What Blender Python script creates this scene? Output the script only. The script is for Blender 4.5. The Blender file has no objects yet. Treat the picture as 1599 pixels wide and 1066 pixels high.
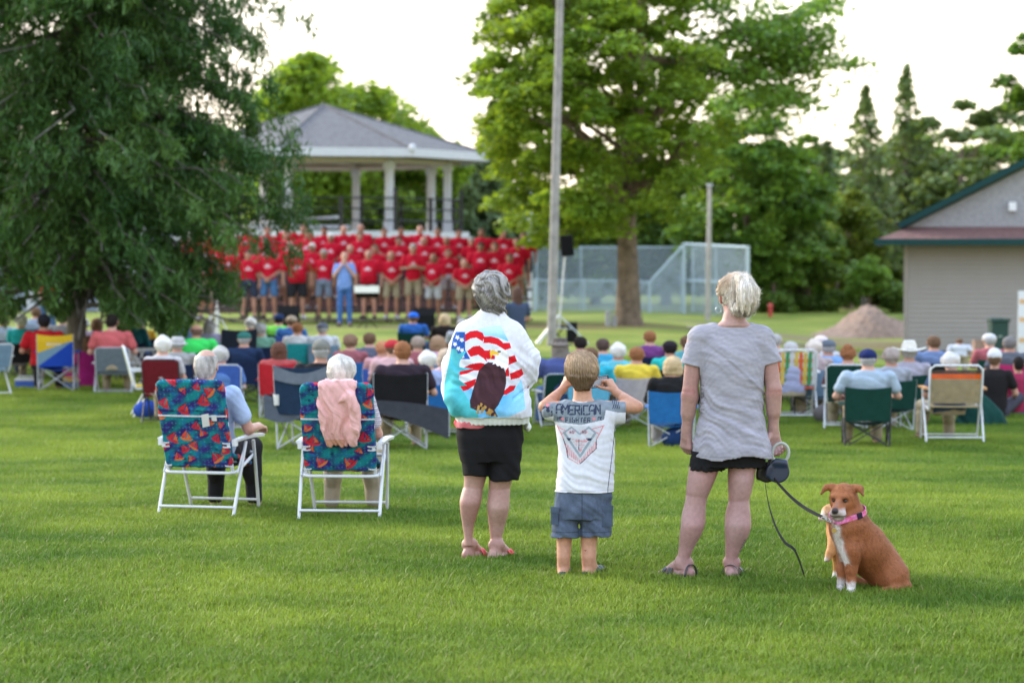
import bpy, bmesh, math, random
import numpy as np
from mathutils import Vector, Matrix
rnd = random.Random(7)
rng = np.random.default_rng(7)
SC = bpy.context.scene
COL = SC.collection
R = math.radians

# ------------------------------------------------------------ camera, sky, sun, exposure
CAM_H = 1.68
F_PX = 3775.0            # focal length in pixels of the 1599 px wide photograph
HOR = 405.0              # row of the horizon
PITCH = math.atan((533.0 - HOR) / F_PX)
cam = bpy.data.cameras.new("camera")
cam.lens = 85.0; cam.sensor_width = 36.0; cam.sensor_fit = 'HORIZONTAL'
cam.clip_start = 0.1; cam.clip_end = 3000
cam.dof.use_dof = True; cam.dof.focus_distance = 13.2; cam.dof.aperture_fstop = 2.9
camo = bpy.data.objects.new("camera", cam); COL.objects.link(camo)
camo.location = (0, 0, CAM_H)
camo.rotation_euler = (math.pi / 2 - PITCH, 0, 0)
SC.camera = camo
SC.view_settings.view_transform = 'Standard'; SC.view_settings.look = 'None'
SC.view_settings.gamma = 1; SC.view_settings.use_curve_mapping = False
SC.view_settings.exposure = 1.3
SC.cycles.max_bounces = 6; SC.cycles.transparent_max_bounces = 12
SC.cycles.use_denoising = True

SUN_EL, SUN_AZ = 24.0, -52.0     # azimuth from +Y (the stage) towards +X; the sun stands left of and behind the stage
world = bpy.data.worlds.new("World"); SC.world = world
world.use_nodes = True
wt = world.node_tree; wt.nodes.clear()
wo = wt.nodes.new('ShaderNodeOutputWorld'); bg = wt.nodes.new('ShaderNodeBackground')
sky = wt.nodes.new('ShaderNodeTexSky'); sky.sky_type = 'NISHITA'; sky.sun_disc = False
sky.sun_elevation = R(SUN_EL); sky.sun_rotation = R(SUN_AZ)
sky.air_density = 1.0; sky.dust_density = 4.0; sky.ozone_density = 1.0
# thin bright overcast veil over the clear sky
mixs = wt.nodes.new('ShaderNodeMix'); mixs.data_type = 'RGBA'
tc = wt.nodes.new('ShaderNodeTexCoord'); sep = wt.nodes.new('ShaderNodeSeparateXYZ')
rmp = wt.nodes.new('ShaderNodeValToRGB')
wt.links.new(tc.outputs['Generated'], sep.inputs[0]); wt.links.new(sep.outputs['Z'], rmp.inputs[0])
rmp.color_ramp.elements[0].position = 0.0; rmp.color_ramp.elements[0].color = (13.5, 11.4, 8.6, 1)
rmp.color_ramp.elements[1].position = 0.35; rmp.color_ramp.elements[1].color = (7.2, 8.8, 11.2, 1)
mixs.inputs[0].default_value = 0.8
wt.links.new(sky.outputs[0], mixs.inputs[6]); wt.links.new(rmp.outputs[0], mixs.inputs[7])
bg.inputs['Strength'].default_value = 0.105
wt.links.new(mixs.outputs[2], bg.inputs['Color']); wt.links.new(bg.outputs[0], wo.inputs['Surface'])
sun = bpy.data.lights.new("sun", 'SUN'); sun.energy = 2.1; sun.angle = R(11); sun.color = (1.0, 0.90, 0.74)
suno = bpy.data.objects.new("sun", sun); COL.objects.link(suno)
_sd = Vector((math.sin(R(SUN_AZ)) * math.cos(R(SUN_EL)), math.cos(R(SUN_AZ)) * math.cos(R(SUN_EL)), math.sin(R(SUN_EL))))
suno.rotation_euler = _sd.to_track_quat('Z', 'Y').to_euler()

# ------------------------------------------------------------ terrain and placing
def _sm(t):
    t = np.clip(t, 0, 1); return t * t * (3 - 2 * t)
def _ip(d, ks, vs):
    d = np.asarray(d, float); ks = np.array(ks, float); vs = np.array(vs, float)
    i = np.clip(np.searchsorted(ks, d, side='right') - 1, 0, len(ks) - 2)
    return vs[i] + (vs[i + 1] - vs[i]) * _sm((d - ks[i]) / (ks[i + 1] - ks[i]))
def terrain(x, y):
    x = np.asarray(x, float); y = np.asarray(y, float)
    a = _ip(y, [-60, 14, 26, 37, 58, 70, 95, 130, 2000], [0, 0, -.33, -.31, 0, 0, -.32, -.5, -.5])
    b = _ip(y, [-60, 14, 26, 37, 50, 66, 80, 96, 130, 2000], [0, 0, -.33, -.33, -.66, -.88, -.8, -.45, -.5, -.5])
    w = _sm((x - 3) / 8.0)
    near = 0.012 * np.sin(x * 1.7 + y * .9) + 0.010 * np.sin(x * .63 - y * 1.31 + 1)
    return a * (1 - w) + b * w + near
CP, SP = math.cos(PITCH), math.sin(PITCH)
def ray(px, py):
    u = (px - 799.5) / F_PX; v = (533.0 - py) / F_PX
    return np.array([u, CP + v * SP, -SP + v * CP])
def at(px, py, Y):
    r = ray(px, py); t = Y / r[1]
    return np.array([r[0] * t, Y, CAM_H + r[2] * t])
def on_ground(px, py):
    lo, hi = 5.0, 400.0
    r = ray(px, py)
    for _ in range(50):
        m = (lo + hi) / 2; t = m / r[1]
        z = CAM_H + r[2] * t
        if z > float(terrain(r[0] * t, m)): lo = m
        else: hi = m
    t = lo / r[1]
    return np.array([r[0] * t, lo, float(terrain(r[0] * t, lo))])
def gnd(px, Y):
    """point of the ground at depth Y under pixel column px"""
    x = (px - 799.5) / F_PX * Y
    return np.array([x, Y, float(terrain(x, Y))])
def zat(py, Y): return at(800, py, Y)[2]

# ------------------------------------------------------------ objects
def link(o, parent=None):
    COL.objects.link(o)
    if parent is not None: o.parent = parent
    return o
def tag(o, label=None, cat=None, group=None, kind=None):
    if label: o['label'] = label
    if cat: o['category'] = cat
    if group: o['group'] = group
    if kind: o['kind'] = kind
    return o
def empty(name, loc=(0, 0, 0), rz=0.0, label=None, cat=None, group=None):
    o = bpy.data.objects.new(name, None); COL.objects.link(o)
    o.empty_display_size = .1
    o.location = loc; o.rotation_euler = (0, 0, rz)
    return tag(o, label, cat, group)
def np_mesh(name, V, F, col=None, smooth=True, mats=(), midx=None):
    me = bpy.data.meshes.new(name)
    V = np.asarray(V, np.float32); F = np.asarray(F, np.int32)
    k = F.shape[1]
    me.vertices.add(len(V)); me.vertices.foreach_set('co', V.ravel())
    me.loops.add(F.size); me.loops.foreach_set('vertex_index', F.ravel())
    me.polygons.add(len(F)); me.polygons.foreach_set('loop_start', np.arange(0, F.size, k, dtype=np.int32))
    me.polygons.foreach_set('loop_total', np.full(len(F), k, np.int32))
    if smooth: me.polygons.foreach_set('use_smooth', np.ones(len(F), bool))
    if midx is not None: me.polygons.foreach_set('material_index', np.asarray(midx, np.int32))
    me.update(calc_edges=True)
    if col is not None:
        a = me.color_attributes.new('Col', 'FLOAT_COLOR', 'POINT')
        c = np.ones((len(V), 4), np.float32); c[:, :3] = col
        a.data.foreach_set('color', c.ravel())
    for m in mats: me.materials.append(m)
    return me
class MB:
    """collects boxes, tubes and sheets, then becomes ONE mesh object"""
    def __init__(s): s.v = []; s.f = []; s.m = []
    def add(s, vs, fs, mi=0):
        n = len(s.v); s.v += [tuple(map(float, v)) for v in vs]
        s.f += [tuple(i + n for i in f) for f in fs]; s.m += [mi] * len(fs); return s
    def box(s, c, d, rz=0, rot=None, mi=0):
        x, y, z = d[0] / 2, d[1] / 2, d[2] / 2
        vs = [Vector(q) for q in ((-x,-y,-z),(x,-y,-z),(x,y,-z),(-x,y,-z),(-x,-y,z),(x,-y,z),(x,y,z),(-x,y,z))]
        M = rot if rot is not None else Matrix.Rotation(rz, 3, 'Z')
        return s.add([M @ v + Vector(c) for v in vs], [(0,3,2,1),(4,5,6,7),(0,1,5,4),(1,2,6,5),(2,3,7,6),(3,0,4,7)], mi)
    def tube(s, pts, r, n=8, cap=True, mi=0, flat=1.0):
        pts = [Vector(p) for p in pts]; rs = r if isinstance(r, (list, tuple)) else [r] * len(pts)
        vs = []; fs = []; prev = None
        for i, p in enumerate(pts):
            t = (pts[min(i + 1, len(pts) - 1)] - pts[max(i - 1, 0)]).normalized()
            if prev is None:
                a = t.orthogonal().normalized() if abs(t.z) > .9 else t.cross(Vector((0, 0, 1))).normalized()
            else:
                a = (prev - t * prev.dot(t)); a = a.normalized() if a.length > 1e-6 else t.orthogonal().normalized()
            prev = a; b = t.cross(a)
            for k in range(n):
                w = 2 * math.pi * k / n
                vs.append(p + a * math.cos(w) * rs[i] + b * math.sin(w) * rs[i] * flat)
        for i in range(len(pts) - 1):
            for k in range(n):
                fs.append((i*n+k, i*n+(k+1) % n, (i+1)*n+(k+1) % n, (i+1)*n+k))
        if cap:
            fs.append(tuple(reversed(range(n)))); fs.append(tuple((len(pts)-1)*n+k for k in range(n)))
        return s.add(vs, fs, mi)
    def lathe(s, prof, c=(0, 0, 0), n=16, mi=0):
        vs = []; fs = []
        for (r, z) in prof:
            for k in range(n):
                w = 2*math.pi*k/n; vs.append((c[0]+r*math.cos(w), c[1]+r*math.sin(w), c[2]+z))
        for i in range(len(prof)-1):
            for k in range(n): fs.append((i*n+k, i*n+(k+1) % n, (i+1)*n+(k+1) % n, (i+1)*n+k))
        fs.append(tuple(reversed(range(n)))); fs.append(tuple((len(prof)-1)*n+k for k in range(n)))
        return s.add(vs, fs, mi)
    def sheet(s, fn, nu, nv, th=0.004, mi=0):
        """thick sheet of fn(u,v) -> (x,y,z)"""
        P = [[Vector(fn(i/nu, j/nv)) for j in range(nv+1)] for i in range(nu+1)]
        N = [[None]*(nv+1) for _ in range(nu+1)]
        for i in range(nu+1):
            for j in range(nv+1):
                a = P[min(i+1, nu)][j] - P[max(i-1, 0)][j]; b = P[i][min(j+1, nv)] - P[i][max(j-1, 0)]
                n = a.cross(b); N[i][j] = n.normalized() if n.length > 1e-9 else Vector((0, 0, 1))
        vs = []; idx = lambda i, j, k: (i*(nv+1)+j)*2+k
        for i in range(nu+1):
            for j in range(nv+1):
                vs += [P[i][j]+N[i][j]*th/2, P[i][j]-N[i][j]*th/2]
        fs = []
        for i in range(nu):
            for j in range(nv):
                fs.append((idx(i,j,0), idx(i+1,j,0), idx(i+1,j+1,0), idx(i,j+1,0)))
                fs.append((idx(i,j,1), idx(i,j+1,1), idx(i+1,j+1,1), idx(i+1,j,1)))
        for i in range(nu):
            fs.append((idx(i,0,0), idx(i,0,1), idx(i+1,0,1), idx(i+1,0,0)))
            fs.append((idx(i,nv,0), idx(i+1,nv,0), idx(i+1,nv,1), idx(i,nv,1)))
        for j in range(nv):
            fs.append((idx(0,j,0), idx(0,j+1,0), idx(0,j+1,1), idx(0,j,1)))
            fs.append((idx(nu,j,0), idx(nu,j,1), idx(nu,j+1,1), idx(nu,j+1,0)))
        return s.add(vs, fs, mi)
    def mesh(s, name, mats, smooth=False, bevel=0, colfn=None):
        me = bpy.data.meshes.new(name)
        me.from_pydata(s.v, [], s.f)
        for p, m in zip(me.polygons, s.m): p.material_index = m; p.use_smooth = smooth
        me.update()
        for m in (mats if isinstance(mats, (list, tuple)) else [mats]): me.materials.append(m)
        if smooth:
            try: me.set_sharp_from_angle(angle=R(50))
            except Exception: pass
        return me
    def build(s, name, mats, parent=None, smooth=False, bevel=0, loc=None, rz=None):
        o = bpy.data.objects.new(name, s.mesh(name, mats, smooth)); link(o, parent)
        if bevel:
            b = o.modifiers.new('b', 'BEVEL'); b.width = bevel; b.segments = 2; b.limit_method = 'ANGLE'
        if loc is not None: o.location = loc
        if rz is not None: o.rotation_euler = (0, 0, rz)
        return o
def copy_tree(o, parent=None):
    c = o.copy(); COL.objects.link(c); c.parent = parent
    for ch in list(o.children): copy_tree(ch, c)
    return c

def in_poly(P, poly):
    x, y = P[:, 0], P[:, 1]; c = np.zeros(len(P), bool); n = len(poly)
    for i in range(n):
        x1, y1 = poly[i]; x2, y2 = poly[(i+1) % n]
        m = ((y1 > y) != (y2 > y)) & (x < (x2-x1)*(y-y1)/((y2-y1) or 1e-9)+x1); c ^= m
    return c
# ------------------------------------------------------------ materials
MATS = {}
def nodes(name):
    m = bpy.data.materials.new(name); m.use_nodes = True
    nt = m.node_tree; b = nt.nodes['Principled BSDF']
    return m, nt, b, nt.nodes.new, nt.links.new
def mat(name, color, rough=.6, var=.18, scale=8, bump=0, bscale=120, metal=0, spec=.4, trans=0, bdist=.002, detail=4, sheen=0, coord='Object', attr=False, hue=None):
    """principled colour broken by noise, optional bump, optional vertex-painted base"""
    if name in MATS: return MATS[name]
    m, nt, b, N, L = nodes(name)
    tcn = N('ShaderNodeTexCoord')
    no = N('ShaderNodeTexNoise'); no.inputs['Scale'].default_value = scale; no.inputs['Detail'].default_value = detail
    L(tcn.outputs[coord], no.inputs['Vector'])
    mr = N('ShaderNodeMapRange'); mr.inputs[1].default_value = .3; mr.inputs[2].default_value = .7
    mr.inputs[3].default_value = 1 - var; mr.inputs[4].default_value = 1 + var
    L(no.outputs['Fac'], mr.inputs[0])
    mx = N('ShaderNodeVectorMath'); mx.operation = 'SCALE'; L(mr.outputs[0], mx.inputs['Scale'])
    if attr:
        at_ = N('ShaderNodeAttribute'); at_.attribute_name = 'Col'; L(at_.outputs['Color'], mx.inputs[0])
    elif hue is not None:
        mc = N('ShaderNodeMix'); mc.data_type = 'RGBA'; mc.inputs[6].default_value = (*color, 1); mc.inputs[7].default_value = (*hue, 1)
        n2 = N('ShaderNodeTexNoise'); n2.inputs['Scale'].default_value = scale * .37; L(tcn.outputs[coord], n2.inputs['Vector'])
        m2 = N('ShaderNodeMapRange'); m2.inputs[1].default_value = .4; m2.inputs[2].default_value = .6; L(n2.outputs['Fac'], m2.inputs[0])
        L(m2.outputs[0], mc.inputs[0]); L(mc.outputs[2], mx.inputs[0])
    else:
        rgb = N('ShaderNodeRGB'); rgb.outputs[0].default_value = (*color, 1); L(rgb.outputs[0], mx.inputs[0])
    L(mx.outputs[0], b.inputs['Base Color'])
    b.inputs['Roughness'].default_value = rough; b.inputs['Metallic'].default_value = metal
    b.inputs['Specular IOR Level'].default_value = spec
    if sheen: b.inputs['Sheen Weight'].default_value = sheen
    if bump:
        nb = N('ShaderNodeTexNoise'); nb.inputs['Scale'].default_value = bscale; nb.inputs['Detail'].default_value = 3
        L(tcn.outputs[coord], nb.inputs['Vector'])
        bp = N('ShaderNodeBump'); bp.inputs['Strength'].default_value = bump; bp.inputs['Distance'].default_value = bdist
        L(nb.outputs['Fac'], bp.inputs['Height']); L(bp.outputs[0], b.inputs['Normal'])
    if trans:
        tr = N('ShaderNodeBsdfTranslucent'); L(mx.outputs[0], tr.inputs['Color'])
        ms = N('ShaderNodeMixShader'); ms.inputs[0].default_value = trans
        out = nt.nodes['Material Output']
        L(b.outputs[0], ms.inputs[1]); L(tr.outputs[0], ms.inputs[2]); L(ms.outputs[0], out.inputs['Surface'])
    MATS[name] = m
    return m
def cloth(name, c, var=.12): return mat('cloth_' + name, c, .9, var, 14, .5, 260, spec=.15, bdist=.0015)
def metal(name, c, rough=.35, m=.9): return mat('metal_' + name, c, rough, .08, 20, metal=m)
def plastic(name, c, rough=.4): return mat('plastic_' + name, c, rough, .05, 10)
def leafmat(name, c1, c2, trans=.35, scale=.9, rough=.55):
    """foliage: two greens in large clumps, each leaf a shade of its own, lets light through"""
    m, nt, b, N, L = nodes('leaf_' + name)
    tcn = N('ShaderNodeTexCoord'); n1 = N('ShaderNodeTexNoise'); n1.inputs['Scale'].default_value = scale; n1.inputs['Detail'].default_value = 3
    L(tcn.outputs['Object'], n1.inputs['Vector'])
    at_ = N('ShaderNodeAttribute'); at_.attribute_name = 'shade'
    mr = N('ShaderNodeMapRange'); mr.inputs[1].default_value = .35; mr.inputs[2].default_value = .65; L(n1.outputs['Fac'], mr.inputs[0])
    mc = N('ShaderNodeMix'); mc.data_type = 'RGBA'; mc.inputs[6].default_value = (*c1, 1); mc.inputs[7].default_value = (*c2, 1)
    L(mr.outputs[0], mc.inputs[0])
    m2 = N('ShaderNodeMapRange'); m2.inputs[3].default_value = .6; m2.inputs[4].default_value = 1.45; L(at_.outputs['Fac'], m2.inputs[0])
    sc = N('ShaderNodeVectorMath'); sc.operation = 'SCALE'; L(mc.outputs[2], sc.inputs[0]); L(m2.outputs[0], sc.inputs['Scale'])
    L(sc.outputs[0], b.inputs['Base Color']); b.inputs['Roughness'].default_value = rough; b.inputs['Specular IOR Level'].default_value = .3
    tr = N('ShaderNodeBsdfTranslucent')
    tv = N('ShaderNodeMix'); tv.data_type = 'RGBA'; tv.blend_type = 'MULTIPLY'; tv.inputs[0].default_value = 1; tv.inputs[7].default_value = (1.5, 1.35, .6, 1)
    L(sc.outputs[0], tv.inputs[6]); L(tv.outputs[2], tr.inputs['Color'])
    ms = N('ShaderNodeMixShader'); ms.inputs[0].default_value = trans
    L(b.outputs[0], ms.inputs[1]); L(tr.outputs[0], ms.inputs[2]); L(ms.outputs[0], nt.nodes['Material Output'].inputs['Surface'])
    return m
# ============================================================ ground
def lawn_material(name, near=True):
    m, nt, b, N, L = nodes(name)
    g = N('ShaderNodeNewGeometry')
    n1 = N('ShaderNodeTexNoise'); n1.inputs['Scale'].default_value = .35; n1.inputs['Detail'].default_value = 5; L(g.outputs['Position'], n1.inputs['Vector'])
    n2 = N('ShaderNodeTexNoise'); n2.inputs['Scale'].default_value = 9; n2.inputs['Detail'].default_value = 6; L(g.outputs['Position'], n2.inputs['Vector'])
    r = N('ShaderNodeValToRGB'); e = r.color_ramp.elements
    e[0].position = .36; e[0].color = (.115, .165, .028, 1); e[1].position = .62; e[1].color = (.225, .250, .055, 1)  # turf lighter and yellower overall: sunlight on the far field put into the colour
    L(n1.outputs['Fac'], r.inputs[0])
    mr = N('ShaderNodeMapRange'); mr.inputs[3].default_value = .72; mr.inputs[4].default_value = 1.28; L(n2.outputs['Fac'], mr.inputs[0])
    sc = N('ShaderNodeVectorMath'); sc.operation = 'SCALE'; L(r.outputs[0], sc.inputs[0]); L(mr.outputs[0], sc.inputs['Scale'])
    # dry and bare patches: worn ground in front of the stage and by the shed
    sx = N('ShaderNodeSeparateXYZ'); L(g.outputs['Position'], sx.inputs[0])
    def spot(cx, cy, rx, ry):
        a = N('ShaderNodeMath'); a.operation = 'MULTIPLY_ADD'; a.inputs[1].default_value = 1/rx; a.inputs[2].default_value = -cx/rx; L(sx.outputs[0], a.inputs[0])
        c = N('ShaderNodeMath'); c.operation = 'MULTIPLY_ADD'; c.inputs[1].default_value = 1/ry; c.inputs[2].default_value = -cy/ry; L(sx.outputs[1], c.inputs[0])
        a2 = N('ShaderNodeMath'); a2.operation = 'MULTIPLY'; L(a.outputs[0], a2.inputs[0]); L(a.outputs[0], a2.inputs[1])
        c2 = N('ShaderNodeMath'); c2.operation = 'MULTIPLY_ADD'; L(c.outputs[0], c2.inputs[0]); L(c.outputs[0], c2.inputs[1]); L(a2.outputs[0], c2.inputs[2])
        d = N('ShaderNodeMath'); d.operation = 'MULTIPLY_ADD'; L(n1.outputs['Fac'], d.inputs[0]); d.inputs[1].default_value = -1.6; L(c2.outputs[0], d.inputs[2])
        o = N('ShaderNodeMapRange'); o.inputs[1].default_value = .3; o.inputs[2].default_value = -.1; L(d.outputs[0], o.inputs[0]); return o
    cur = sc.outputs[0]
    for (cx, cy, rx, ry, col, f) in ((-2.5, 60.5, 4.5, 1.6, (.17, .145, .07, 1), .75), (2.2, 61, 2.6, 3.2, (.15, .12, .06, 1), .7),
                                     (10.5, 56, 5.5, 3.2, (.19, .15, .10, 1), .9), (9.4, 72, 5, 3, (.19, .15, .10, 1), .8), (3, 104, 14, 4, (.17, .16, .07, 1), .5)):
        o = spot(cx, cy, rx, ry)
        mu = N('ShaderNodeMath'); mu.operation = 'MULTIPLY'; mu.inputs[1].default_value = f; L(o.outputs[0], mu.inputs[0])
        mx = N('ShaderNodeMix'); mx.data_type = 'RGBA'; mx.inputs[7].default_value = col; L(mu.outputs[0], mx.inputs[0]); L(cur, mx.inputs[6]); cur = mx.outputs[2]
    L(cur, b.inputs['Base Color']); b.inputs['Roughness'].default_value = .9; b.inputs['Specular IOR Level'].default_value = .1
    bp = N('ShaderNodeBump'); bp.inputs['Strength'].default_value = .8; bp.inputs['Distance'].default_value = .05
    n3 = N('ShaderNodeTexNoise'); n3.inputs['Scale'].default_value = 25; L(g.outputs['Position'], n3.inputs['Vector'])
    L(n3.outputs['Fac'], bp.inputs['Height']); L(bp.outputs[0], b.inputs['Normal'])
    return m
def build_ground():
    ys = np.concatenate([np.linspace(-12, 40, 105), np.linspace(40.5, 140, 130), np.geomspace(142, 1500, 20)])
    xs = np.concatenate([-np.geomspace(1200, 31, 14), np.linspace(-30, 30, 121), np.geomspace(31, 1200, 14)])
    X, Y = np.meshgrid(xs, ys); Z = terrain(X, Y)
    V = np.stack([X.ravel(), Y.ravel(), Z.ravel()], 1); nx = len(xs)
    i, j = np.meshgrid(np.arange(len(ys)-1), np.arange(nx-1), indexing='ij')
    a = (i*nx+j).ravel(); F = np.stack([a, a+1, a+nx+1, a+nx], 1)
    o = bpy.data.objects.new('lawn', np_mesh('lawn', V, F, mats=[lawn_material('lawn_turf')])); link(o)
    tag(o, kind='structure')
build_ground()

def build_grass():
    """blades of the near lawn: four tufted patches of blades in one mesh, repeated over the points of the same mesh"""
    PS = .55; VV = []; FF = []; var = []; shade = []; off = 0
    for k in range(4):
        n = 2100
        r = np.random.default_rng(100 + k)
        x = r.uniform(-PS/2, PS/2, n); y = r.uniform(-PS/2, PS/2, n)
        cl = r.uniform(-PS/2, PS/2, (26, 2)); pick = r.integers(0, 26, n); fr = r.random(n) < .55
        x = np.where(fr, cl[pick, 0] + r.normal(0, .022, n), x); y = np.where(fr, cl[pick, 1] + r.normal(0, .022, n), y)
        h = np.clip(r.normal(.029, .009, n), .012, .065) * np.where(r.random(n) < .03, 1.5, 1)
        w = r.uniform(.0015, .0030, n); az = r.uniform(0, 2*np.pi, n); lean = r.uniform(.1, 1.0, n) * h
        dx, dy = np.cos(az), np.sin(az); tx, ty = -dy * w, dx * w
        P = np.zeros((n, 5, 3))
        P[:, 0] = np.stack([x-tx, y-ty, np.full(n, -.008)], 1); P[:, 1] = np.stack([x+tx, y+ty, np.full(n, -.008)], 1)
        P[:, 2] = np.stack([x+tx*.8+dx*lean*.35, y+ty*.8+dy*lean*.35, h*.62], 1); P[:, 3] = np.stack([x-tx*.8+dx*lean*.35, y-ty*.8+dy*lean*.35, h*.62], 1)
        P[:, 4] = np.stack([x+dx*lean, y+dy*lean, h], 1)
        b = off + np.arange(n)*5
        FF.append(np.stack([b, b+1, b+2], 1)); FF.append(np.stack([b, b+2, b+3], 1)); FF.append(np.stack([b+3, b+2, b+4], 1))
        VV.append(P.reshape(-1, 3)); var.append(np.full(n*5, k)); shade.append(np.repeat(np.clip(r.normal(.5, .22, n), 0, 1), 5)); off += n*5
    pts = []; prs = []
    y = 7.2
    while y < 46:
        hw = y * .235 + 1.0; step = PS * (.50 if y < 24 else .62 if y < 34 else .9)
        x = -hw
        while x < hw:
            jx, jy = x + rnd.uniform(-.12, .12), y + rnd.uniform(-.12, .12)
            bare = max(0, 1 - abs((jx - 10.5) / 5.5) ** 2 - abs((jy - 56) / 3.2) ** 2)
            if bare <= .25: pts.append((jx, jy, float(terrain(jx, jy)))); prs.append((rnd.uniform(0, 6.283), rnd.uniform(.8, 1.2) * (1 if y < 34 else 1.25), rnd.randrange(4)))
            x += step
        y += step
    npn = len(pts)
    VV.append(np.array(pts)); V = np.concatenate(VV); F = np.concatenate(FF)
    me = np_mesh('grass', V, F, smooth=False)
    def attr(nm, ty, arr):
        a = me.attributes.new(nm, ty, 'POINT'); a.data.foreach_set('value', arr)
    kind = np.concatenate(var + [np.full(npn, 9)]).astype(np.int32)
    attr('kindn', 'INT', kind)
    prs = np.array(prs)
    attr('rot', 'FLOAT', np.concatenate([np.zeros(off), prs[:, 0]]).astype(np.float32))
    attr('scl', 'FLOAT', np.concatenate([np.zeros(off), prs[:, 1]]).astype(np.float32))
    attr('pick', 'INT', np.concatenate([np.zeros(off), prs[:, 2]]).astype(np.int32))
    attr('shade', 'FLOAT', np.concatenate(shade + [np.zeros(npn)]).astype(np.float32))
    m, nt, b, N, L = nodes('grass_blades')
    g = N('ShaderNodeNewGeometry'); n1 = N('ShaderNodeTexNoise'); n1.inputs['Scale'].default_value = 1.1; n1.inputs['Detail'].default_value = 5; L(g.outputs['Position'], n1.inputs['Vector'])
    n2 = N('ShaderNodeTexNoise'); n2.inputs['Scale'].default_value = .32; L(g.outputs['Position'], n2.inputs['Vector'])
    r = N('ShaderNodeValToRGB'); e = r.color_ramp.elements
    e[0].position = .38; e[0].color = (.085, .170, .016, 1); e[1].position = .62; e[1].color = (.245, .325, .036, 1)
    mm = N('ShaderNodeMath'); mm.operation = 'ADD'; L(n1.outputs['Fac'], mm.inputs[0]); L(n2.outputs['Fac'], mm.inputs[1])
    mh = N('ShaderNodeMath'); mh.operation = 'MULTIPLY'; mh.inputs[1].default_value = .5; L(mm.outputs[0], mh.inputs[0]); L(mh.outputs[0], r.inputs[0])
    at_ = N('ShaderNodeAttribute'); at_.attribute_name = 'shade'
    mr = N('ShaderNodeMapRange'); mr.inputs[3].default_value = .62; mr.inputs[4].default_value = 1.4; L(at_.outputs['Fac'], mr.inputs[0])
    sc = N('ShaderNodeVectorMath'); sc.operation = 'SCALE'; L(r.outputs[0], sc.inputs[0]); L(mr.outputs[0], sc.inputs['Scale'])
    dm = N('ShaderNodeMath'); dm.operation = 'GREATER_THAN'; dm.inputs[1].default_value = .955; L(at_.outputs['Fac'], dm.inputs[0])
    dd = N('ShaderNodeMix'); dd.data_type = 'RGBA'; dd.inputs[7].default_value = (.30, .26, .12, 1); L(dm.outputs[0], dd.inputs[0]); L(sc.outputs[0], dd.inputs[6])
    L(dd.outputs[2], b.inputs['Base Color']); b.inputs['Roughness'].default_value = .55; b.inputs['Specular IOR Level'].default_value = .25
    tr = N('ShaderNodeBsdfTranslucent'); L(dd.outputs[2], tr.inputs['Color']); ms = N('ShaderNodeMixShader'); ms.inputs[0].default_value = .35
    L(b.outputs[0], ms.inputs[1]); L(tr.outputs[0], ms.inputs[2]); L(ms.outputs[0], nt.nodes['Material Output'].inputs['Surface'])
    me.materials.append(m)
    o = bpy.data.objects.new('grass', me); link(o)
    tag(o, 'short green mown grass blades covering the park lawn', 'grass', kind='stuff')
    ng = bpy.data.node_groups.new('grass_spread', 'GeometryNodeTree')
    ng.interface.new_socket('Geometry', in_out='INPUT', socket_type='NodeSocketGeometry')
    ng.interface.new_socket('Geometry', in_out='OUTPUT', socket_type='NodeSocketGeometry')
    N = ng.nodes.new; L = ng.links.new
    gi = N('NodeGroupInput'); go = N('NodeGroupOutput')
    def named(nm, ty):
        a = N('GeometryNodeInputNamedAttribute'); a.data_type = ty; a.inputs['Name'].default_value = nm; return a.outputs['Attribute']
    kd = named('kindn', 'INT')
    def cmp(v):
        c = N('FunctionNodeCompare'); c.data_type = 'INT'; c.operation = 'EQUAL'; L(kd, c.inputs[2]); c.inputs[3].default_value = v; return c.outputs['Result']
    g2i = N('GeometryNodeGeometryToInstance')
    for k in (3, 2, 1, 0):
        s = N('GeometryNodeSeparateGeometry'); s.domain = 'POINT'; L(gi.outputs[0], s.inputs['Geometry']); L(cmp(k), s.inputs['Selection'])
        L(s.outputs['Selection'], g2i.inputs[0])
    s = N('GeometryNodeSeparateGeometry'); s.domain = 'POINT'; L(gi.outputs[0], s.inputs['Geometry']); L(cmp(9), s.inputs['Selection'])
    mp = N('GeometryNodeMeshToPoints'); L(s.outputs['Selection'], mp.inputs['Mesh'])
    ip = N('GeometryNodeInstanceOnPoints'); L(mp.outputs[0], ip.inputs['Points']); L(g2i.outputs[0], ip.inputs['Instance'])
    ip.inputs['Pick Instance'].default_value = True; L(named('pick', 'INT'), ip.inputs['Instance Index'])
    cx = N('ShaderNodeCombineXYZ'); L(named('rot', 'FLOAT'), cx.inputs['Z']); L(cx.outputs[0], ip.inputs['Rotation']); L(named('scl', 'FLOAT'), ip.inputs['Scale'])
    L(ip.outputs[0], go.inputs[0])
    md = o.modifiers.new('spread', 'NODES'); md.node_group = ng
build_grass()

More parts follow.
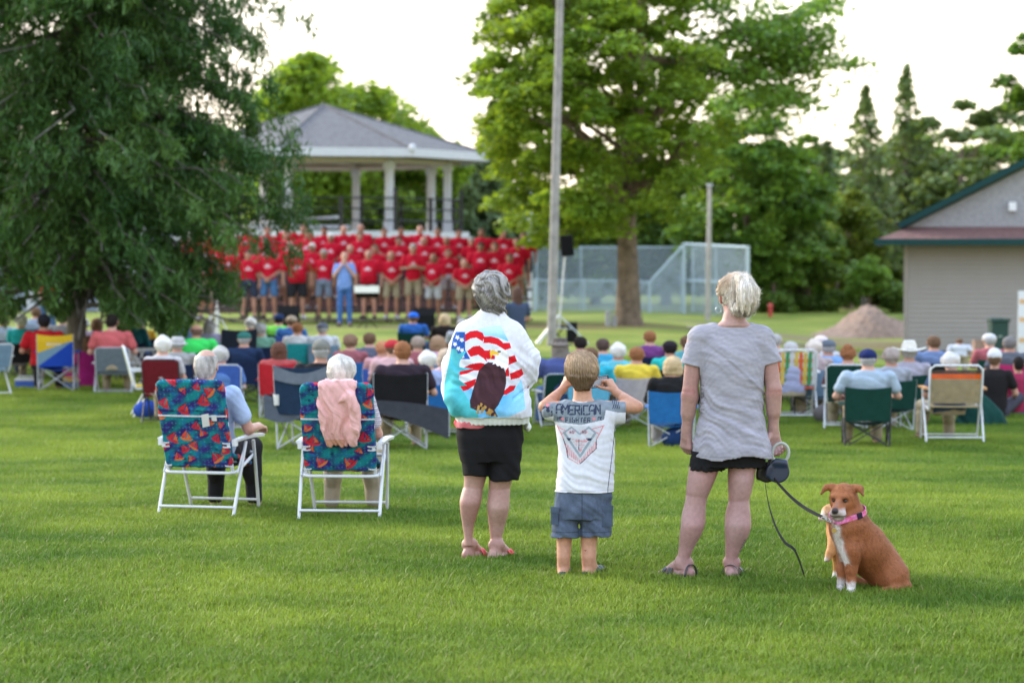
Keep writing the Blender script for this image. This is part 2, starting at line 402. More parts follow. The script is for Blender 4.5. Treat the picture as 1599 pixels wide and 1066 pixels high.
# ============================================================ trees
BARK = mat('bark', (.16, .12, .085), .95, .35, 6, 1, 14, bdist=.04)
BARK2 = mat('bark_grey', (.15, .135, .12), .95, .3, 6, 1, 14, bdist=.03)
def leaf_quads(P, size, r, flat=.5, elong=1.6, hang=0.0):
    """one kite-shaped leaf (or needle spray) per point"""
    n = len(P)
    nrm = r.normal(size=(n, 3)); nrm[:, 2] += flat * 2.2 * np.sign(nrm[:, 2] + 1e-9); nrm /= np.linalg.norm(nrm, axis=1)[:, None]
    a = r.normal(size=(n, 3)); a[:, 2] -= hang
    a -= nrm * np.sum(a*nrm, 1)[:, None]; a /= np.linalg.norm(a, axis=1)[:, None]
    b = np.cross(nrm, a); s = size * r.uniform(.6, 1.35, n)[:, None]
    V = np.stack([P-a*s*elong*.5, P+b*s*.5, P+a*s*elong*.5, P-b*s*.5], 1).reshape(-1, 3)
    F = np.arange(n*4).reshape(n, 4); return V, F
def foliage(name, P, size, m, parent, seed=1, shade=None, **kw):
    r = np.random.default_rng(seed); V, F = leaf_quads(P, size, r, **kw)
    me = np_mesh(name, V, F, smooth=False, mats=[m])
    sh = np.clip(r.normal(.45, .2, len(P)) + (0 if shade is None else shade), 0, 1)
    a = me.attributes.new('shade', 'FLOAT', 'POINT'); a.data.foreach_set('value', np.repeat(sh, 4).astype(np.float32))
    o = bpy.data.objects.new(name, me); link(o, parent); return o
def limb_path(a, b, r, sag=.0, n=6, wob=.12):
    a = np.array(a, float); b = np.array(b, float); L = np.linalg.norm(b-a); out = []
    for i in range(n):
        t = i/(n-1); p = a+(b-a)*t
        p = p+r.normal(size=3)*wob*L*.12*math.sin(math.pi*t); p[2] += sag*L*math.sin(math.pi*t); out.append(p)
    return out
def leafy_tree(name, px, Y, poly, dhalf, ncl, cr, nleaf, size, lm, label, trunk_r=.25, trunk_top=None, cat='tree', group=None,
               seed=3, flatz=.45, droop=.25, bark=None, limbs=14, lean=0.0, shell=.0, trunk_px=None, flat=.5):
    """crown outlined by poly (photo pixels) at depth Y, thickness 2*dhalf, made of ncl leaf clusters"""
    r = np.random.default_rng(seed); base = gnd(px, Y)
    root = empty(name, base, 0, label, cat, group)
    A = np.array([(at(x, y, Y)[0]-base[0], at(x, y, Y)[2]-base[2]) for x, y in poly])
    lo, hi = A.min(0), A.max(0); C = []
    while len(C) < ncl:
        q = r.uniform(lo, hi, (400, 2)); q = q[in_poly(q, A)]
        C += list(q)
    C = np.array(C[:ncl]); cen = A.mean(0); hwid = (hi-lo)/2
    rr = np.clip(((C-cen)/hwid)**2, 0, 1).sum(1); dd = dhalf*np.sqrt(np.clip(1-rr*.75, .08, 1))
    yy = r.uniform(-1, 1, ncl); yy = np.sign(yy)*np.abs(yy)**.6*dd
    CC = np.stack([C[:, 0], yy, C[:, 1]], 1)
    per = nleaf//ncl; P = []; S = []
    for c in CC:
        k = cr*r.uniform(.6, 1.4); u = r.normal(size=(per, 3)); u /= np.linalg.norm(u, axis=1)[:, None]
        u *= (r.random(per)**.45)[:, None]*k; d2 = (u[:, 0]**2+u[:, 1]**2)/(k*k)
        u[:, 2] = u[:, 2]*flatz - droop*k*d2
        P.append(c+u); S.append(np.full(per, r.normal(0, .09)))
    P = np.concatenate(P); S = np.concatenate(S)
    foliage('crown', P, size, lm, root, seed, S, flat=flat)
    mb = MB(); tt = trunk_top if trunk_top is not None else hi[1]*.75
    tp = [np.array([0, 0, -.15]), np.array([0, 0, .25]), np.array([lean*.1, 0, 1.2])]
    for i in range(1, 6):
        t = i/5; tp.append(np.array([lean*t+r.normal()*.06, r.normal()*.06, 1.2+(tt-1.2)*t]))
    tr = [trunk_r*1.7, trunk_r*1.22, trunk_r]+[trunk_r*(1-.75*i/5) for i in range(1, 6)]
    mb.tube(tp, tr, 12)
    for c in CC[r.choice(ncl, min(limbs, ncl), replace=False)]:
        z0 = min(max(c[2]-np.hypot(c[0], c[1])*.55, min(hi[1]*.16, 2.2) if hi[1] < 7 else 2.7), tt*.93); f = min(max((z0-1.2)/max(tt-1.2, .1), 0), 1)
        st = np.array([lean*f, 0, z0]); rb = trunk_r*(1-.7*f)*.42
        pp = limb_path(st, c, r, .06); mb.tube(pp, [rb*(1-.8*i/5) for i in range(6)], 6)
    mb.build('trunk', bark or BARK, root, smooth=True)
    return root
def conifer(name, px, Y, top_py, half_w, lm, label, nwh=34, seed=5, group=None, size=.16, droop=.35, start=.14, per=24, trunk_r=.16, width_fn=None, nb=9, sparse=0.0):
    r = np.random.default_rng(seed); base = gnd(px, Y); H = zat(top_py, Y)-base[2]
    root = empty(name, base, 0, label, 'tree', group); P = []; mb = MB()
    mb.tube([(0, 0, -.1), (0, 0, H*.5), (0, 0, H)], [trunk_r, trunk_r*.6, .02], 8)
    for i in range(nwh):
        t = start+(1-start)*(i/nwh); z = H*t; w = half_w*(1-t)**.8*(.75+.35*r.random()) if width_fn is None else width_fn(t)*(.8+.3*r.random())
        for k in range(nb):
            if r.random() < sparse: continue
            az = 2*math.pi*(k+r.random()*.7)/nb; L = max(w*r.uniform(.7, 1.12), .15); n = max(int(per*L/half_w), 5)
            s = r.random(n)**.7; rad = s*L; zz = z-droop*rad*(.5+.5*s)+.10*L*s*s
            sw = (1-s*.6)*L*.24; x = rad*math.cos(az)+r.normal(size=n)*sw*.8*-math.sin(az); y = rad*math.sin(az)+r.normal(size=n)*sw*.8*math.cos(az)
            P.append(np.stack([x, y, zz-np.abs(r.normal(size=n))*.14], 1))
            if k % 3 == 0 and L > .5: mb.tube([(0, 0, z), (L*.9*math.cos(az), L*.9*math.sin(az), z-droop*L*.8)], [.03, .01], 4, cap=False)
    foliage('crown', np.concatenate(P), size, lm, root, seed, flat=.25, elong=2.4, hang=.5)
    mb.build('trunk', BARK2, root, smooth=True); return root

L_CEDAR = leafmat('cedar', (.038, .100, .028), (.080, .160, .038), .30, .7)
L_MAPLE = leafmat('maple', (.130, .225, .028), (.215, .315, .042), .48, .5)
L_MAPLE2 = leafmat('maple_far', (.095, .195, .036), (.155, .265, .048), .42, .4)
L_BRIGHT = leafmat('bright', (.190, .310, .045), (.250, .360, .055), .5, .3)
L_MID = leafmat('mid', (.110, .200, .048), (.170, .255, .060), .4, .3)
L_SPRUCE = leafmat('spruce', (.090, .145, .070), (.130, .185, .075), .25, .5)
L_PINE = leafmat('pine', (.110, .180, .065), (.170, .230, .080), .3, .5)
L_SHRUB = leafmat('shrub', (.170, .300, .060), (.220, .340, .070), .4, .8)

def big_cedar():
    """the wide drooping evergreen at the left edge"""
    r = np.random.default_rng(21); Y = 38.0; base = gnd(118, Y)
    root = empty('cedar_tree', base, 0, 'large dark evergreen with drooping boughs hanging over the audience at the left', 'tree')
    mb = MB(); mb.tube([(0, 0, -.1), (0, 0, .3), (.03, 0, 2.5), (0, 0, 6), (0, 0, 10.5)], [.21, .155, .14, .10, .02], 12)
    P = []; S = []
    zz_ = [.9, 1.5, 2.1, 3.1, 4.1, 4.6, 5.1, 6.2, 8, 10.5]; LL = [2.5, 3.0, 3.3, 3.5, 3.9, 3.4, 3.3, 3.85, 2.8, .4]
    nb = 400
    for i in range(nb):
        z0 = 1.5+9*(i/nb)**1.15; az = r.uniform(0, 2*math.pi)
        tipz = z0-.4; L = float(np.interp(tipz, zz_, LL))*r.uniform(.62, 1.06)
        if math.sin(az) > .3: L *= .8
        tip = np.array([math.cos(az)*L, math.sin(az)*L, tipz-.12*L]); st = np.array([0, 0, z0])
        path = limb_path(st, tip, r, .05, 7, .35); rb = .035*(1-i/nb)+.012
        mb.tube(path, [rb*(1-.85*j/6) for j in range(7)], 5, cap=False)
        path = np.array(path); nsp = int(11+L*7)
        ph = r.normal(0, .10)
        for k in range(nsp):
            s = .22+.80*r.random()**.75; q = min(s, .999)*6; a = int(q); c = path[a]*(1-q+a)+path[min(a+1, 6)]*(q-a)
            if s > 1: c = path[-1]
            side = r.uniform(-1, 1)*(.55*(1.15-s)*L*.5+.1); c = c+np.array([-math.sin(az), math.cos(az), 0])*side
            ln = r.uniform(.18, .6); n = 26; u = r.random(n)
            d = np.array([math.cos(az)*.35+r.normal()*.2, math.sin(az)*.35+r.normal()*.2, -.85])
            p = c+d*(u*ln)[:, None]+r.normal(size=(n, 3))*(.035+.05*(1-u))[:, None]
            P.append(p); S.append(np.full(n, ph+r.normal(0, .08)))
    P = np.concatenate(P); S = np.concatenate(S)
    # the hanging skirt leaves the lawn free: nothing lower than 0.9 m
    k = (P[:, 2] > 1.32+.22*np.sin(P[:, 0]*3.1+1)+.2*np.sin(P[:, 0]*7+P[:, 1])-.45*np.exp(-((P[:, 0]-1.7)/.5)**2)-.3*np.exp(-((P[:, 0]-.1)/.35)**2)); gp = r.random(len(P)); k &= ~((P[:, 0] < -.55) & (P[:, 2] < 1.95+.15*np.sin(P[:, 0]*9)) & (P[:, 2] > 1.35) & (gp < .85)) & ~((P[:, 0] > .25) & (P[:, 0] < 1.35) & (P[:, 2] < 2.15+.2*np.sin(P[:, 0]*8)) & (P[:, 2] > 1.4) & (gp < .72)); foliage('crown', P[k], .031, L_CEDAR, root, 5, S[k], flat=.1, elong=5.0, hang=2.2)
    mb.build('trunk', BARK2, root, smooth=True)
big_cedar()

def big_maple():
    Y = 62.0
    poly = [(765, -40), (768, 40), (752, 90), (745, 140), (752, 190), (782, 225), (785, 262), (775, 310), (790, 345), (830, 372), (905, 384), (950, 375), (975, 335), (1005, 335), (1030, 350), (1050, 320),
            (1075, 270), (1105, 240), (1140, 200), (1130, 165), (1110, 110), (1085, 50), (1090, -40)]
    root = leafy_tree('maple_tree', 981, Y, poly, 4.4, 350, .55, 76000, .11, L_MAPLE,
                      'big broad maple with a thick brown trunk, standing on the lawn behind the wooden pole', trunk_r=.285, trunk_top=8.2, seed=11, limbs=26, flatz=.42, droop=.35)
    # long branch reaching out to the right over the field
    r = np.random.default_rng(4); base = gnd(981, Y); mb = MB(); P = []
    def loc(px, py, dy=0): q = at(px, py, Y); return np.array([q[0]-base[0], dy, q[2]-base[2]])
    for (pts, rad) in (([(985, 90), (1060, 92), (1150, 105), (1240, 90), (1335, 95)], .11), ([(1150, 105), (1215, 130), (1262, 150)], .06), ([(1060, 92), (1150, 40), (1250, 20), (1320, 0)], .08),
                       ([(1150, 40), (1190, 60), (1230, 65), (1300, 55)], .05), ([(985, 60), (1080, 0), (1150, -30)], .1)):
        pp = [loc(x, y, .5+.3*i) for i, (x, y) in enumerate(pts)]; mb.tube(pp, [rad*(1-.75*i/(len(pp)-1)) for i in range(len(pp))], 6, cap=False)
        for i in range(len(pp)-1):
            for q in range(15):
                if i == 0 and q % 2: continue
                c = pp[i]+(pp[i+1]-pp[i])*r.random()+r.normal(size=3)*(.28, .9, .26); n = 56; u = r.normal(size=(n, 3))*(.30, .36, .09)
                u[:, 2] -= .5*(u[:, 0]**2+u[:, 1]**2); P.append(c+u)
    for (a, b) in (((983, 205), (958, 60)), ((958, 60), (945, -20)), ((990, 300), (1000, 60)), ((1000, 60), (1004, -40)), ((983, 320), (885, 215)), ((985, 300), (1090, 230)), ((950, 30), (860, 10)), ((985, 250), (1075, 120))):
        pa, pb = loc(*a, -.5), loc(*b, -.9); mb.tube(limb_path(pa, pb, r, .03), [.16-.015*i for i in range(6)], 8, cap=False)
    foliage('branch_leaves', np.concatenate(P), .12, L_MAPLE2, root, 9, flat=.4)
    mb.build('limb', BARK, root, smooth=True)
big_maple()

GB = 'trees standing behind the bandstand'
leafy_tree('ash_tree', 470, 104, [(395, 170), (425, 120), (462, 92), (505, 94), (535, 160), (545, 260), (540, 400), (400, 400)], 3.2, 120, 1.0, 19000, .24, L_BRIGHT,
           'bright yellow green tree with its pointed top left of the gazebo roof peak', seed=31, group=GB, trunk_r=.2)
leafy_tree('ash_tree', 585, 108, [(520, 165), (545, 132), (590, 148), (640, 185), (655, 300), (650, 400), (520, 400)], 3.4, 110, 1.0, 18000, .24, L_BRIGHT,
           'bright green tree rising directly behind the gazebo roof, right of its peak', seed=32, group=GB, trunk_r=.2)
leafy_tree('ash_tree', 690, 112, [(630, 190), (672, 205), (715, 232), (735, 262), (740, 400), (620, 400)], 3.4, 80, 1.0, 13000, .24, L_BRIGHT,
           'lower green tree at the right end of the gazebo roof', seed=33, group=GB, trunk_r=.2)
conifer('spruce_tree', 770, 98, 150, 2.2, L_SPRUCE, 'dark grey green spruce half hidden by the left side of the big maple', nwh=40, seed=41, per=46, size=.2)
conifer('spruce_tree', 728, 96, 285, 1.6, L_SPRUCE, 'low dark spruce just right of the bandstand railing', nwh=26, seed=42, per=40, size=.2)
GR = 'trees along the far side of the field'
leafy_tree('maple_tree', 1165, 98, [(1120, 160), (1165, 135), (1215, 150), (1245, 200), (1260, 290), (1262, 400), (1240, 445), (1150, 440), (1060, 400), (1060, 300), (1110, 250)], 3.6, 170, .8, 26000, .19, L_MAPLE2,
           'dense dark green leafy tree behind the backstop, right of the big maple', seed=34, group=GR, trunk_r=.24, trunk_top=5)
leafy_tree('maple_tree', 1245, 100, [(1215, 330), (1240, 290), (1290, 290), (1310, 360), (1305, 440), (1215, 452)], 2.6, 60, .7, 9000, .2, L_MID,
           'lower dark tree with a thick black trunk left of the dirt mound', seed=35, group=GR, trunk_r=.42, trunk_top=4, bark=mat('bark_dark', (.07, .06, .06), .9, .2))
conifer('fir_tree', 1350, 108, 128, 2.9, L_PINE, 'tall thin fir with an open spire behind the little bright green tree', nwh=46, seed=43, per=22, size=.2, group='thin firs behind the dirt mound', nb=7, sparse=.3, start=.2)
conifer('fir_tree', 1413, 112, 95, 2.7, L_PINE, 'tallest thin fir with an open spire, left of the shed roof', nwh=46, seed=44, per=22, size=.2, group='thin firs behind the dirt mound', nb=7, sparse=.3, start=.2)
conifer('fir_tree', 1290, 116, 215, 2.6, L_SPRUCE, 'shorter brownish fir between the leafy tree and the two tall firs', nwh=34, seed=46, per=26, size=.22, group='thin firs behind the dirt mound', nb=7, sparse=.25)
leafy_tree('pine_tree', 1500, 110, [(1425, 230), (1450, 180), (1490, 155), (1540, 165), (1590, 150), (1650, 200), (1660, 330), (1600, 400), (1440, 400), (1405, 330)], 3.4, 90, .75, 16000, .22, L_PINE,
           'wide blue green pine crown rising behind the shed roof', seed=36, group=GR, trunk_r=.3, flatz=.4)
leafy_tree('oak_tree', 1640, 90, [(1575, 130), (1590, 70), (1640, 30), (1720, 60), (1740, 300), (1640, 330), (1600, 220)], 2.6, 60, .7, 9000, .2, L_MAPLE2,
           'green treetop poking in at the right edge above the shed roof', seed=37, group=GR, trunk_r=.25)
leafy_tree('young_tree', 1357, 97, [(1326, 425), (1335, 408), (1365, 402), (1388, 415), (1392, 445), (1375, 460), (1335, 458)], .9, 40, .36, 5200, .12, L_SHRUB,
           'small bright green young tree behind the dirt mound', seed=38, trunk_r=.07, trunk_top=1.4)
leafy_tree('tree', 1325, 104, [(1295, 330), (1330, 300), (1360, 320), (1372, 400), (1370, 445), (1290, 445)], 1.8, 50, .6, 7000, .2, leafmat('lime', (.13, .19, .035), (.17, .22, .05), .4, .4),
           'yellow green tree between the small bright tree and the black trunk', seed=39, trunk_r=.15)
GS = 'shrubs in a row behind the field'
for i, (x0, x1, yt, lb) in enumerate(((1236, 1290, 452, 'low shrub just right of the black tree trunk'), (1284, 1330, 455, 'low shrub left of the small bright tree'), (1385, 1412, 440, 'low shrub against the far corner of the shed'), (1180, 1236, 440, 'tall shrub behind the blonde woman head'))):
    leafy_tree('shrub', (x0+x1)/2, 99-i, [(x0, 484), (x0+3, yt+8), ((x0+x1)/2, yt), (x1-3, yt+8), (x1, 484)], .8, 26, .4, 3600, .13, L_MID, lb, cat='shrub', group=GS, seed=60+i, trunk_r=.05, trunk_top=.8)
for i, (px, yt, Y, hw, lb) in enumerate(((505, 262, 118, 3, 'leafy green tree seen between the gazebo posts at the left'), (615, 255, 116, 3, 'leafy green tree seen between the middle gazebo posts'), (850, 290, 112, 3, 'leafy tree behind the fence left of the big maple trunk'),
                                         (930, 280, 116, 3, 'leafy tree in the gap between the wooden pole and the maple trunk'), (1040, 270, 114, 3, 'leafy tree behind the fence right of the maple trunk'), (90, 150, 120, 5, 'pale green tree glimpsed through the evergreen at the left'), (300, 200, 118, 5, 'green tree behind the evergreen, left of the bandstand'))):
    w = hw*F_PX/Y
    leafy_tree('tree', px, Y, [(px-w*.8, yt+60), (px-w*.4, yt+10), (px, yt), (px+w*.5, yt+15), (px+w*.85, yt+70), (px+w*.8, 450), (px-w*.8, 450)], 2.5, 60, .9, 7500, .27, L_MID, lb, seed=70+i, group=GB, trunk_r=.2)
for i, (px, yt, Y, w, lm, lb) in enumerate(((1262, 215, 120, 70, L_MID, 'soft green tree in the gap right of the dense leafy tree'), (1320, 235, 124, 70, L_PINE, 'grey green pine low behind the two tall firs'), (1385, 205, 122, 75, L_PINE, 'broad pine between the two tall fir spires'), (1445, 185, 120, 70, L_MID, 'leafy green tree right of the tallest fir'),
                                            (1560, 190, 124, 90, L_MAPLE2, 'wide leafy tree behind the peak end of the shed roof'), (1210, 250, 118, 60, L_MAPLE2, 'leafy tree filling the space below the long maple branch'), (1375, 330, 116, 70, L_MID, 'low leafy tree just behind the small bright green tree'), (1290, 340, 112, 60, L_MAPLE2, 'low dense tree behind the black trunk'))):
    leafy_tree('tree', px, Y, [(px-w*.7, yt+70), (px-w*.35, yt+16), (px-5, yt), (px+w*.3, yt+20), (px+w*.75, yt+80), (px+w*.8, 468), (px-w*.8, 468)], 2.5, 90, .8, 11000, .23, lm, lb, seed=90+i, group=GR, trunk_r=.16, flatz=.4)
def far_woods():
    """the wood at the end of the park, one mass"""
    r = np.random.default_rng(8); n = 34000; x = r.uniform(-62, 62, n); top = 5.0+1.0*np.sin(x*.31)+.9*np.sin(x*.77+1)+.5*np.sin(x*1.9)
    y = 150+r.uniform(0, 9, n)+2*np.sin(x*.5); z = -.5+top*r.random(n)**.8
    o = foliage('woods', np.stack([x, y, z], 1), .55, leafmat('woods', (.10, .16, .085), (.15, .21, .095), .35, .2), None, 9, flat=.2)
    tag(o, 'distant dark wood closing off the park behind the field', 'woods', kind='stuff')
far_woods()
# ============================================================ implicit surfaces: every body is one continuous skin
f32 = np.float32
class Body:
    def __init__(s, k=.02): s.p = []; s.k = k; s.post = None
    def _add(s, fn, c, rad, k, op='u'): s.p.append((fn, np.array(c, float), float(rad), s.k if k is None else k, op)); return s
    def cone(s, a, b, ra, rb, k=None, op='u', sq=None):
        a = np.array(a, float); b = np.array(b, float); d = b-a; L2 = float(d@d) or 1e-9
        def fn(P):
            q = P-a; t = np.clip((q@d)/L2, 0, 1); v = q-t[:, None]*d
            if sq is not None: v = v/np.array(sq)
            return (np.sqrt((v*v).sum(1))-(ra+(rb-ra)*t))
        return s._add(fn, (a+b)/2, math.sqrt(L2)/2+max(ra, rb)*(max(sq) if sq is not None else 1), k, op)
    def chain(s, pts, rs, k=None):
        for i in range(len(pts)-1): s.cone(pts[i], pts[i+1], rs[i], rs[i+1], k)
        return s
    def ell(s, c, r, M=None, k=None, op='u'):
        c = np.array(c, float); r = np.array(r, float); Mm = None if M is None else np.array(M.to_3x3() if hasattr(M, 'to_3x3') else M)
        def fn(P):
            q = P-c
            if Mm is not None: q = q@Mm
            q = q/r; k0 = np.sqrt((q*q).sum(1))+1e-9; k1 = np.sqrt(((q/r)**2).sum(1))+1e-9
            return k0*(k0-1)/k1
        return s._add(fn, c, r.max(), k, op)
    def loft(s, rows, k=None, op='u', n=2.0, M=None, o=(0, 0, 0), smooth=True):
        """rows of (z, centre x, centre y, half width, half depth); M, o place the local frame"""
        T = np.array(sorted(rows), float); o = np.array(o, float); Mm = None if M is None else np.array(M.to_3x3() if hasattr(M, 'to_3x3') else M)
        if smooth and len(T) > 2:
            zz = np.linspace(T[0, 0], T[-1, 0], 60); W = np.stack([zz]+[np.interp(zz, T[:, 0], T[:, j]) for j in range(1, 5)], 1)
            for _ in range(3): W[1:-1, 1:] = (W[:-2, 1:]+2*W[1:-1, 1:]+W[2:, 1:])/4
            T = W
        z0, z1 = T[0, 0], T[-1, 0]
        def fn(P):
            q = P-o
            if Mm is not None: q = q@Mm
            z = q[:, 2]; cx, cy, a, b = [np.interp(z, T[:, 0], T[:, j]) for j in range(1, 5)]
            dx, dy = (q[:, 0]-cx)/a, (q[:, 1]-cy)/b
            k0 = (np.abs(dx)**n+np.abs(dy)**n)**(1/n)+1e-9; g = np.sqrt((dx/a)**2+(dy/b)**2)+1e-9; e = np.sqrt(dx*dx+dy*dy)+1e-9
            d = (k0-1)*e/g; dz = np.maximum(z0-z, z-z1)
            return np.where(dz > 0, np.sqrt(np.maximum(d, 0)**2+np.maximum(dz, 0)**2), np.maximum(d, dz))
        c = np.array([T[:, 1].mean(), T[:, 2].mean(), (z0+z1)/2]); rad = math.sqrt(((z1-z0)/2)**2+(T[:, 3].max()+np.ptp(T[:, 1]))**2+(T[:, 4].max()+np.ptp(T[:, 2]))**2)
        cw = c if Mm is None else Mm@c
        return s._add(fn, cw+o, rad, k, op)
    def cut(s, p, nrm, k=.004, c=None, rad=9):
        """keeps the side of the plane the normal points away from"""
        p = np.array(p, float); nrm = np.array(nrm, float); nrm /= np.linalg.norm(nrm)
        return s._add(lambda P: (P-p)@nrm, p if c is None else c, rad, k, 'i')
    def __call__(s, P, near=None):
        P = np.asarray(P, float); d = np.full(len(P), 1.0)
        for j, (fn, c, rad, k, op) in enumerate(s.p):
            if near is not None and j not in near: continue
            e = fn(P)
            if op == 'u':
                h = np.clip(.5+.5*(e-d)/k, 0, 1); d = e*(1-h)+d*h-k*h*(1-h)
            elif op == 's':
                e = -e; h = np.clip(.5-.5*(e-d)/k, 0, 1); d = e*(1-h)+d*h+k*h*(1-h)
            else:
                h = np.clip(.5-.5*(e-d)/k, 0, 1); d = e*(1-h)+d*h+k*h*(1-h)
        if s.post is not None: d = d+s.post(P)
        return d
    def grad(s, P, e=.002):
        g = np.stack([s(P+np.eye(3)[i]*e)-s(P-np.eye(3)[i]*e) for i in range(3)], 1); return g/(np.linalg.norm(g, axis=1)[:, None]+1e-9)
    def mesh(s, vox, lo=None, hi=None):
        U = [(c, r) for (_, c, r, k, op) in s.p if op == 'u']
        if lo is None: lo = np.min([c-r for c, r in U], 0)-vox*3
        if hi is None: hi = np.max([c+r for c, r in U], 0)+vox*3
        lo = np.array(lo, float); hi = np.array(hi, float)
        B = 8; nb = np.ceil((hi-lo)/(vox*B)).astype(int); n = nb*B+1
        G = np.full(n, .5, f32)
        bi = np.stack(np.meshgrid(*[np.arange(m) for m in nb], indexing='ij'), -1).reshape(-1, 3)
        cen = lo+(bi+.5)*B*vox; half = B*vox*.5*1.7321
        # distance at the block centres, chunked by super blocks to skip far primitives
        def ev(P, c, rad):
            near = set(j for j, (_, pc, pr, k, op) in enumerate(s.p) if op != 'u' or np.linalg.norm(pc-c) < pr+rad+k+half+.02)
            if not any(s.p[j][4] == 'u' for j in near): return np.full(len(P), .5)
            return s(P, near)
        Sb = 4; key = bi//Sb; kk = key[:, 0]*100000+key[:, 1]*1000+key[:, 2]; order = np.argsort(kk, kind='stable'); ks = kk[order]
        st = np.flatnonzero(np.r_[True, ks[1:] != ks[:-1]]); st = np.r_[st, len(ks)]
        idx = np.stack(np.meshgrid(*[np.arange(B+1)]*3, indexing='ij'), -1).reshape(-1, 3)
        later = []
        for a, b in zip(st[:-1], st[1:]):
            ids = order[a:b]; C = cen[ids]; c = C.mean(0); rad = np.linalg.norm(C-c, axis=1).max()+half
            d = ev(C, c, rad); act = np.abs(d) < half*1.25+.012
            for i, dv in zip(ids[~act], d[~act]):
                q = bi[i]*B; G[q[0]:q[0]+B+1, q[1]:q[1]+B+1, q[2]:q[2]+B+1] = -.5 if dv < 0 else .5
            A = ids[act]
            for j in range(0, len(A), 8):
                sub = A[j:j+8]; Q = (bi[sub]*B)[:, None, :]+idx[None]; P = lo+Q.reshape(-1, 3)*vox
                cc = P.mean(0); rr = np.linalg.norm(P-cc, axis=1).max()
                v = ev(P, cc, rr).reshape(len(sub), B+1, B+1, B+1)
                later.append((sub, v))
        for sub, v in later:
            for t, i in enumerate(sub):
                q = bi[i]*B; G[q[0]:q[0]+B+1, q[1]:q[1]+B+1, q[2]:q[2]+B+1] = v[t]
        return surface_nets(G, lo, vox)
def surface_nets(G, lo, vox):
    S = G < 0
    m = np.zeros(np.array(G.shape)-1, np.uint8); co = [(i, j, k) for i in (0, 1) for j in (0, 1) for k in (0, 1)]
    nx, ny, nz = m.shape
    for (i, j, k) in co: m += S[i:i+nx, j:j+ny, k:k+nz]
    act = np.argwhere((m > 0) & (m < 8)); ids = np.full(m.shape, -1, np.int32); ids[tuple(act.T)] = np.arange(len(act))
    v8 = np.stack([G[act[:, 0]+i, act[:, 1]+j, act[:, 2]+k] for (i, j, k) in co], 1); C = np.array(co, float)
    acc = np.zeros((len(act), 3)); cnt = np.zeros(len(act))
    for a in range(8):
        for b in range(a+1, 8):
            if abs(C[a]-C[b]).sum() != 1: continue
            x = (v8[:, a] < 0) != (v8[:, b] < 0); t = v8[:, a]/np.where(x, v8[:, a]-v8[:, b], 1); t = np.clip(t, 0, 1)
            acc += np.where(x[:, None], C[a]+(C[b]-C[a])*t[:, None], 0); cnt += x
    V = lo+(act+acc/cnt[:, None])*vox; F = []
    for ax in range(3):
        sl0 = [slice(None)]*3; sl1 = [slice(None)]*3; sl0[ax] = slice(0, -1); sl1[ax] = slice(1, None)
        d = S[tuple(sl0)] != S[tuple(sl1)]; e = np.argwhere(d); o = [i for i in range(3) if i != ax]
        e = e[(e[:, o[0]] > 0) & (e[:, o[1]] > 0) & (e[:, o[0]] < m.shape[o[0]]) & (e[:, o[1]] < m.shape[o[1]])]
        def cell(da, db):
            q = e.copy(); q[:, o[0]] -= da; q[:, o[1]] -= db; return ids[tuple(q.T)]
        q = np.stack([cell(1, 1), cell(0, 1), cell(0, 0), cell(1, 0)], 1)
        inside = S[tuple(e.T)]; flip = inside if ax != 1 else ~inside
        q = np.where(flip[:, None], q, q[:, ::-1]); F.append(q)
    F = np.concatenate(F); F = F[(F >= 0).all(1)]
    return V.astype(f32), F
def vnormals(V, F):
    a = V[F[:, 2]]-V[F[:, 0]]; b = V[F[:, 3]]-V[F[:, 1]]; n = np.cross(a, b); N = np.zeros_like(V)
    for j in range(4): np.add.at(N, F[:, j], n)
    return N/(np.linalg.norm(N, axis=1)[:, None]+1e-9)
def sdf_mesh(name, body, vox, m, color=None):
    V, F = body.mesh(vox); col = None
    if color is not None: col = color(V.astype(float)) if callable(color) else np.tile(color, (len(V), 1))
    return np_mesh(name, V, F, col, True, [m])
def sdf_obj(name, body, vox, m, parent=None, color=None):
    return link(bpy.data.objects.new(name, sdf_mesh(name, body, vox, m, color)), parent)
# ---- noise used for folds, locks and blotches
def wav(P, seed, freq, n=6):
    r = np.random.default_rng(seed); o = np.zeros(len(P))
    for _ in range(n):
        d = r.normal(size=3); d /= np.linalg.norm(d); o += np.sin(P@d*freq*r.uniform(.6, 1.7)+r.uniform(0, 6.28))
    return o/math.sqrt(n)
def folds(P, d, freq, seed=1, warp=1.2):
    d = np.array(d, float); d /= np.linalg.norm(d); w = wav(P, seed, freq*.35, 4)*warp
    t = P@d*freq+w; return (np.sin(t)+.5*np.sin(2.3*t+1.3+w))*(.6+.4*wav(P, seed+9, freq*.25, 3))
def hashcol(P, cols, seed, freq):
    w = np.clip(.5+.5*wav(P, seed, freq), 0, 1)[:, None]; return np.array(cols[0])*(1-w)+np.array(cols[1])*w

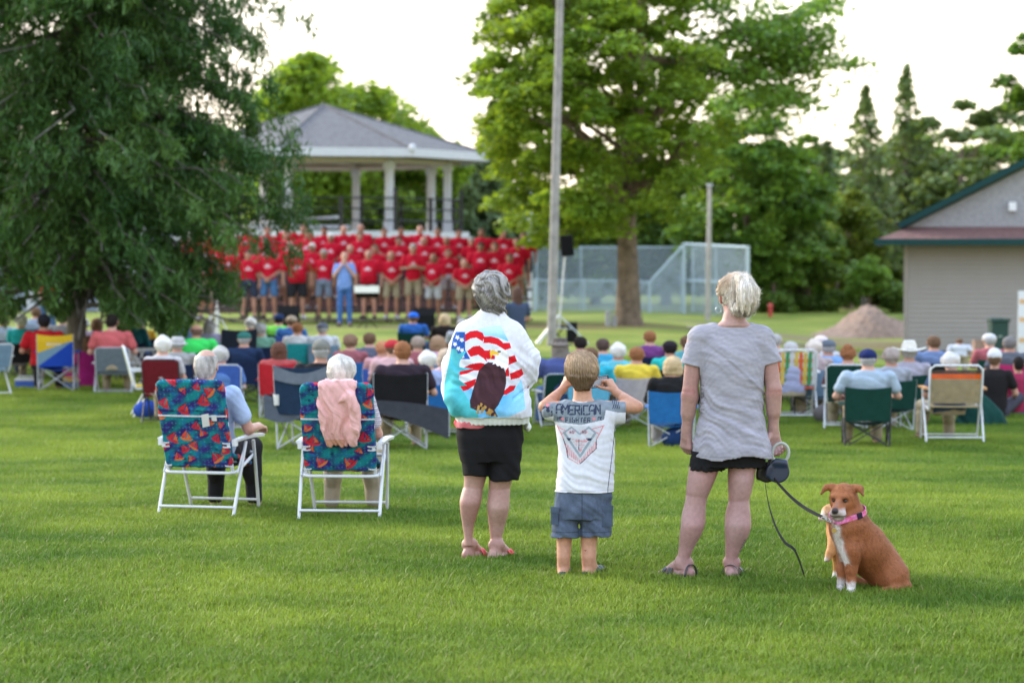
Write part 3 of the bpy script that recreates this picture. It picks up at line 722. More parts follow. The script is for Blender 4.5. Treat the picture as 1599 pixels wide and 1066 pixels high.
# ---- anatomy
def arm(S, sh, el, wr, r=1.0, ru=.050, re=.040, rw=.027, k=.02):
    sh, el, wr = map(np.array, (sh, el, wr))
    S.cone(sh, el, ru*r, re*r, k); S.cone(el, wr, re*r, rw*r, k); m = el+(wr-el)*.28; S.cone(el+(wr-el)*.12, m+(wr-el)*.15, re*1.06*r, re*1.02*r, k)
def hand(S, wr, d, pn, side, size=1.0, curl=.5, spread=.0, thumb=(.6, .5), k=.006, fingers=None):
    """five separate fingers; d = direction of the hand, pn = palm normal (the way the palm faces), side = direction of the thumb"""
    d = np.array(d, float); d /= np.linalg.norm(d); pn = np.array(pn, float); pn -= d*(pn@d); pn /= np.linalg.norm(pn)
    sd = np.cross(d, pn); sd *= np.sign(sd@np.array(side, float)) or 1; wr = np.array(wr, float); z = size
    S.cone(wr-d*.01*z, wr+d*.03*z, .025*z, .024*z, .012)
    for q in (-1, -.33, .33, 1):
        S.cone(wr+d*.02*z+sd*.014*q*z, wr+d*.082*z+sd*.0285*q*z, .0155*z, .0125*z, .012)
    Ls = [.072, .080, .074, .058]; tips = []
    for i, q in enumerate((1, .33, -.33, -1)):
        c = curl if fingers is None else fingers[i]
        p = wr+d*(.086-.004*abs(q))*z+sd*.0285*q*z; a = 0; seg = [.46, .31, .23]
        for j in range(3):
            a += c*(1.05, 1.25, .9)[j]; v = d*math.cos(a)+pn*math.sin(a)+sd*q*spread*.15
            e = p+v*Ls[i]*seg[j]*z; S.cone(p, e, (.0098, .0086, .0078)[j]*z, (.0088, .0079, .0066)[j]*z, k); p = e
        tips.append(p)
    p = wr+d*.022*z+sd*.026*z+pn*.006*z; v = d*.55+sd*(.75*thumb[0]+.1)+pn*thumb[1]
    for j, L in enumerate((.042, .032, .026)):
        v = v/np.linalg.norm(v); e = p+v*L*z; S.cone(p, e, (.0150, .0108, .0098)[j]*z, (.0112, .0098, .0078)[j]*z, .008 if j == 0 else k); p = e; v = v+d*.25-sd*.28*j+pn*.25*thumb[1]
    return tips
def foot(S, an, yaw, L=.24, w=1.0, k=.015, zg=None):
    """heel, instep, ball and five toes; yaw 0 = pointing +Y"""
    a = np.array(an, float); zg = zg if zg is not None else 0; f = np.array([math.sin(yaw), math.cos(yaw), 0]); s = np.array([math.cos(yaw), -math.sin(yaw), 0])
    heel = np.array([a[0], a[1], zg])-f*L*.13; q = L/.24
    S.ell(heel+np.array([0, 0, .032*q]), np.array([.031, .036, .036])*q, k=.02); S.cone(a, heel+f*.03+np.array([0, 0, .035*q]), .030*q, .032*q, .02)
    S.cone(a+f*.02, heel+f*L*.66+np.array([0, 0, .026*q]), .033*q, .024*q*w, .025)
    for t in (-1, 0, 1): S.cone(heel+s*t*.012*q+np.array([0, 0, .02*q]), heel+f*L*.72+s*t*.024*q*w+np.array([0, 0, .019*q]), .02*q, .018*q, .015)
    return heel, f, s, q
def toes(S, heel, f, s, q, side, k=.005):
    for i in range(5):
        t = (i-2)*.0175*q*side; l = (.235, .232, .224, .214, .2)[i]*q; r = (.0125, .0095, .009, .0088, .0085)[i]*q
        b = heel+f*.185*q-s*t+np.array([0, 0, .016*q]); S.cone(b, heel+f*l-s*t+np.array([0, 0, .011*q]), r*1.05, r, k)
def head(S, c, yaw=0.0, pitch=0.0, q=1.0, k=.015, face=True, ears=True):
    """c = centre of the skull"""
    c = np.array(c, float); M = np.array(Matrix.Rotation(yaw, 3, 'Z') @ Matrix.Rotation(pitch, 3, 'X'))
    def w(x, y, z): return c+M@(np.array([x, y, z])*q)
    S.ell(w(0, -.008, .018), np.array([.076, .094, .092])*q, M, .02); S.ell(w(0, .022, -.035), np.array([.062, .072, .078])*q, M, .03)
    S.ell(w(0, .055, -.083), np.array([.034, .034, .028])*q, M, .03)
    if face:
        S.cone(w(0, .088, .002), w(0, .112, -.034), .009*q, .014*q, .012); S.ell(w(.011, .098, -.037), np.array([.009, .010, .008])*q, M, .006); S.ell(w(-.011, .098, -.037), np.array([.009, .010, .008])*q, M, .006)
        for e in (-1, 1): S.ell(w(.031*e, .094, .004), np.array([.019, .016, .013])*q, M, .012, op='s'); S.ell(w(.031*e, .078, .004), np.array([.0125]*3)*q, M, .004)
        S.cone(w(-.03, .086, .020), w(.03, .086, .020), .008*q, .008*q, .015)
        S.cone(w(-.018, .089, -.063), w(.018, .089, -.063), .006*q, .006*q, .006); S.cone(w(-.016, .088, -.072), w(.016, .088, -.072), .0065*q, .0065*q, .006)
    if ears:
        for e in (-1, 1):
            Me = M@np.array(Matrix.Rotation(.42*e, 3, 'Z')); S.ell(w(.083*e, -.012, -.012), np.array([.010, .021, .033])*q, Me, .007); S.ell(w(.095*e, -.006, -.010), np.array([.008, .011, .018])*q, Me, .006, op='s')
    return w
def eyes(parent, w, q=1.0):
    for e in (-1, 1):
        mb = MB(); c = w(.031*e, .0795, .004); mb.lathe([(.0005, -.012*q), (.008*q, -.009*q), (.0122*q, 0), (.008*q, .009*q), (.0005, .012*q)], c, 12, 0)
        p = w(.031*e, .0885, .004); mb.lathe([(.0004, -.0062*q), (.0045*q, -.004*q), (.0062*q, 0), (.0045*q, .004*q), (.0004, .0062*q)], p, 10, 1)
        mb.build('eye', [mat('eye_white', (.75, .72, .68), .2, .05), mat('iris', (.05, .035, .02), .15, .1)], parent, smooth=True)
def strands(name, hair, roots, flow, m, parent, colf, length=.07, width=.0016, n=6, lift=.002, seed=1, jit=.25, sag=0.0, free=0.0):
    """thin ribbons of hair that follow the hair volume; free > 0 lets the ends leave it"""
    r = np.random.default_rng(seed); P = roots.astype(float).copy(); K = len(P); L = length*r.uniform(.55, 1.3, K); st = (L/n)[:, None]
    rowp = [P.copy()]; J = r.normal(size=(K, 3))*jit; nrm = [hair.grad(P)]
    for i in range(n):
        g = nrm[-1]; f = flow(P)+J; f[:, 2] -= sag*i; fr = free*(i/n)**1.5
        f = f-g*((f*g).sum(1)[:, None])*(1-fr); f /= np.linalg.norm(f, axis=1)[:, None]+1e-9; P = P+f*st
        d = hair(P); off = lift*(1+i*.25); P = P-g*((d-off)*(1-fr))[:, None]; rowp.append(P.copy()); nrm.append(hair.grad(P))
    A = np.stack(rowp, 1); Nn = np.stack(nrm, 1); T = np.gradient(A, axis=1); Bn = np.cross(T, Nn); Bn /= np.linalg.norm(Bn, axis=2)[:, :, None]+1e-9
    w = width*np.array([1-.8*(i/n)**2 for i in range(n+1)])[None, :, None]*r.uniform(.6, 1.5, K)[:, None, None]
    V = np.stack([A-Bn*w, A+Bn*w], 2).reshape(K*(n+1)*2, 3)
    base = (np.arange(K)*(n+1)*2)[:, None]+np.arange(n)[None]*2; F = np.stack([base, base+1, base+3, base+2], -1).reshape(-1, 4)
    c = colf(roots, r); col = np.repeat(c, (n+1)*2, 0)
    o = bpy.data.objects.new(name, np_mesh(name, V, F, col, True, [m])); return link(o, parent)
SKIN = mat('skin', (.5, .3, .22), .5, .10, 55, .4, 200, spec=.35, attr=True, bdist=.001)
def skincol(base, blot=.10, seed=5):
    def f(P):
        w = wav(P, seed, 26, 6)*blot; c = np.array(base)[None]*(1+w[:, None]*np.array([.5, 1, 1])); return np.clip(c, 0, 1)
    return f
HAIRM = mat('hair', (.3, .2, .1), .45, .12, 60, .3, 400, spec=.5, attr=True)
PAINT = mat('cloth_painted', (.5, .5, .5), .85, .07, 40, .45, 420, spec=.15, attr=True, bdist=.001)
# ============================================================ the people in front
def loc_fn(px0, base, s, zs=None):
    return (lambda px: (px-px0)/s), (lambda py: (base-py)/s)
def rows_from(tab, px0, base, s, zx, ox, oy, cy=0.0, b=None, ratio=.62, off=0.0):
    """tab rows of (zoom y, zoom x left, zoom x right[, centre y, half depth]) measured on an enlargement with scale zx and origin ox, oy"""
    out = []
    for t in tab:
        y, x0, x1 = t[:3]; z = (base-(oy+y/zx))/s; a = (x1-x0)/zx/s/2-off; cx = (ox+(x0+x1)/2/zx-px0)/s
        c = t[3] if len(t) > 3 else cy; d = t[4] if len(t) > 4 else a*ratio
        out.append((z, cx, c, a, d-(off if len(t) > 4 else 0)))
    return out
FG = 'people standing on the lawn in front'

def blonde_woman():
    px0, base, s = 1140, 905, 297.6; Y = F_PX/s
    X, Z = loc_fn(px0, base, s); g = gnd(px0, Y)
    T = lambda tab, **k: rows_from(tab, px0, base, s, 1.973, 1000, 400, **k)
    # ---- body
    B = Body(.02)
    hc = (X(1149), .03, Z(462))
    w = head(B, hc, yaw=.12, pitch=-.05, q=.96)
    neck = [(Z(508), X(1146), -.01, .085, .06), (Z(500), X(1146), -.005, .064, .056), (Z(488), X(1147), 0, .056, .058), (Z(470), X(1149), .015, .054, .058)]
    B.loft(neck, k=.03)
    B.loft([(Z(700), X(1141), 0, .15, .11), (Z(620), X(1141), 0, .145, .095), (Z(560), X(1142), 0, .165, .10), (Z(525), X(1142), 0, .15, .08), (Z(508), X(1144), 0, .10, .055)], k=.03)
    LL = [(640, 152, 252), (690, 146, 232, 0, .085), (724, 141, 216, 0, .075), (760, 138, 204, .0, .062), (800, 127, 201, -.012, .060), (830, 124, 200, -.024, .064), (860, 122, 189, -.020, .055), (900, 120, 167, -.005, .040), (940, 117, 149, 0, .033), (962, 115, 150, 0, .034)]
    RL = [(640, 270, 362), (690, 271, 352, 0, .085), (724, 272, 345, 0, .075), (760, 272, 338, 0, .062), (800, 262, 342, -.012, .060), (830, 260, 343, -.024, .064), (860, 262, 336, -.020, .055), (900, 263, 317, -.005, .040), (940, 265, 298, 0, .033), (968, 264, 298, 0, .034)]
    B.post = lambda P: (.0028*np.exp(-((P[:, 2]-Z(783)-.12*np.abs(P[:, 0]-.02))/.014)**2)+.001*np.exp(-((P[:, 2]-Z(774))/.02)**2)+.0012*wav(P, 31, 55, 5))*(P[:, 1] < .02)*(P[:, 2] < .7)+.0016*np.exp(-((P[:, 2]-Z(611))/.006)**2)*(P[:, 1] < 0)*(np.abs(P[:, 0]) > .2)
    B.loft(T(LL, ratio=.9), k=.02); B.loft(T(RL, ratio=.9), k=.02)
    for (px, yaw, sd) in ((1070, -.8, -1), (1144, .25, 1)):
        h, f, ss, q = foot(B, (X(px), .0, .085), yaw, .235, 1); toes(B, h, f, ss, q, sd)
        for e in (-1, 1): B.ell((X(px)+.033*e, .0, .085), (.013, .017, .02), k=.02)
    # arms: left hanging with a loose fist, right bent a little, holding the leash
    lsh, lel, lwr = (X(1086), 0, Z(535)), (X(1077), -.015, Z(615)), (X(1073), .02, Z(674))
    B.cone(lsh, lel, .047, .040); B.cone(lel, lwr, .039, .0265); B.cone((X(1077.5), -.01, Z(622)), (X(1075), .0, Z(645)), .0425, .036)
    hand(B, (lwr[0], .022, lwr[2]+.002), (-.02, .12, -1), (.75, .6, 0), (.4, 1, 0), 1.06, curl=.6, thumb=(.3, .8))
    rsh, rel, rwr = (X(1196), 0, Z(535)), (X(1208), -.02, Z(608)), (X(1209), .02, Z(672))
    B.cone(rsh, rel, .048, .040); B.cone(rel, rwr, .039, .0265); B.cone((X(1207), -.015, Z(618)), (X(1208.5), -.005, Z(642)), .0425, .036)
    HD = (.10, .12, -1)
    tips = hand(B, (rwr[0], .02, rwr[2]), HD, (.35, -.9, .05), (-1, -.1, 0), 1.10, curl=1.0, thumb=(.7, .35), fingers=[.62, .68, .74, .8])
    def skin(P):
        c = skincol((.37, .215, .19), .10)(P)
        leg = np.clip((.80-P[:, 2])*6, 0, 1)[:, None]; c = c*(1-leg)+c*np.array([.98, .98, 1.06])*leg
        el = np.exp(-((P[:, 2]-Z(611))**2)/.0006)*(np.abs(P[:, 0]-X(1141)) > .19)*(P[:, 1] < -.01); c = c*(1-.25*el[:, None]*np.array([.3, 1, 1]))
        ear = np.exp(-(((P-np.array(w(-.085, -.01, -.012)))**2).sum(1))/.0009); c = c*(1-ear[:, None])+np.array([.62, .16, .12])*ear[:, None]
        # small tattoo on the right calf
        tx, tz = P[:, 0]-X(1161), P[:, 2]-Z(852); td = (np.abs(tx-.35*tz) < .010)*(np.abs(tz) < .035)*(np.sin(tz*420+np.sin(tx*300)*2) > -.35)*(P[:, 1] < .03)
        c[td] = c[td]*.35+np.array([.02, .05, .07])
        return c
    me = sdf_mesh('person', B, .0046, SKIN, skin); body = link(bpy.data.objects.new('person', me)); body.location = g
    tag(body, 'blonde woman in a grey T-shirt and black shorts, holding a dog leash', 'person', FG)
    eyes(body, w, .96)
    # ---- T-shirt, loose, flaring at the hem
    S = Body(.02)
    ST = [(626, 152, 408, 0, .165), (600, 156, 408, 0, .165), (560, 163, 398, 0, .152), (520, 174, 386, 0, .140), (480, 182, 380, 0, .130), (430, 185, 380, 0, .125), (370, 184, 384, 0, .128), (320, 186, 384, 0, .125), (285, 182, 384, 0, .115), (255, 186, 380, 0, .095), (235, 200, 365, 0, .080), (218, 216, 342, 0, .066)]
    S.loft(T(ST), k=.02, n=2.1)
    S.cone((X(1094), 0, Z(524)), (X(1081), -.008, Z(572)), .047, .054, .03); S.cone((X(1189), 0, Z(524)), (X(1203), -.012, Z(569)), .047, .054, .03)
    S.cone((X(1091), 0, Z(528)), (X(1081), -.004, Z(570)), .055, .055, .03); S.cone((X(1192), 0, Z(528)), (X(1203), -.004, Z(567)), .055, .055, .03)
    S.cone((X(1114), 0, Z(516)), (X(1095), 0, Z(528)), .040, .048, .04); S.cone((X(1171), 0, Z(516)), (X(1189), 0, Z(528)), .040, .048, .04)
    # open neck and flat sleeve ends
    S.ell((X(1144), 0, Z(498)), (.098, .085, .036), k=.006, op='s')
    ce, cf = (X(1076), 0, Z(566)), (X(1209), 0, Z(563))
    def post(P):
        d = np.zeros(len(P)); z = P[:, 2]
        d += .0045*folds(P, (.5, 0, 1), 75, 3)*np.clip((1.38-z)*4, 0, 1)*np.clip((z-.62)*9, 0, 1)
        d += .0095*np.sin(P[:, 0]*46+1.5*np.sin(P[:, 0]*17)+P[:, 2]*5)*np.clip((Z(640)-z)*4.2, 0, 1)*(np.abs(P[:, 0]) < .25)
        dg = np.abs((P[:, 2]-Z(600))-(-.9*(P[:, 0]-X(1180)))); d += -.005*np.exp(-(dg/.012)**2)*(z > Z(640))*(z < Z(560))
        d = np.where(z < Z(714)+.012*np.sin(P[:, 0]*19), d+.03, d)
        return d
    S.post = post
    nl, nr = np.array([-.25, 0, -1.])/1.031, np.array([.25, 0, -1.])/1.031; pl, pr = np.array([X(1078), 0, Z(570)]), np.array([X(1207), 0, Z(567)])
    S._add(lambda P: np.where(P[:, 0] < X(1092), (P-pl)@nl, np.where(P[:, 0] > X(1192.5), (P-pr)@nr, -.3))*(P[:, 2] > Z(612))-.3*(P[:, 2] <= Z(612)), (0, 0, 0), 9, .004, 'i')
    def shirt(P):
        a = wav(P*np.array([1, 1, 2.2]), 4, 60, 8)*.07+wav(P*np.array([.6, 1, 2.4]), 7, 230, 6)*.07
        c = np.array([.315, .305, .355])[None]*(1+a[:, None])
        lace = (np.abs(P[:, 0]-X(1094)) < .016)*(P[:, 2] < Z(600))*(P[:, 2] > Z(645))*(wav(P, 12, 300, 4) > .2); c[lace] *= .6
        seam = (np.abs(np.abs(P[:, 0]-X(1142))-.168-.10*(P[:, 2]-Z(560))*0) < .0018)*(P[:, 2] > Z(560)); c[seam] *= .86
        hem = (np.abs(P[:, 2]-Z(711)) < .0025); c[hem] *= .8
        return c
    sdf_obj('t_shirt', S, .0046, mat('jersey', (.3, .3, .33), .9, .05, 60, .35, 500, spec=.1, attr=True, bdist=.001), body, shirt)
    # ---- shorts with a frayed hem
    H = Body(.012)
    H.loft(T([(600, 156, 382, 0, .125), (620, 156, 386, 0, .13), (640, 153, 384, 0, .12), (648, 153, 380, 0, .12)]), k=.01, n=2.2)
    H.loft(T([(620, 155, 262, 0, .10), (660, 150, 262, 0, .10)]), k=.01); H.loft(T([(620, 262, 388, 0, .10), (648, 264, 384, 0, .10)]), k=.01)
    H.post = lambda P: .0035*wav(P, 5, 190, 5)*np.clip((Z(722)-P[:, 2])*30, 0, 1)+.002*folds(P, (1, 0, .4), 60, 8)
    sdf_obj('shorts', H, .005, cloth('black', (.012, .012, .014)), body)
    # ---- hair: cap, high pony tail
    hm = Body(.012)
    hm.ell((X(1148), .028, Z(457)), (.078, .094, .098), k=.015); hm.ell((X(1150), -.035, Z(437)), (.045, .035, .03), k=.03)
    tail = [(X(1152), -.052, Z(434)), (X(1158), -.084, Z(438)), (X(1162), -.100, Z(452)), (X(1163), -.098, Z(466)), (X(1161), -.088, Z(477))]
    hm.chain(tail, [.026, .036, .047, .048, .036], .010)
    hm.chain([(X(1166), -.07, Z(438)), (X(1174), -.085, Z(454)), (X(1173), -.08, Z(472))], [.020, .027, .020], .012)
    hm.chain([(X(1130), -.02, Z(444)), (X(1127), .0, Z(455)), (X(1126), .02, Z(470))], [.026, .020, .010], .03)
    hm.cone((X(1147), -.05, Z(480)), (X(1147), -.035, Z(489)), .028, .008, .02)
    # keep the ear free
    hm.ell(w(-.09, -.012, -.02), (.022, .03, .036), k=.01, op='s')
    hm.ell(w(0, .12, -.02), (.075, .07, .10), k=.015, op='s')
    def hp(P): 
        a = np.arctan2(P[:, 1]+.04, P[:, 0]-X(1158)); return .0052*np.sin(a*19+2.2*wav(P, 3, 25, 4))*np.clip((Z(440)-P[:, 2])*12, .15, 1)+.0015*wav(P, 8, 240, 4)
    hm.post = hp
    def hcol(P, r=None):
        n = len(P); t = np.clip(.5+.5*wav(P*np.array([3, 3, .5]), 6, 55, 6), 0, 1)[:, None]
        c = np.array([.92, .86, .79])*t+np.array([.60, .51, .43])*(1-t)
        under = np.clip((X(1140)-P[:, 0])*22, 0, 1)[:, None]*np.clip((P[:, 2]-Z(480))*8, 0, 1)[:, None]*(P[:, 1] > -.075)[:, None]; c = c*(1-.75*under)+np.array([.50, .29, .14])*.75*under
        if r is not None: c = c*r.uniform(.55, 1.22, n)[:, None]
        return c
    me = sdf_mesh('hair', hm, .0036, HAIRM, hcol); h = link(bpy.data.objects.new('hair', me), body)
    V = np.array([v.co[:] for v in me.vertices]); r = np.random.default_rng(2); top = np.array([X(1152), -.06, Z(428)])
    rt = V[r.choice(len(V), 5200)]
    def flow(P):
        d = P-top; dn = d/(np.linalg.norm(d, axis=1)[:, None]+1e-6); cap = (P[:, 1] > -.055)[:, None]
        return np.where(cap, -dn+np.array([0, -.2, .1]), np.array([0, -.05, -1.])+dn*.25)
    strands('hair_strand', hm, rt, flow, HAIRM, h, lambda P, r: hcol(P, r), .10, .0014, 7, .003, 3, .10, free=.10)
    lo = V[(V[:, 2] < Z(462)) & (V[:, 1] < -.05)]; strands('hair_strand', hm, lo[r.choice(len(lo), 900)], lambda P: np.array([0, .02, -1.])+0*P, HAIRM, h, lambda P, r: hcol(P, r), .062, .0030, 6, .004, 13, .2, free=.9)
    fly = V[(V[:, 2] > Z(445))][r.choice(int((V[:, 2] > Z(445)).sum()), 320)]
    strands('hair_strand', hm, fly, lambda P: np.random.default_rng(5).normal(size=P.shape)*.6+np.array([.3, 0, .6]), HAIRM, h, lambda P, r: hcol(P, r), .05, .0014, 5, .004, 4, .5, free=1)
    nk = V[(V[:, 2] < Z(478)) & (V[:, 1] < .0)]; nk = nk[r.choice(len(nk), 260)]
    strands('hair_strand', hm, nk, lambda P: np.array([0, .12, -1.])+0*P, HAIRM, h, lambda P, r: hcol(P, r), .065, .0009, 6, .004, 6, .22, free=1)
    sr = V[(V[:, 0] > X(1176)) & (V[:, 2] < Z(455))]; sr = sr[r.choice(len(sr), 110)]
    strands('hair_strand', hm, sr, lambda P: np.array([.9, 0, -.5])+0*P, HAIRM, h, lambda P, r: hcol(P, r), .05, .0011, 6, .004, 7, .5, free=1)
    for e, xx in ((-1, 1123), (1, 1176)):
        mb = MB(); c = Vector((X(xx)+.004*e, .005, Z(484 if e < 0 else 488))); mb.tube([c+Vector((.014*math.cos(a)*(.8 if e > 0 else 1), .004*math.sin(a), .016*math.sin(a))) for a in np.linspace(0, 6.283, 21)], .0008, 6)
        mb.build('hoop_earring', metal('silver', (.5, .49, .47), .25), body, smooth=True)
    # ---- sandals
    for (px, yaw) in ((1070, -.8), (1144, .25)):
        a = np.array([X(px), 0, 0]); f = Vector((math.sin(yaw), math.cos(yaw), 0)); sd = Vector((math.cos(yaw), -math.sin(yaw), 0)); c = Vector((a[0], 0, 0)); mb = MB()
        mb.sheet(lambda u, v: tuple(c+f*(-.075+.265*u)+sd*((v-.5)*.092*(1-.35*abs(u-.62)))+Vector((0, 0, .006))), 10, 4, .014)
        for (u0, hgt, wd) in ((.55, .058, .03), (.70, .05, .022), (.12, .075, .012)):
            mb.sheet(lambda u, v: tuple(c+f*(-.075+.265*u0+(v-.5)*wd)+sd*(math.cos(math.pi*u)*.047)+Vector((0, 0, .004+hgt*math.sin(math.pi*u)**.7))), 12, 2, .003)
        mb.build('sandal', mat('sandal_black', (.05, .05, .055), .5, .3, 40), body)
    return body, g, X, Z
BW, BWg, BX, BZ = blonde_woman()

def seg_d(Q, a, b):
    a = np.array(a, float); b = np.array(b, float); d = b-a; t = np.clip(((Q-a)@d)/(d@d+1e-12), 0, 1); return np.linalg.norm(Q-a-t[:, None]*d, axis=1)
def tri_in(Q, pts): return in_poly(Q, pts)
def star_in(Q, c, r0, rot=0.0):
    q = Q-np.array(c); a = np.arctan2(q[:, 0], q[:, 1])+rot; r = np.hypot(q[:, 0], q[:, 1]); a = (a+np.pi/5) % (2*np.pi/5)-np.pi/5
    return r < r0*.45/(np.cos(np.abs(a))*.45+.0+np.abs(np.sin(a))*.74+1e-9)*1.0

def grey_woman():
    px0, base, s = 768, 876, 280.0; Y = F_PX/s; X, Z = loc_fn(px0, base, s); g = gnd(px0, Y)
    T = lambda tab, **k: rows_from(tab, px0, base, s, 2.133, 660, 400, **k)
    B = Body(.02); hc = (X(768.5), .02, Z(462)); w = head(B, hc, yaw=-.18, q=.97)
    B.loft([(Z(510), X(767), -.01, .09, .06), (Z(495), X(768), -.005, .064, .058), (Z(470), X(770), .01, .056, .06)], k=.03)
    B.loft(T([(188, 205, 265, 0, .05), (230, 165, 300, 0, .07), (300, 135, 320, 0, .09), (400, 125, 310, 0, .09), (560, 125, 322, 0, .10)]), k=.03)
    B.loft(T([(640, 135, 225, 0, .075), (700, 135, 215, 0, .072), (740, 137, 211, 0, .062), (765, 135, 204, .005, .056), (790, 130, 200, -.004, .056), (820, 123, 196, -.020, .060), (860, 125, 182, -.014, .049), (900, 131, 170, 0, .037), (940, 138, 168, .004, .032), (968, 138, 169, .004, .034)]), k=.02)
    B.loft(T([(640, 225, 318, 0, .075), (700, 225, 308, 0, .072), (750, 221, 297, 0, .062), (775, 219, 292, .005, .056), (800, 217, 291, -.004, .057), (840, 214, 290, -.020, .060), (870, 217, 283, -.014, .050), (900, 220, 273, 0, .040), (940, 225, 264, .004, .033), (980, 225, 265, .004, .034)]), k=.02)
    for (px, yaw, sd, dy) in ((733, .6, -1, .02), (775, .7, 1, -.02)):
        h, f, ss, q = foot(B, (X(px), dy, .085), yaw, .22, 1); toes(B, h, f, ss, q, sd)
        for e in (-1, 1): B.ell((X(px)+.031*e, dy, .085), (.013, .017, .02), k=.02)
    B.post = lambda P: (.0026*np.exp(-((P[:, 2]-Z(766)-.1*np.abs(P[:, 0]))/.010)**2)+.0014*wav(P, 33, 55, 5))*(P[:, 1] < .02)*(P[:, 2] < .6)
    # folded forearms with the hands closed on the opposite elbows
    for e, sh, el in ((-1, (X(722), 0, Z(528)), (X(708), .03, Z(618))), (1, (X(808), 0, Z(528)), (X(817), .04, Z(602)))):
        wr = (X(768)-e*.01, .19, Z(598)); B.cone(sh, el, .045, .036); B.cone(el, wr, .036, .026); hand(B, wr, (-e, -.15, .1), (0, -1, 0), (0, 0, 1), .95, .5)
    me = sdf_mesh('person', B, .0048, SKIN, skincol((.39, .225, .19), .14)); body = link(bpy.data.objects.new('person', me)); body.location = g
    tag(body, 'grey haired woman in a white jacket with a flag and eagle print', 'person', FG); eyes(body, w, .97)
    # ---- jacket: puffed sleeves, standing collar, gathered waist, straight band
    J = Body(.02)
    J.loft(T([(535, 98, 362, 0, .175), (515, 80, 366, 0, .185), (490, 70, 366, 0, .185), (455, 74, 352, 0, .175), (420, 80, 345, 0, .165), (380, 88, 345, 0, .155), (340, 96, 345, 0, .145), (300, 106, 340, 0, .135), (265, 118, 328, 0, .120), (235, 135, 312, 0, .100), (212, 155, 290, 0, .082), (196, 176, 278, 0, .070), (184, 186, 270, 0, .062)]), k=.03, n=2.2)
    J.cone((X(800), 0, Z(522)), (X(824), .02, Z(565)), .070, .072, .05); J.cone((X(822), .02, Z(565)), (X(820), .04, Z(592)), .072, .060, .04); J.cone((X(821), .05, Z(588)), (X(790), .19, Z(596)), .060, .050, .03)
    J.cone((X(728), 0, Z(522)), (X(712), .02, Z(575)), .068, .074, .05); J.cone((X(712), .02, Z(575)), (X(708), .05, Z(612)), .074, .058, .04); J.cone((X(706), .06, Z(606)), (X(745), .19, Z(598)), .058, .05, .03)
    def jpost(P):
        d = .0055*folds(P, (.55, 0, .8), 48, 5)*np.clip((Z(500)-P[:, 2])*5, .15, 1)+.003*folds(P, (1, 0, -.5), 95, 8)*np.clip((P[:, 0]-X(790))*9, .2, 1)
        d += .012*np.exp(-(np.abs(P[:, 2]-Z(600)-.7*(P[:, 0]-X(832)))/.010)**2)*(P[:, 0] > X(800))*(P[:, 0] < X(835))*(P[:, 1] < .02)
        return d+.005*np.sin(P[:, 0]*75+2*np.sin(P[:, 0]*21))*np.exp(-((P[:, 2]-Z(640))/.035)**2)
    J.post = jpost
    WHITE = np.array([.64, .65, .72]); RED = np.array([.60, .012, .02]); BLUE = np.array([.02, .09, .36]); TEAL = np.array([.07, .42, .50])
    def jcol(P):
        # q: coordinates of the print on the enlargement of the photograph 700..850 x 480..690, scale 5.073
        qx = ((P[:, 0]*s+px0)-700)*5.073; qy = ((base-P[:, 2]*s)-480)*5.073; Q = np.stack([qx, qy], 1); n = len(P); c = np.tile(WHITE, (n, 1)); back = P[:, 1] < .035
        lx = np.interp(qy, [150, 250, 420, 600, 860], [80, 35, 10, -30, -40]); rx = np.interp(qy, [150, 250, 330, 450, 620, 800, 860], [420, 470, 500, 540, 590, 612, 560])
        area = back & (qx > lx) & (qx < rx) & (qy > 165+.03*np.abs(qx-250)+25*np.sin(qx*.012)) & (qy < 862-.02*(qx-300)+(np.maximum(qx-480, 0))*-.45)
        t = np.clip(.5+.4*wav(P, 31, 22, 5), 0, 1)[:, None]; skyc = np.array([.09, .40, .80])*t+np.array([.28, .62, .88])*(1-t)
        up = np.clip((260-qy)/90, 0, 1)[:, None]; skyc = skyc*(1-up)+np.array([.50, .70, .90])*up; c[area] = skyc[area]
        # waving stripes
        c[back & tri_in(Q, [(90, 450), (133, 200), (230, 178), (292, 226), (400, 238), (492, 275), (548, 380), (602, 530), (545, 615), (440, 692), (200, 640), (70, 560)])] = WHITE
        for pl_ in ([(135, 215), (175, 190), (230, 182), (275, 200), (287, 232), (275, 268), (225, 238), (180, 245), (135, 272)], [(283, 232), (340, 228), (400, 245), (432, 275), (432, 322), (380, 292), (320, 278), (280, 282)], [(430, 280), (485, 278), (500, 320), (450, 335), (432, 325)],
                    [(150, 345), (200, 308), (250, 300), (285, 330), (312, 432), (285, 402), (240, 372), (180, 388)], [(283, 338), (335, 335), (335, 365), (372, 380), (372, 405), (310, 405), (285, 375)], [(478, 390), (525, 375), (545, 425), (480, 452)],
                    [(125, 475), (180, 445), (250, 432), (292, 440), (275, 480), (245, 497), (190, 492)], [(85, 502), (150, 480), (215, 490), (150, 520), (82, 534)], [(455, 475), (478, 470), (485, 540), (457, 540)], [(487, 520), (580, 485), (597, 530), (560, 555), (495, 568)],
                    [(38, 640), (60, 605), (120, 595), (222, 557), (215, 605), (160, 645), (60, 677), (33, 668)], [(442, 655), (490, 612), (537, 612), (520, 650), (460, 684), (440, 684)]):
            c[back & tri_in(Q, pl_)] = RED
        can = area & (qx < 135+np.clip(qy-330, 0, 80)*.55) & (qy > 195) & (qy < 405+.0*qx)
        c[can] = BLUE
        st = np.zeros(n, bool)
        for (sx, sy, r0) in ((75, 240, 22), (110, 258, 22), (55, 292, 20), (83, 325, 20), (112, 338, 20), (52, 352, 16), (86, 383, 16), (118, 388, 17)): st |= star_in(Q, (sx, sy), r0)
        c[can & st] = WHITE
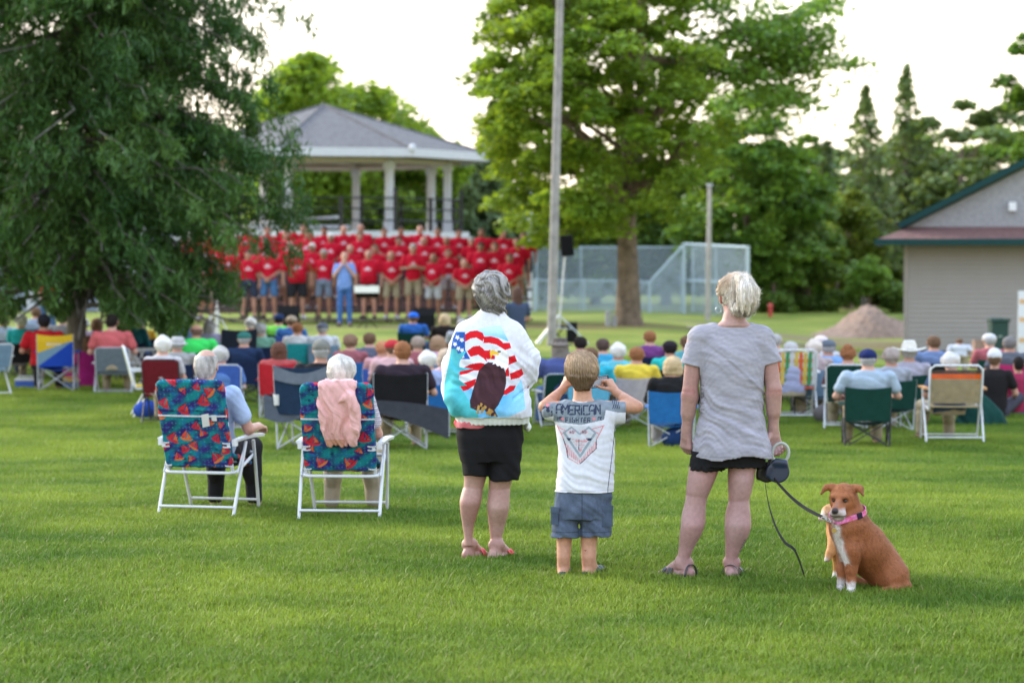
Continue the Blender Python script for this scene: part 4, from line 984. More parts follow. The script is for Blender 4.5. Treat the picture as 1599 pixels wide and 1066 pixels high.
        # green statue shape at the left side
        tl = area & ((qx < np.interp(qy, [330, 480, 600, 700, 840], [70, 95, 85, 150, 240])) & (qy > 330)); tl |= area & (tri_in(Q, [(60, 470), (205, 480), (70, 510)]) | tri_in(Q, [(60, 545), (150, 612), (60, 625)]) | tri_in(Q, [(70, 370), (150, 340), (90, 430)]))
        tc_ = TEAL*(1+.22*wav(P, 33, 40, 5))[:, None]; c[tl] = np.clip(tc_, 0, 1)[tl]
        # eagle: brown body, white head, yellow beak, talons
        bd = back & tri_in(Q, [(318, 428), (355, 432), (400, 450), (440, 475), (458, 520), (458, 600), (440, 680), (400, 760), (368, 800), (395, 855), (330, 850), (290, 800), (225, 805), (180, 785), (175, 730), (200, 640), (225, 560), (245, 495), (285, 450)])
        br = np.array([.060, .026, .034])*(1+.18*folds(P, (1, 0, .9), 90, 7))[:, None]; c[bd] = np.clip(br, .01, 1)[bd]
        hd = back & tri_in(Q, [(372, 325), (420, 315), (462, 345), (480, 400), (474, 470), (455, 495), (440, 470), (425, 478), (408, 455), (392, 462), (375, 440), (352, 445), (378, 405), (385, 370), (365, 350)]); c[hd] = np.array([.80, .80, .84])
        bk = back & tri_in(Q, [(330, 345), (352, 332), (378, 345), (405, 358), (400, 375), (352, 372), (338, 402)]); c[bk] = np.array([.75, .46, .05])
        ey = back & (((qx-404)/13)**2+((qy-347)/7)**2 < 1); c[ey] = .03
        tal = back & tri_in(Q, [(215, 780), (262, 745), (300, 770), (350, 800), (392, 855), (330, 850), (285, 825), (230, 832)]) & (wav(P, 41, 190, 4) > -.1); c[tal] = np.array([.45, .27, .08])
        return c
    jo = sdf_obj('jacket', J, .0027, PAINT, body, jcol)
    K = Body(.008); K.loft(T([(586, 322, 352, 0, .05), (556, 112, 357, 0, .145), (528, 105, 361, 0, .160)]), k=.01, n=2.2, smooth=False); K.p.pop()
    K.loft(T([(560, 111, 352, 0, .150), (545, 108, 356, 0, .155), (530, 104, 360, 0, .160)]), k=.01, n=2.3); K.ell((X(824), .03, Z(668)), (.022, .06, .028), k=.015)
    K.post = lambda P: .0018*np.sin(P[:, 0]*240); sdf_obj('waistband', K, .0048, cloth('offwhite', (.62, .66, .64)), jo)
    C = Body(.006); C.loft([(Z(498), X(766), .0, .070, .066), (Z(488), X(766.5), .002, .064, .064), (Z(483), X(767), .004, .060, .062)], n=2); C.ell((X(768), .004, Z(478)), (.054, .056, .03), k=.004, op='s'); C.post = lambda P: .0012*np.sin(np.arctan2(P[:, 1], P[:, 0]-X(767))*60)
    sdf_obj('collar', C, .0045, cloth('white', (.64, .65, .72)), jo)
    Pk = Body(.01); Pk.loft(T([(572, 108, 250, .0, .128), (556, 106, 270, 0, .135), (535, 110, 300, 0, .13)]), n=2.2); Pk.post = lambda P: .004*folds(P, (.6, 0, 1), 90, 2)
    sdf_obj('shirt', Pk, .0055, PAINT, body, lambda P: hashcol(P, ((.42, .03, .06), (.62, .20, .22)), 3, 60))
    H = Body(.012); H.loft(T([(550, 115, 333, 0, .128), (600, 112, 334, 0, .135), (650, 119, 332, 0, .125), (685, 124, 328, 0, .11)]), k=.012, n=2.3)
    H.loft(T([(650, 121, 226, 0, .105), (700, 128, 222, 0, .10), (733, 134, 219, 0, .098)]), k=.012); H.loft(T([(650, 214, 332, 0, .105), (700, 220, 327, 0, .10), (748, 222, 320, 0, .098)]), k=.012)
    H.post = lambda P: .004*folds(P, (.8, 0, .6), 42, 12); sdf_obj('shorts', H, .0055, cloth('black', (.012, .012, .014)), body)
    # ---- short wavy grey hair
    hm = Body(.012); hm.ell((X(766.5), .012, Z(452)), (.101, .108, .098), k=.02); hm.ell((X(767), -.045, Z(450)), (.092, .06, .085), k=.03); hm.loft([(Z(490), X(771), -.03, .048, .035), (Z(478), X(770), -.030, .070, .055), (Z(462), X(768), -.02, .088, .085)], k=.02)
    hm.ell(w(.09, -.004, -.018), (.020, .028, .036), k=.008, op='s'); hm.ell(w(0, .12, -.03), (.08, .07, .11), k=.02, op='s')
    def hp(P):
        u = wav(P, 51, 34, 4); return .0055*np.sin(P[:, 0]*60+P[:, 2]*95+2.6*u)+.0025*np.sin(P[:, 0]*150+P[:, 2]*190+4*u)
    hm.post = hp
    def hc_(P, r=None):
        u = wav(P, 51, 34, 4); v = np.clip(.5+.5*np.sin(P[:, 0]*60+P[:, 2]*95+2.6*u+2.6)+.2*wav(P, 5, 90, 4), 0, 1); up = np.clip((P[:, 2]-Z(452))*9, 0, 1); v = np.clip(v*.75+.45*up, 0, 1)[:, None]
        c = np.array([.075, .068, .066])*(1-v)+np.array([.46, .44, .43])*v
        return c if r is None else c*r.uniform(.6, 1.45, len(P))[:, None]
    me = sdf_mesh('hair', hm, .0036, HAIRM, hc_); h = link(bpy.data.objects.new('hair', me), body); V = np.array([v.co[:] for v in me.vertices]); r = np.random.default_rng(6)
    def flow(P):
        u = wav(P, 51, 34, 4); return np.stack([.75*np.sin(P[:, 2]*42+u*1.5+.6), 0*u-.1, -1+.35*np.cos(P[:, 0]*30+u)], 1)
    strands('hair_strand', hm, V[r.choice(len(V), 5200)], flow, HAIRM, h, hc_, .045, .0013, 6, .0025, 3, .22, free=.35)
    mb = MB(); c = Vector((X(790), .01, Z(489))); mb.tube([c+Vector((.005*math.cos(a), .012*math.cos(a), .016*math.sin(a))) for a in np.linspace(0, 6.283, 17)], .0011, 6); mb.build('hoop_earring', metal('gold', (.6, .42, .15), .25), body, smooth=True)
    for (px, yaw, dy) in ((733, .6, .02), (775, .7, -.02)):
        f = Vector((math.sin(yaw), math.cos(yaw), 0)); sd = Vector((math.cos(yaw), -math.sin(yaw), 0)); c = Vector((X(px), dy, 0)); mb = MB()
        mb.sheet(lambda u, v: tuple(c+f*(-.075+.265*u)+sd*((v-.5)*.09*(1-.35*abs(u-.62)))+Vector((0, 0, .004))), 10, 4, .007)
        for (u0, dv) in ((.56, 1), (.66, -1)): mb.sheet(lambda u, v: tuple(c+f*(-.075+.265*(u0-.10*dv*(u-.5))+(v-.5)*.026)+sd*(math.cos(math.pi*u)*.047)+Vector((0, 0, .004+.052*math.sin(math.pi*u)**.7))), 12, 2, .003)
        mb.build('sandal', mat('sandal_red', (.62, .05, .05), .5, .2, 40), body)
    return body
AW = grey_woman()

def boy():
    px0, base, s = 910, 900, 294.6; Y = F_PX/s; X, Z = loc_fn(px0, base, s); g = gnd(px0, Y)
    T = lambda tab, **k: rows_from(tab, px0, base, s, 2.133, 660, 400, **k)
    B = Body(.015); hc = (X(909), .015, Z(581)); w = head(B, hc, yaw=-.05, pitch=.0, q=.89)
    B.loft([(Z(632), X(910), -.01, .07, .05), (Z(622), X(910), -.008, .052, .045), (Z(605), X(909.5), 0, .046, .046)], k=.025)
    B.loft(T([(475, 505, 570, 0, .04), (500, 465, 610, 0, .055), (560, 462, 625, 0, .068), (700, 465, 622, 0, .065), (820, 455, 620, 0, .07)]), k=.02)
    B.loft(T([(860, 450, 512, 0, .055), (930, 446, 499, 0, .045), (960, 447, 496, .0, .042), (1000, 447, 493, -.008, .042), (1040, 450, 488, 0, .033), (1052, 450, 487, 0, .032)]), k=.012)
    B.loft(T([(860, 525, 590, 0, .055), (930, 526, 584, 0, .045), (960, 528, 581, .0, .042), (1000, 529, 579, -.008, .042), (1040, 532, 576, 0, .034), (1052, 533, 575, 0, .033)]), k=.012)
    for (px, yaw, sd) in ((880, .1, -1), (921, .55, 1)):
        h, f, ss, q = foot(B, (X(px), .0, .065), yaw, .18); toes(B, h, f, ss, q, sd)
    # arms raised, both hands at the telephone in front of the face
    le, re = (X(851), .02, Z(633)), (X(995), .03, Z(634)); lw, rw = (X(881), .11, Z(606)), (X(962), .125, Z(611))
    B.cone((X(872), 0, Z(634)), le, .034, .030); B.cone(le, lw, .031, .021); B.cone((X(943), 0, Z(634)), re, .036, .031); B.cone(re, rw, .032, .022)
    B.cone((X(986), .035, Z(630)), (X(975), .06, Z(622)), .031, .028); B.cone((X(858), .035, Z(628)), (X(868), .06, Z(619)), .030, .027)
    hand(B, lw, (.30, .30, .75), (.8, .5, 0), (.2, -.4, -1), .80, curl=.75, thumb=(.5, .7)); hand(B, rw, (-.35, .22, .62), (-.75, .6, 0), (-.2, -.7, -.6), .80, curl=1.0, thumb=(.6, .5))
    def skin(P):
        c = skincol((.50, .26, .175), .08)(P)
        for e in (-1, 1): ear = np.exp(-(((P-np.array(w(.085*e, -.01, -.012)))**2).sum(1))/.0007)[:, None]; c = c*(1-ear)+np.array([.66, .22, .13])*ear
        m_ = np.hypot(P[:, 0]-X(914), P[:, 2]-Z(857)) < .005; c[m_] = (.25, .06, .04); return c
    me = sdf_mesh('person', B, .0042, SKIN, skin); body = link(bpy.data.objects.new('person', me)); body.location = g
    tag(body, 'small boy in a grey and white shirt and cargo shorts holding up a phone', 'person', FG); eyes(body, w, .89)
    # ---- T-shirt with lettering
    S = Body(.015)
    S.loft(T([(780, 442, 638, 0, .108), (740, 446, 638, 0, .104), (700, 450, 640, 0, .100), (650, 453, 641, 0, .095), (600, 447, 640, 0, .092), (560, 442, 640, 0, .088), (530, 438, 638, 0, .082), (505, 440, 634, 0, .072), (488, 455, 615, 0, .062), (478, 475, 595, 0, .055)]), k=.02, n=2.2)
    S.cone((X(882), 0, Z(637)), (X(860), .012, Z(640)), .046, .052, .03); S.cone((X(938), 0, Z(637)), (X(974), .016, Z(640)), .046, .052, .03); S.cone((X(948), 0, Z(645)), (X(970), .01, Z(650)), .04, .036, .03)
    S._add(lambda P: np.where(P[:, 0] > X(950), P[:, 0]-X(977), np.where(P[:, 0] < X(875), X(846)-P[:, 0], -.3)), (0, 0, 0), 9, .004, 'i')
    S.ell((X(910), 0, Z(616)), (.060, .056, .024), k=.006, op='s')
    S.post = lambda P: .0035*folds(P, (.35, 0, 1), 80, 15)*np.clip((Z(690)-P[:, 2])*8, .25, 1)+.004*folds(P, (1, 0, .9), 90, 6)*np.clip((np.abs(P[:, 0])-.13)*20, 0, 1)
    GREY = np.array([.20, .235, .275]); NAVY = np.array([.035, .045, .085]); WH = np.array([.62, .63, .70]); RD = np.array([.62, .20, .22])
    FONT = {'A': [((0, 0), (.0, .75)), ((0, .75), (.2, 1)), ((.2, 1), (.7, 1)), ((.7, 1), (.7, 0)), ((0, .42), (.7, .42))], 'M': [((0, 0), (0, 1)), ((0, 1), (.38, .5)), ((.38, .5), (.76, 1)), ((.76, 1), (.76, 0))],
            'E': [((0, 0), (0, 1)), ((0, 1), (.6, 1)), ((0, .5), (.5, .5)), ((0, 0), (.6, 0))], 'R': [((0, 0), (0, 1)), ((0, 1), (.62, 1)), ((.62, 1), (.62, .5)), ((.62, .5), (0, .5)), ((.28, .5), (.66, 0))],
            'I': [((.12, 0), (.12, 1))], 'C': [((.6, 1), (0, 1)), ((0, 1), (0, 0)), ((0, 0), (.6, 0))], 'N': [((0, 0), (0, 1)), ((0, 1), (.66, 0)), ((.66, 0), (.66, 1))],
            'F': [((0, 0), (0, 1)), ((0, 1), (.6, 1)), ((0, .5), (.5, .5))], 'G': [((.62, 1), (0, 1)), ((0, 1), (0, 0)), ((0, 0), (.62, 0)), ((.62, 0), (.62, .5)), ((.62, .5), (.34, .5))],
            'H': [((0, 0), (0, 1)), ((.62, 0), (.62, 1)), ((0, .5), (.62, .5))], 'T': [((0, 1), (.7, 1)), ((.35, 1), (.35, 0))]}
    def word(Q, txt, x, x2, ybase, h, th, curve=0.0, xs=.8):
        """zoom pixels, y down; spread to end at x2"""
        m_ = np.zeros(len(Q), bool); ad = {'I': .24, 'M': .76, 'A': .7}; W = sum(ad.get(ch, .64)*xs for ch in txt); gap = ((x2-x)/h-W)/(len(txt)-1); cx = x
        xc = (x+x2)/2
        for ch in txt:
            for a, b in FONT[ch]:
                pa = (cx+a[0]*h*xs, ybase-a[1]*h+curve*((cx-xc)/100)**2); pb = (cx+b[0]*h*xs, ybase-b[1]*h+curve*((cx-xc)/100)**2); m_ |= seg_d(Q, pa, pb) < th
            cx += (ad.get(ch, .64)*xs+gap)*h
        return m_
    def scol(P):
        qx = ((P[:, 0]*s+px0)-830)*4.844; qy = ((base-P[:, 2]*s)-540)*4.844; Q = np.stack([qx, qy], 1); bk = P[:, 1] < .03; c = np.tile(WH, (len(P), 1))
        yoke = qy < np.interp(qx, [60, 165, 370, 545, 560, 640, 720], [575, 560, 582, 545, 470, 490, 494]); yoke &= ~((qx < 165) & (qy > 545-(qx-60)*.25))
        gn = GREY*(1+.12*wav(P*np.array([1, 1, .2]), 3, 200, 6))[:, None]; c[yoke] = gn[yoke]
        ln = (np.abs(qy-np.interp(qx, [165, 370, 545], [562, 584, 547])) < 3.2) & (qx > 165) & (qx < 548); c[ln & bk] = WH
        col_ = ((qx-375)/88)**2+((qy-352)/66)**2 < 1; c[col_] = WH
        hole = bk & (wav(P, 17, 420, 5) > -.95)
        c[hole & word(Q, 'AMERICAN', 188, 516, 504, 66, 5.6, -3)] = NAVY; c[hole & word(Q, 'FIGHTER', 258, 440, 562, 34, 3.1, -1)] = NAVY
        for (sx, sy) in ((233, 538), (468, 536)): c[bk & star_in(Q, (sx, sy), 15)] = RD
        for x0 in (196, 500): c[bk & word(Q, 'HE' if x0 < 300 else 'FE', x0, x0+30, 546, 22, 3.2)] = NAVY
        # crest: shield of nested triangles with bars beneath
        sh = tri_in(Q, [(195, 590), (545, 585), (488, 690), (488, 755), (365, 870), (262, 800), (262, 760), (240, 690)]) & bk
        c[sh] = np.array([.52, .54, .60])
        for tri in ([(196, 600), (255, 625), (228, 655)], [(540, 590), (452, 612), (510, 652)]):
            for i in range(3): c[bk & (seg_d(Q, tri[i], tri[(i+1) % 3]) < 3)] = RD
        for a, b, wd, cc in (((195, 590), (240, 690), 3, RD), ((240, 690), (262, 760), 3.5, NAVY), ((262, 760), (275, 830), 3.5, NAVY), ((545, 585), (488, 690), 3, RD), ((488, 690), (488, 755), 3.5, NAVY), ((488, 755), (365, 872), 3, NAVY), ((275, 830), (350, 872), 2.6, RD),
                             ((245, 640), (365, 815), 9, GREY*1.3), ((480, 640), (365, 815), 9, GREY*1.3), ((245, 640), (300, 600), 7, GREY*1.3), ((480, 640), (430, 600), 7, GREY*1.3), ((300, 600), (362, 650), 7, GREY*1.3), ((430, 600), (362, 650), 7, GREY*1.3)):
            c[bk & (seg_d(Q, a, b) < wd)] = cc
        for x0, x1 in ((262, 298), (408, 456)): c[bk & tri_in(Q, [(x0, 682), (x1, 680), (x1-12, 700), (x0+14, 700)])] = NAVY
        ins = bk & tri_in(Q, [(300, 690), (425, 690), (365, 790)]); c[ins & (np.sin(qy*.55) > .25) & (wav(P, 9, 330, 4) > -.3)] = RD*.9; c[ins & (np.abs(qx-355) < 3)] = NAVY
        br = sh & (qy > np.interp(qx, [262, 365, 488], [720, 845, 700])); c[br & (np.sin(qx*.42) > .1)] = RD
        for cx in (303, 395): c[bk & (np.abs(np.hypot((qx-cx)/1.5, qy-635)-13) < 2)] = RD; c[bk & word(Q, 'HE', cx-13, cx+13, 643, 16, 2)] = NAVY
        sl = bk & (qx > 610) & (qx < 665) & (qy > 405) & (qy < 465) & (np.sin((qx*.8+qy*.25)*.5) > .2); c[sl] = NAVY
        lf = (qx < 158) & (qy > 430) & (qy < 520) & (wav(P, 27, 160, 4) > .35); c[lf] = NAVY; c[(np.hypot(qx-122, qy-437) < 13)] = RD
        seam = bk & (np.abs(qx-np.interp(qy, [580, 700, 1066], [632, 622, 575])) < 2.6) & (qy > 580); c[seam] = NAVY
        hem = np.abs(P[:, 2]-Z(762)) < .0018; c[hem] *= .75
        return c
    sdf_obj('t_shirt', S, .0028, PAINT, body, scol)
    # ---- cargo shorts
    H = Body(.01); H.loft(T([(775, 444, 632, 0, .098), (830, 438, 631, 0, .10), (870, 434, 631, 0, .095)]), k=.01, n=2.3)
    H.loft(T([(850, 436, 522, 0, .078), (900, 430, 521, 0, .082), (932, 427, 521, 0, .085)]), k=.01, n=2.2); H.loft(T([(850, 524, 631, 0, .08), (900, 523, 631, 0, .084), (929, 523, 630, 0, .087)]), k=.01, n=2.2)
    H.post = lambda P: .0032*folds(P, (.6, 0, .8), 70, 22)
    def dcol(P):
        c = np.array([.085, .11, .165])*(1+.16*wav(P, 4, 60, 6)+.10*wav(P*np.array([1, 1, .25]), 6, 260, 6))[:, None]
        c[np.abs(P[:, 2]-Z(827)) < .0018] *= .55; c[(np.abs(P[:, 0]-X(908.5)) < .0018) & (P[:, 1] < 0)] *= .45; return c
    ho = sdf_obj('cargo_shorts', H, .0042, mat('denim', (.1, .13, .2), .9, .1, 90, .4, 500, attr=True, spec=.1), body, dcol)
    for (x0, x1, y0, y1, yb) in ((940, 956, 786, 819, -.062), (861, 871, 788, 816, -.062)):
        mb = MB(); cx = (X(x0)+X(x1))/2; sgn = 1 if cx > 0 else -1
        mb.sheet(lambda u, v: (X(x0)+(X(x1)-X(x0))*u, -.052-.022*math.sin(math.pi*.5*(1-u if sgn > 0 else u)) , Z(y1)+(Z(y0)-Z(y1))*v), 6, 6, .010); mb.sheet(lambda u, v: (X(x0)-.003+(X(x1)-X(x0)+.006)*u, -.058-.022*math.sin(math.pi*.5*(1-u if sgn > 0 else u)), Z(y0+9)+(Z(y0)-Z(y0+9))*v), 6, 3, .006)
        mb.build('pocket', cloth('denim_pocket', (.07, .095, .145), .25), ho, smooth=True)
    # ---- hair
    hm = Body(.01); hm.ell((X(908.5), .006, Z(574)), (.0905, .103, .0865), k=.02); hm.ell((X(908), .0, Z(562)), (.076, .085, .052), k=.02); hm.loft([(Z(606), X(909), -.045, .035, .018), (Z(600), X(909), -.040, .050, .032), (Z(585), X(908.5), -.03, .075, .06)], k=.015)
    for e in (-1, 1): hm.ell(w(.088*e, .004, -.026), (.019, .030, .036), k=.006, op='s')
    hm.ell(w(0, .115, -.035), (.08, .06, .10), k=.015, op='s')
    hm.post = lambda P: .0016*np.sin(np.arctan2(P[:, 1], P[:, 0]-X(905))*42+wav(P, 3, 40, 4)*2)+.001*wav(P, 8, 160, 4)
    def bh(P, r=None):
        up = np.clip((P[:, 2]-Z(588))*11, 0, 1)[:, None]; t = np.clip(.5+.45*wav(P, 4, 60, 5), 0, 1)[:, None]
        c = (np.array([.15, .09, .055])*(1-up)+np.array([.42, .285, .17])*up)*(.85+.3*t); return c if r is None else c*r.uniform(.65, 1.5, len(P))[:, None]
    me = sdf_mesh('hair', hm, .0034, HAIRM, bh); h = link(bpy.data.objects.new('hair', me), body); V = np.array([v.co[:] for v in me.vertices]); r = np.random.default_rng(16); cr = np.array([X(900), .0, Z(552)])
    def flow(P):
        d = P-cr; d = d/(np.linalg.norm(d, axis=1)[:, None]+1e-6); return d+np.array([.12, -.1, -.9])*np.clip((Z(556)-P[:, 2])*30, 0, 1)[:, None]
    strands('hair_strand', hm, V[r.choice(len(V), 5200)], flow, HAIRM, h, bh, .032, .0009, 5, .0018, 3, .16, free=.15)
    tp = V[V[:, 2] > Z(556)]; strands('hair_strand', hm, tp[r.choice(len(tp), 320)], lambda P: np.array([-.8, 0, .35])+0*P, HAIRM, h, bh, .032, .0012, 5, .003, 5, .3, free=.6)
    # ---- clogs
    for (px, yaw) in ((880, .1), (921, .55)):
        F = Body(.012); f = np.array([math.sin(yaw), math.cos(yaw), 0]); c = np.array([X(px), 0, 0]); F.cone(c+f*.05+[0, 0, .026], c+f*.115+[0, 0, .022], .033, .028, .02); F.cone(c-f*.035+[0, 0, .008], c+f*.12+[0, 0, .008], .030, .034, .02); F.cut((0, 0, -.004), (0, 0, -1))
        for i in range(5): F.ell(c+f*(.06+.016*i)+np.array([.02*math.cos(i*2.2), 0, .053-.003*i]), (.005, .005, .01), k=.002, op='s')
        sdf_obj('clog', F, .004, mat('clog', (.03, .045, .065), .5, .15, 30), body)
    # ---- the phone in both hands
    mb = MB(); mb.box((0, 0, 0), (.118, .009, .060), mi=0); mb.box((0, -.0052, 0), (.100, .001, .050), mi=1); mb.box((-.05, .0055, .02), (.012, .002, .012), mi=0)
    for i in range(9): mb.box((-.044+.011*i, -.0062, .019), (.006, .0006, .005), mi=2); mb.box((-.044+.011*i, -.0062, -.019), (.006, .0006, .005), mi=2)
    p = mb.build('phone', [mat('phone_case', (.05, .06, .10), .4, .1), mat('phone_face', (.50, .55, .62), .3, .1), mat('phone_trim', (.03, .03, .05), .4, .1)])
    p.location = (g[0]+X(936), g[1]+.165, g[2]+Z(597)); p.rotation_euler = (R(8), R(-8), 0)
    tag(p, 'phone in a dark patterned case held up in both hands by the small boy', 'phone')
    return body
BOY = boy()
# ============================================================ dogs and leashes
def make_dog():
    px0, base, s = 1360, 925, 309.5; Y = F_PX/s; g = gnd(px0, Y)
    def D(u, v, y): return np.array([(1260+u/5.074-px0)/s, y, (base-730-v/5.074)/s])
    B = Body(.03); DD0 = D
    B.cone(D(320, 440, -.10), D(445, 615, -.04), .090, .108, .05); B.cone(D(445, 615, -.04), D(540, 722, .02), .108, .104, .05); B.cone(D(540, 722, .02), D(640, 822, .07), .104, .092, .05); B.cone(D(640, 822, .07), D(722, 882, .10), .092, .070, .04)
    B.post = lambda P: .0015*wav(P, 5, 60, 8)+.004*np.exp(-(np.abs(P[:, 0]-DD0(395, 0, 0)[0]+.25*(P[:, 2]-.2))/.012)**2)*(P[:, 2] > .08)*(P[:, 2] < .28)*(P[:, 1] < 0)
    B.cone(D(300, 260, -.10), D(330, 440, -.10), .060, .092, .05); B.cone(D(265, 480, -.13), D(300, 620, -.11), .052, .050, .05)
    # haunch, shank and long hind foot on the grass
    B.ell(D(665, 850, -.01), (.085, .075, .095), k=.04); B.cone(D(715, 880, -.02), D(760, 950, -.03), .072, .045, .03); B.cone(D(780, 955, -.04), D(600, 968, -.12), .032, .022, .02); B.cone(D(600, 968, -.12), D(520, 982, -.15), .021, .016, .015)
    for t in (-1, 0, 1): B.cone(D(540, 985, -.15+.012*t), D(505, 990, -.165+.014*t), .010, .009, .005)
    B.cone(D(640, 900, .16), D(500, 960, .10), .06, .025, .03); B.cone(D(500, 960, .10), D(400, 905, .12), .022, .018, .02)
    # front legs with wrist and toes
    B.ell(D(335, 610, -.15), (.055, .05, .08), k=.03); B.cone(D(335, 640, -.16), D(330, 780, -.155), .042, .028, .03); B.cone(D(330, 780, -.155), D(326, 880, -.16), .027, .023, .02); B.cone(D(326, 880, -.16), D(322, 960, -.165), .023, .021, .015)
    B.cone(D(322, 965, -.17), D(312, 985, -.20), .024, .020, .015)
    B.cone(D(290, 650, -.06), D(272, 800, -.06), .036, .025, .03); B.cone(D(272, 800, -.06), D(266, 940, -.075), .024, .020, .02); B.cone(D(262, 955, -.08), D(250, 975, -.11), .022, .018, .015)
    for (u, v, y) in ((306, 990, -.215), (247, 978, -.125)):
        for t in (-1.5, -.5, .5, 1.5): B.cone(D(u, v, y)+[t*.010, .012, .004], D(u, v, y)+[t*.011-.003, -.012, -.002], .0095, .0085, .004)
    # tail resting behind
    B.chain([D(770, 930, .10), D(850, 968, .16), D(900, 985, .26)], [.026, .016, .006], .02)
    # head turned to the viewer, a little to the left
    hc = D(268, 235, -.125); M = np.array(Matrix.Rotation(R(170), 3, 'Z') @ Matrix.Rotation(R(-8), 3, 'X'))
    M = np.array(Matrix.Rotation(R(-24), 3, 'Z'))@np.array(Matrix.Rotation(R(5), 3, 'X'))@np.diag([1, -1, 1]).astype(float)  # local +y = towards the viewer
    def w(x, y, z): return hc+M@np.array([x, y, z])
    B.ell(w(0, -.01, .016), (.062, .075, .062), k=.03); B.ell(w(-.032, .005, -.014), (.034, .05, .045), k=.03); B.ell(w(.032, .005, -.014), (.034, .05, .045), k=.03)
    B.cone(w(0, .045, -.010), w(0, .128, -.040), .037, .027, .025); B.ell(w(-.018, .098, -.056), (.023, .034, .028), k=.012); B.ell(w(.018, .098, -.056), (.023, .034, .028), k=.012); B.ell(w(0, .085, -.082), (.027, .036, .016), k=.010); B.cone(w(-.03, .062, .022), w(.03, .062, .022), .012, .012, .02);
    B.ell(w(0, .152, -.034), (.0150, .011, .011), k=.004)
    for e in (-1, 1):
        B.cone(w(.018*e, .05, .020), w(.045*e, .035, .018), .014, .013, .02); B.ell(w(.029*e, .072, .003), (.012, .012, .009), k=.008, op='s'); B.ell(w(.029*e, .058, .003), (.0105,)*3, k=.003)
        B.ell(w(.007*e, .163, -.036), (.0035, .004, .003), k=.002, op='s')
        B.cone(w(.050*e, -.012, .052), w(.078*e, -.006, .058), .019, .014, .015); 
    def ear(e):
        a, b, c_ = w(.058*e, -.012, .058), w(.088*e, .002, .056), w(.108*e, .020, .026)
        B.cone(a, b, .017, .013, .012, sq=None); B.cone(b, c_, .013, .005, .01)
    ear(-1); ear(1)
    def col(P):
        c = hashcol(P, ((.27, .092, .036), (.33, .118, .046)), 3, 11); n = len(P); WHt = np.array([.62, .57, .55])
        L = (P-hc)@np.linalg.inv(M).T  # head frame
        u = (P[:, 0]*s+px0-1260)*5.074; v = (base-730-P[:, 2]*s)*5.074
        body_ = v > 300
        def put(m, cc, f=1.0): 
            f = (np.clip(m, 0, 1)*f)[:, None]; c[:] = c*(1-f)+np.array(cc)*f
        rear = np.clip((u-430)/200, 0, 1)*np.clip((v-400)/100, 0, 1); put(rear, (.33, .125, .055), .5)
        put(np.exp(-((u-np.interp(v, [420, 520, 620, 720], [205, 205, 240, 280]))/22)**2)*(v > 425)*(v < 735)*(P[:, 1] < -.08)*1.5, WHt)
        put(np.exp(-((u-240)/16)**2-((v-570)/32)**2)*1.6*(P[:, 1] < -.1), WHt)
        put(np.clip((v-865+8*np.sin(u*.1))/22, 0, 1)*(u > 275)*(u < 385)*(P[:, 1] < -.12), WHt); put(np.clip((v-850)/40, 0, 1)*(u < 292)*(P[:, 1] < -.03), WHt*.85)
        hd = (L[:, 1] > -.09)*(np.abs(L[:, 2]) < .1)*(np.abs(L[:, 0]) < .13)*(v < 400)
        mz = hd*np.clip((L[:, 1]-.072)*40, 0, 1)*np.clip((-.020-L[:, 2])*60, 0, 1); put(mz, (.50, .44, .44), .85)
        put(hd*np.exp(-(L[:, 0]/.010)**2)*np.clip((L[:, 1]-.08)*30, 0, 1)*(L[:, 2] > -.05), (.22, .12, .09), .7)
        put(hd*np.exp(-((L[:, 1]-.155)**2+(L[:, 2]+.033)**2)/.00022-(L[:, 0]/.0165)**4)*2.2, (.035, .025, .028))
        for e in (-1, 1): put(hd*np.exp(-((np.abs(L[:, 0]-.029*e)/.016)**2)-((L[:, 2]-.004)/.011)**2)*(L[:, 1] > .03), (.08, .035, .02), 1)
        for e in (-1, 1): put(hd*np.exp(-((L[:, 0]-.026*e)/.010)**2-((L[:, 2]-.024)/.005)**2)*(L[:, 1] > .03), (.16, .06, .03), .5)
        put(hd*np.exp(-((L[:, 0]/.034)**2)-((L[:, 2]+.070)/.012)**2)*(L[:, 1] > .06), (.20, .13, .11), .5)
        put(hd*np.exp(-((L[:, 2]+.064)/.0035)**2)*(L[:, 1] > .07), (.06, .03, .03), .85)
        put(np.clip((np.abs(L[:, 0])-.088)*60, 0, 1)*hd, (.20, .07, .04), .6)
        return c*(1+.05*wav(P, 9, 220, 14)+.04*wav(P*np.array([1, 1, .4]), 19, 420, 14))[:, None]
    fur = mat('fur', (.4, .2, .1), .6, .08, 90, .5, 520, attr=True, spec=.25, bdist=.0015)
    o = link(bpy.data.objects.new('dog', sdf_mesh('dog', B, .0038, fur, col))); o.location = g
    tag(o, 'stocky reddish brown dog with white paws and a pink collar sitting on the grass', 'dog')
    for e in (-1, 1):
        mb = MB(); p = w(.029*e, .0612, .003); mb.lathe([(.0005, -.0095), (.0065, -.007), (.0095, 0), (.0065, .007), (.0005, .0095)], p, 12); mb.build('eye', mat('dog_eye', (.02, .010, .006), .08, .1, spec=.8), o, smooth=True)
    V = np.array([v.co[:] for v in o.data.vertices]); V = V[V[:, 2] > .02]; r = np.random.default_rng(3)
    V = V[np.linalg.norm(V-w(0, .1, -.03), axis=1) > .085]
    strands('fur', B, V[r.choice(len(V), 16000)], lambda P: np.array([.55, .1, -.8])+0*P, fur, o, lambda P, r: col(P)*r.uniform(.6, 1.45, len(P))[:, None], .016, .0008, 2, .0015, 5, .3, free=.3)
    # collar
    a, b = D(205, 405, -.185), D(425, 300, -.10); cen = D(322, 345, -.105); ax = Vector(D(345, 470, -.10)-D(300, 265, -.125)).normalized()
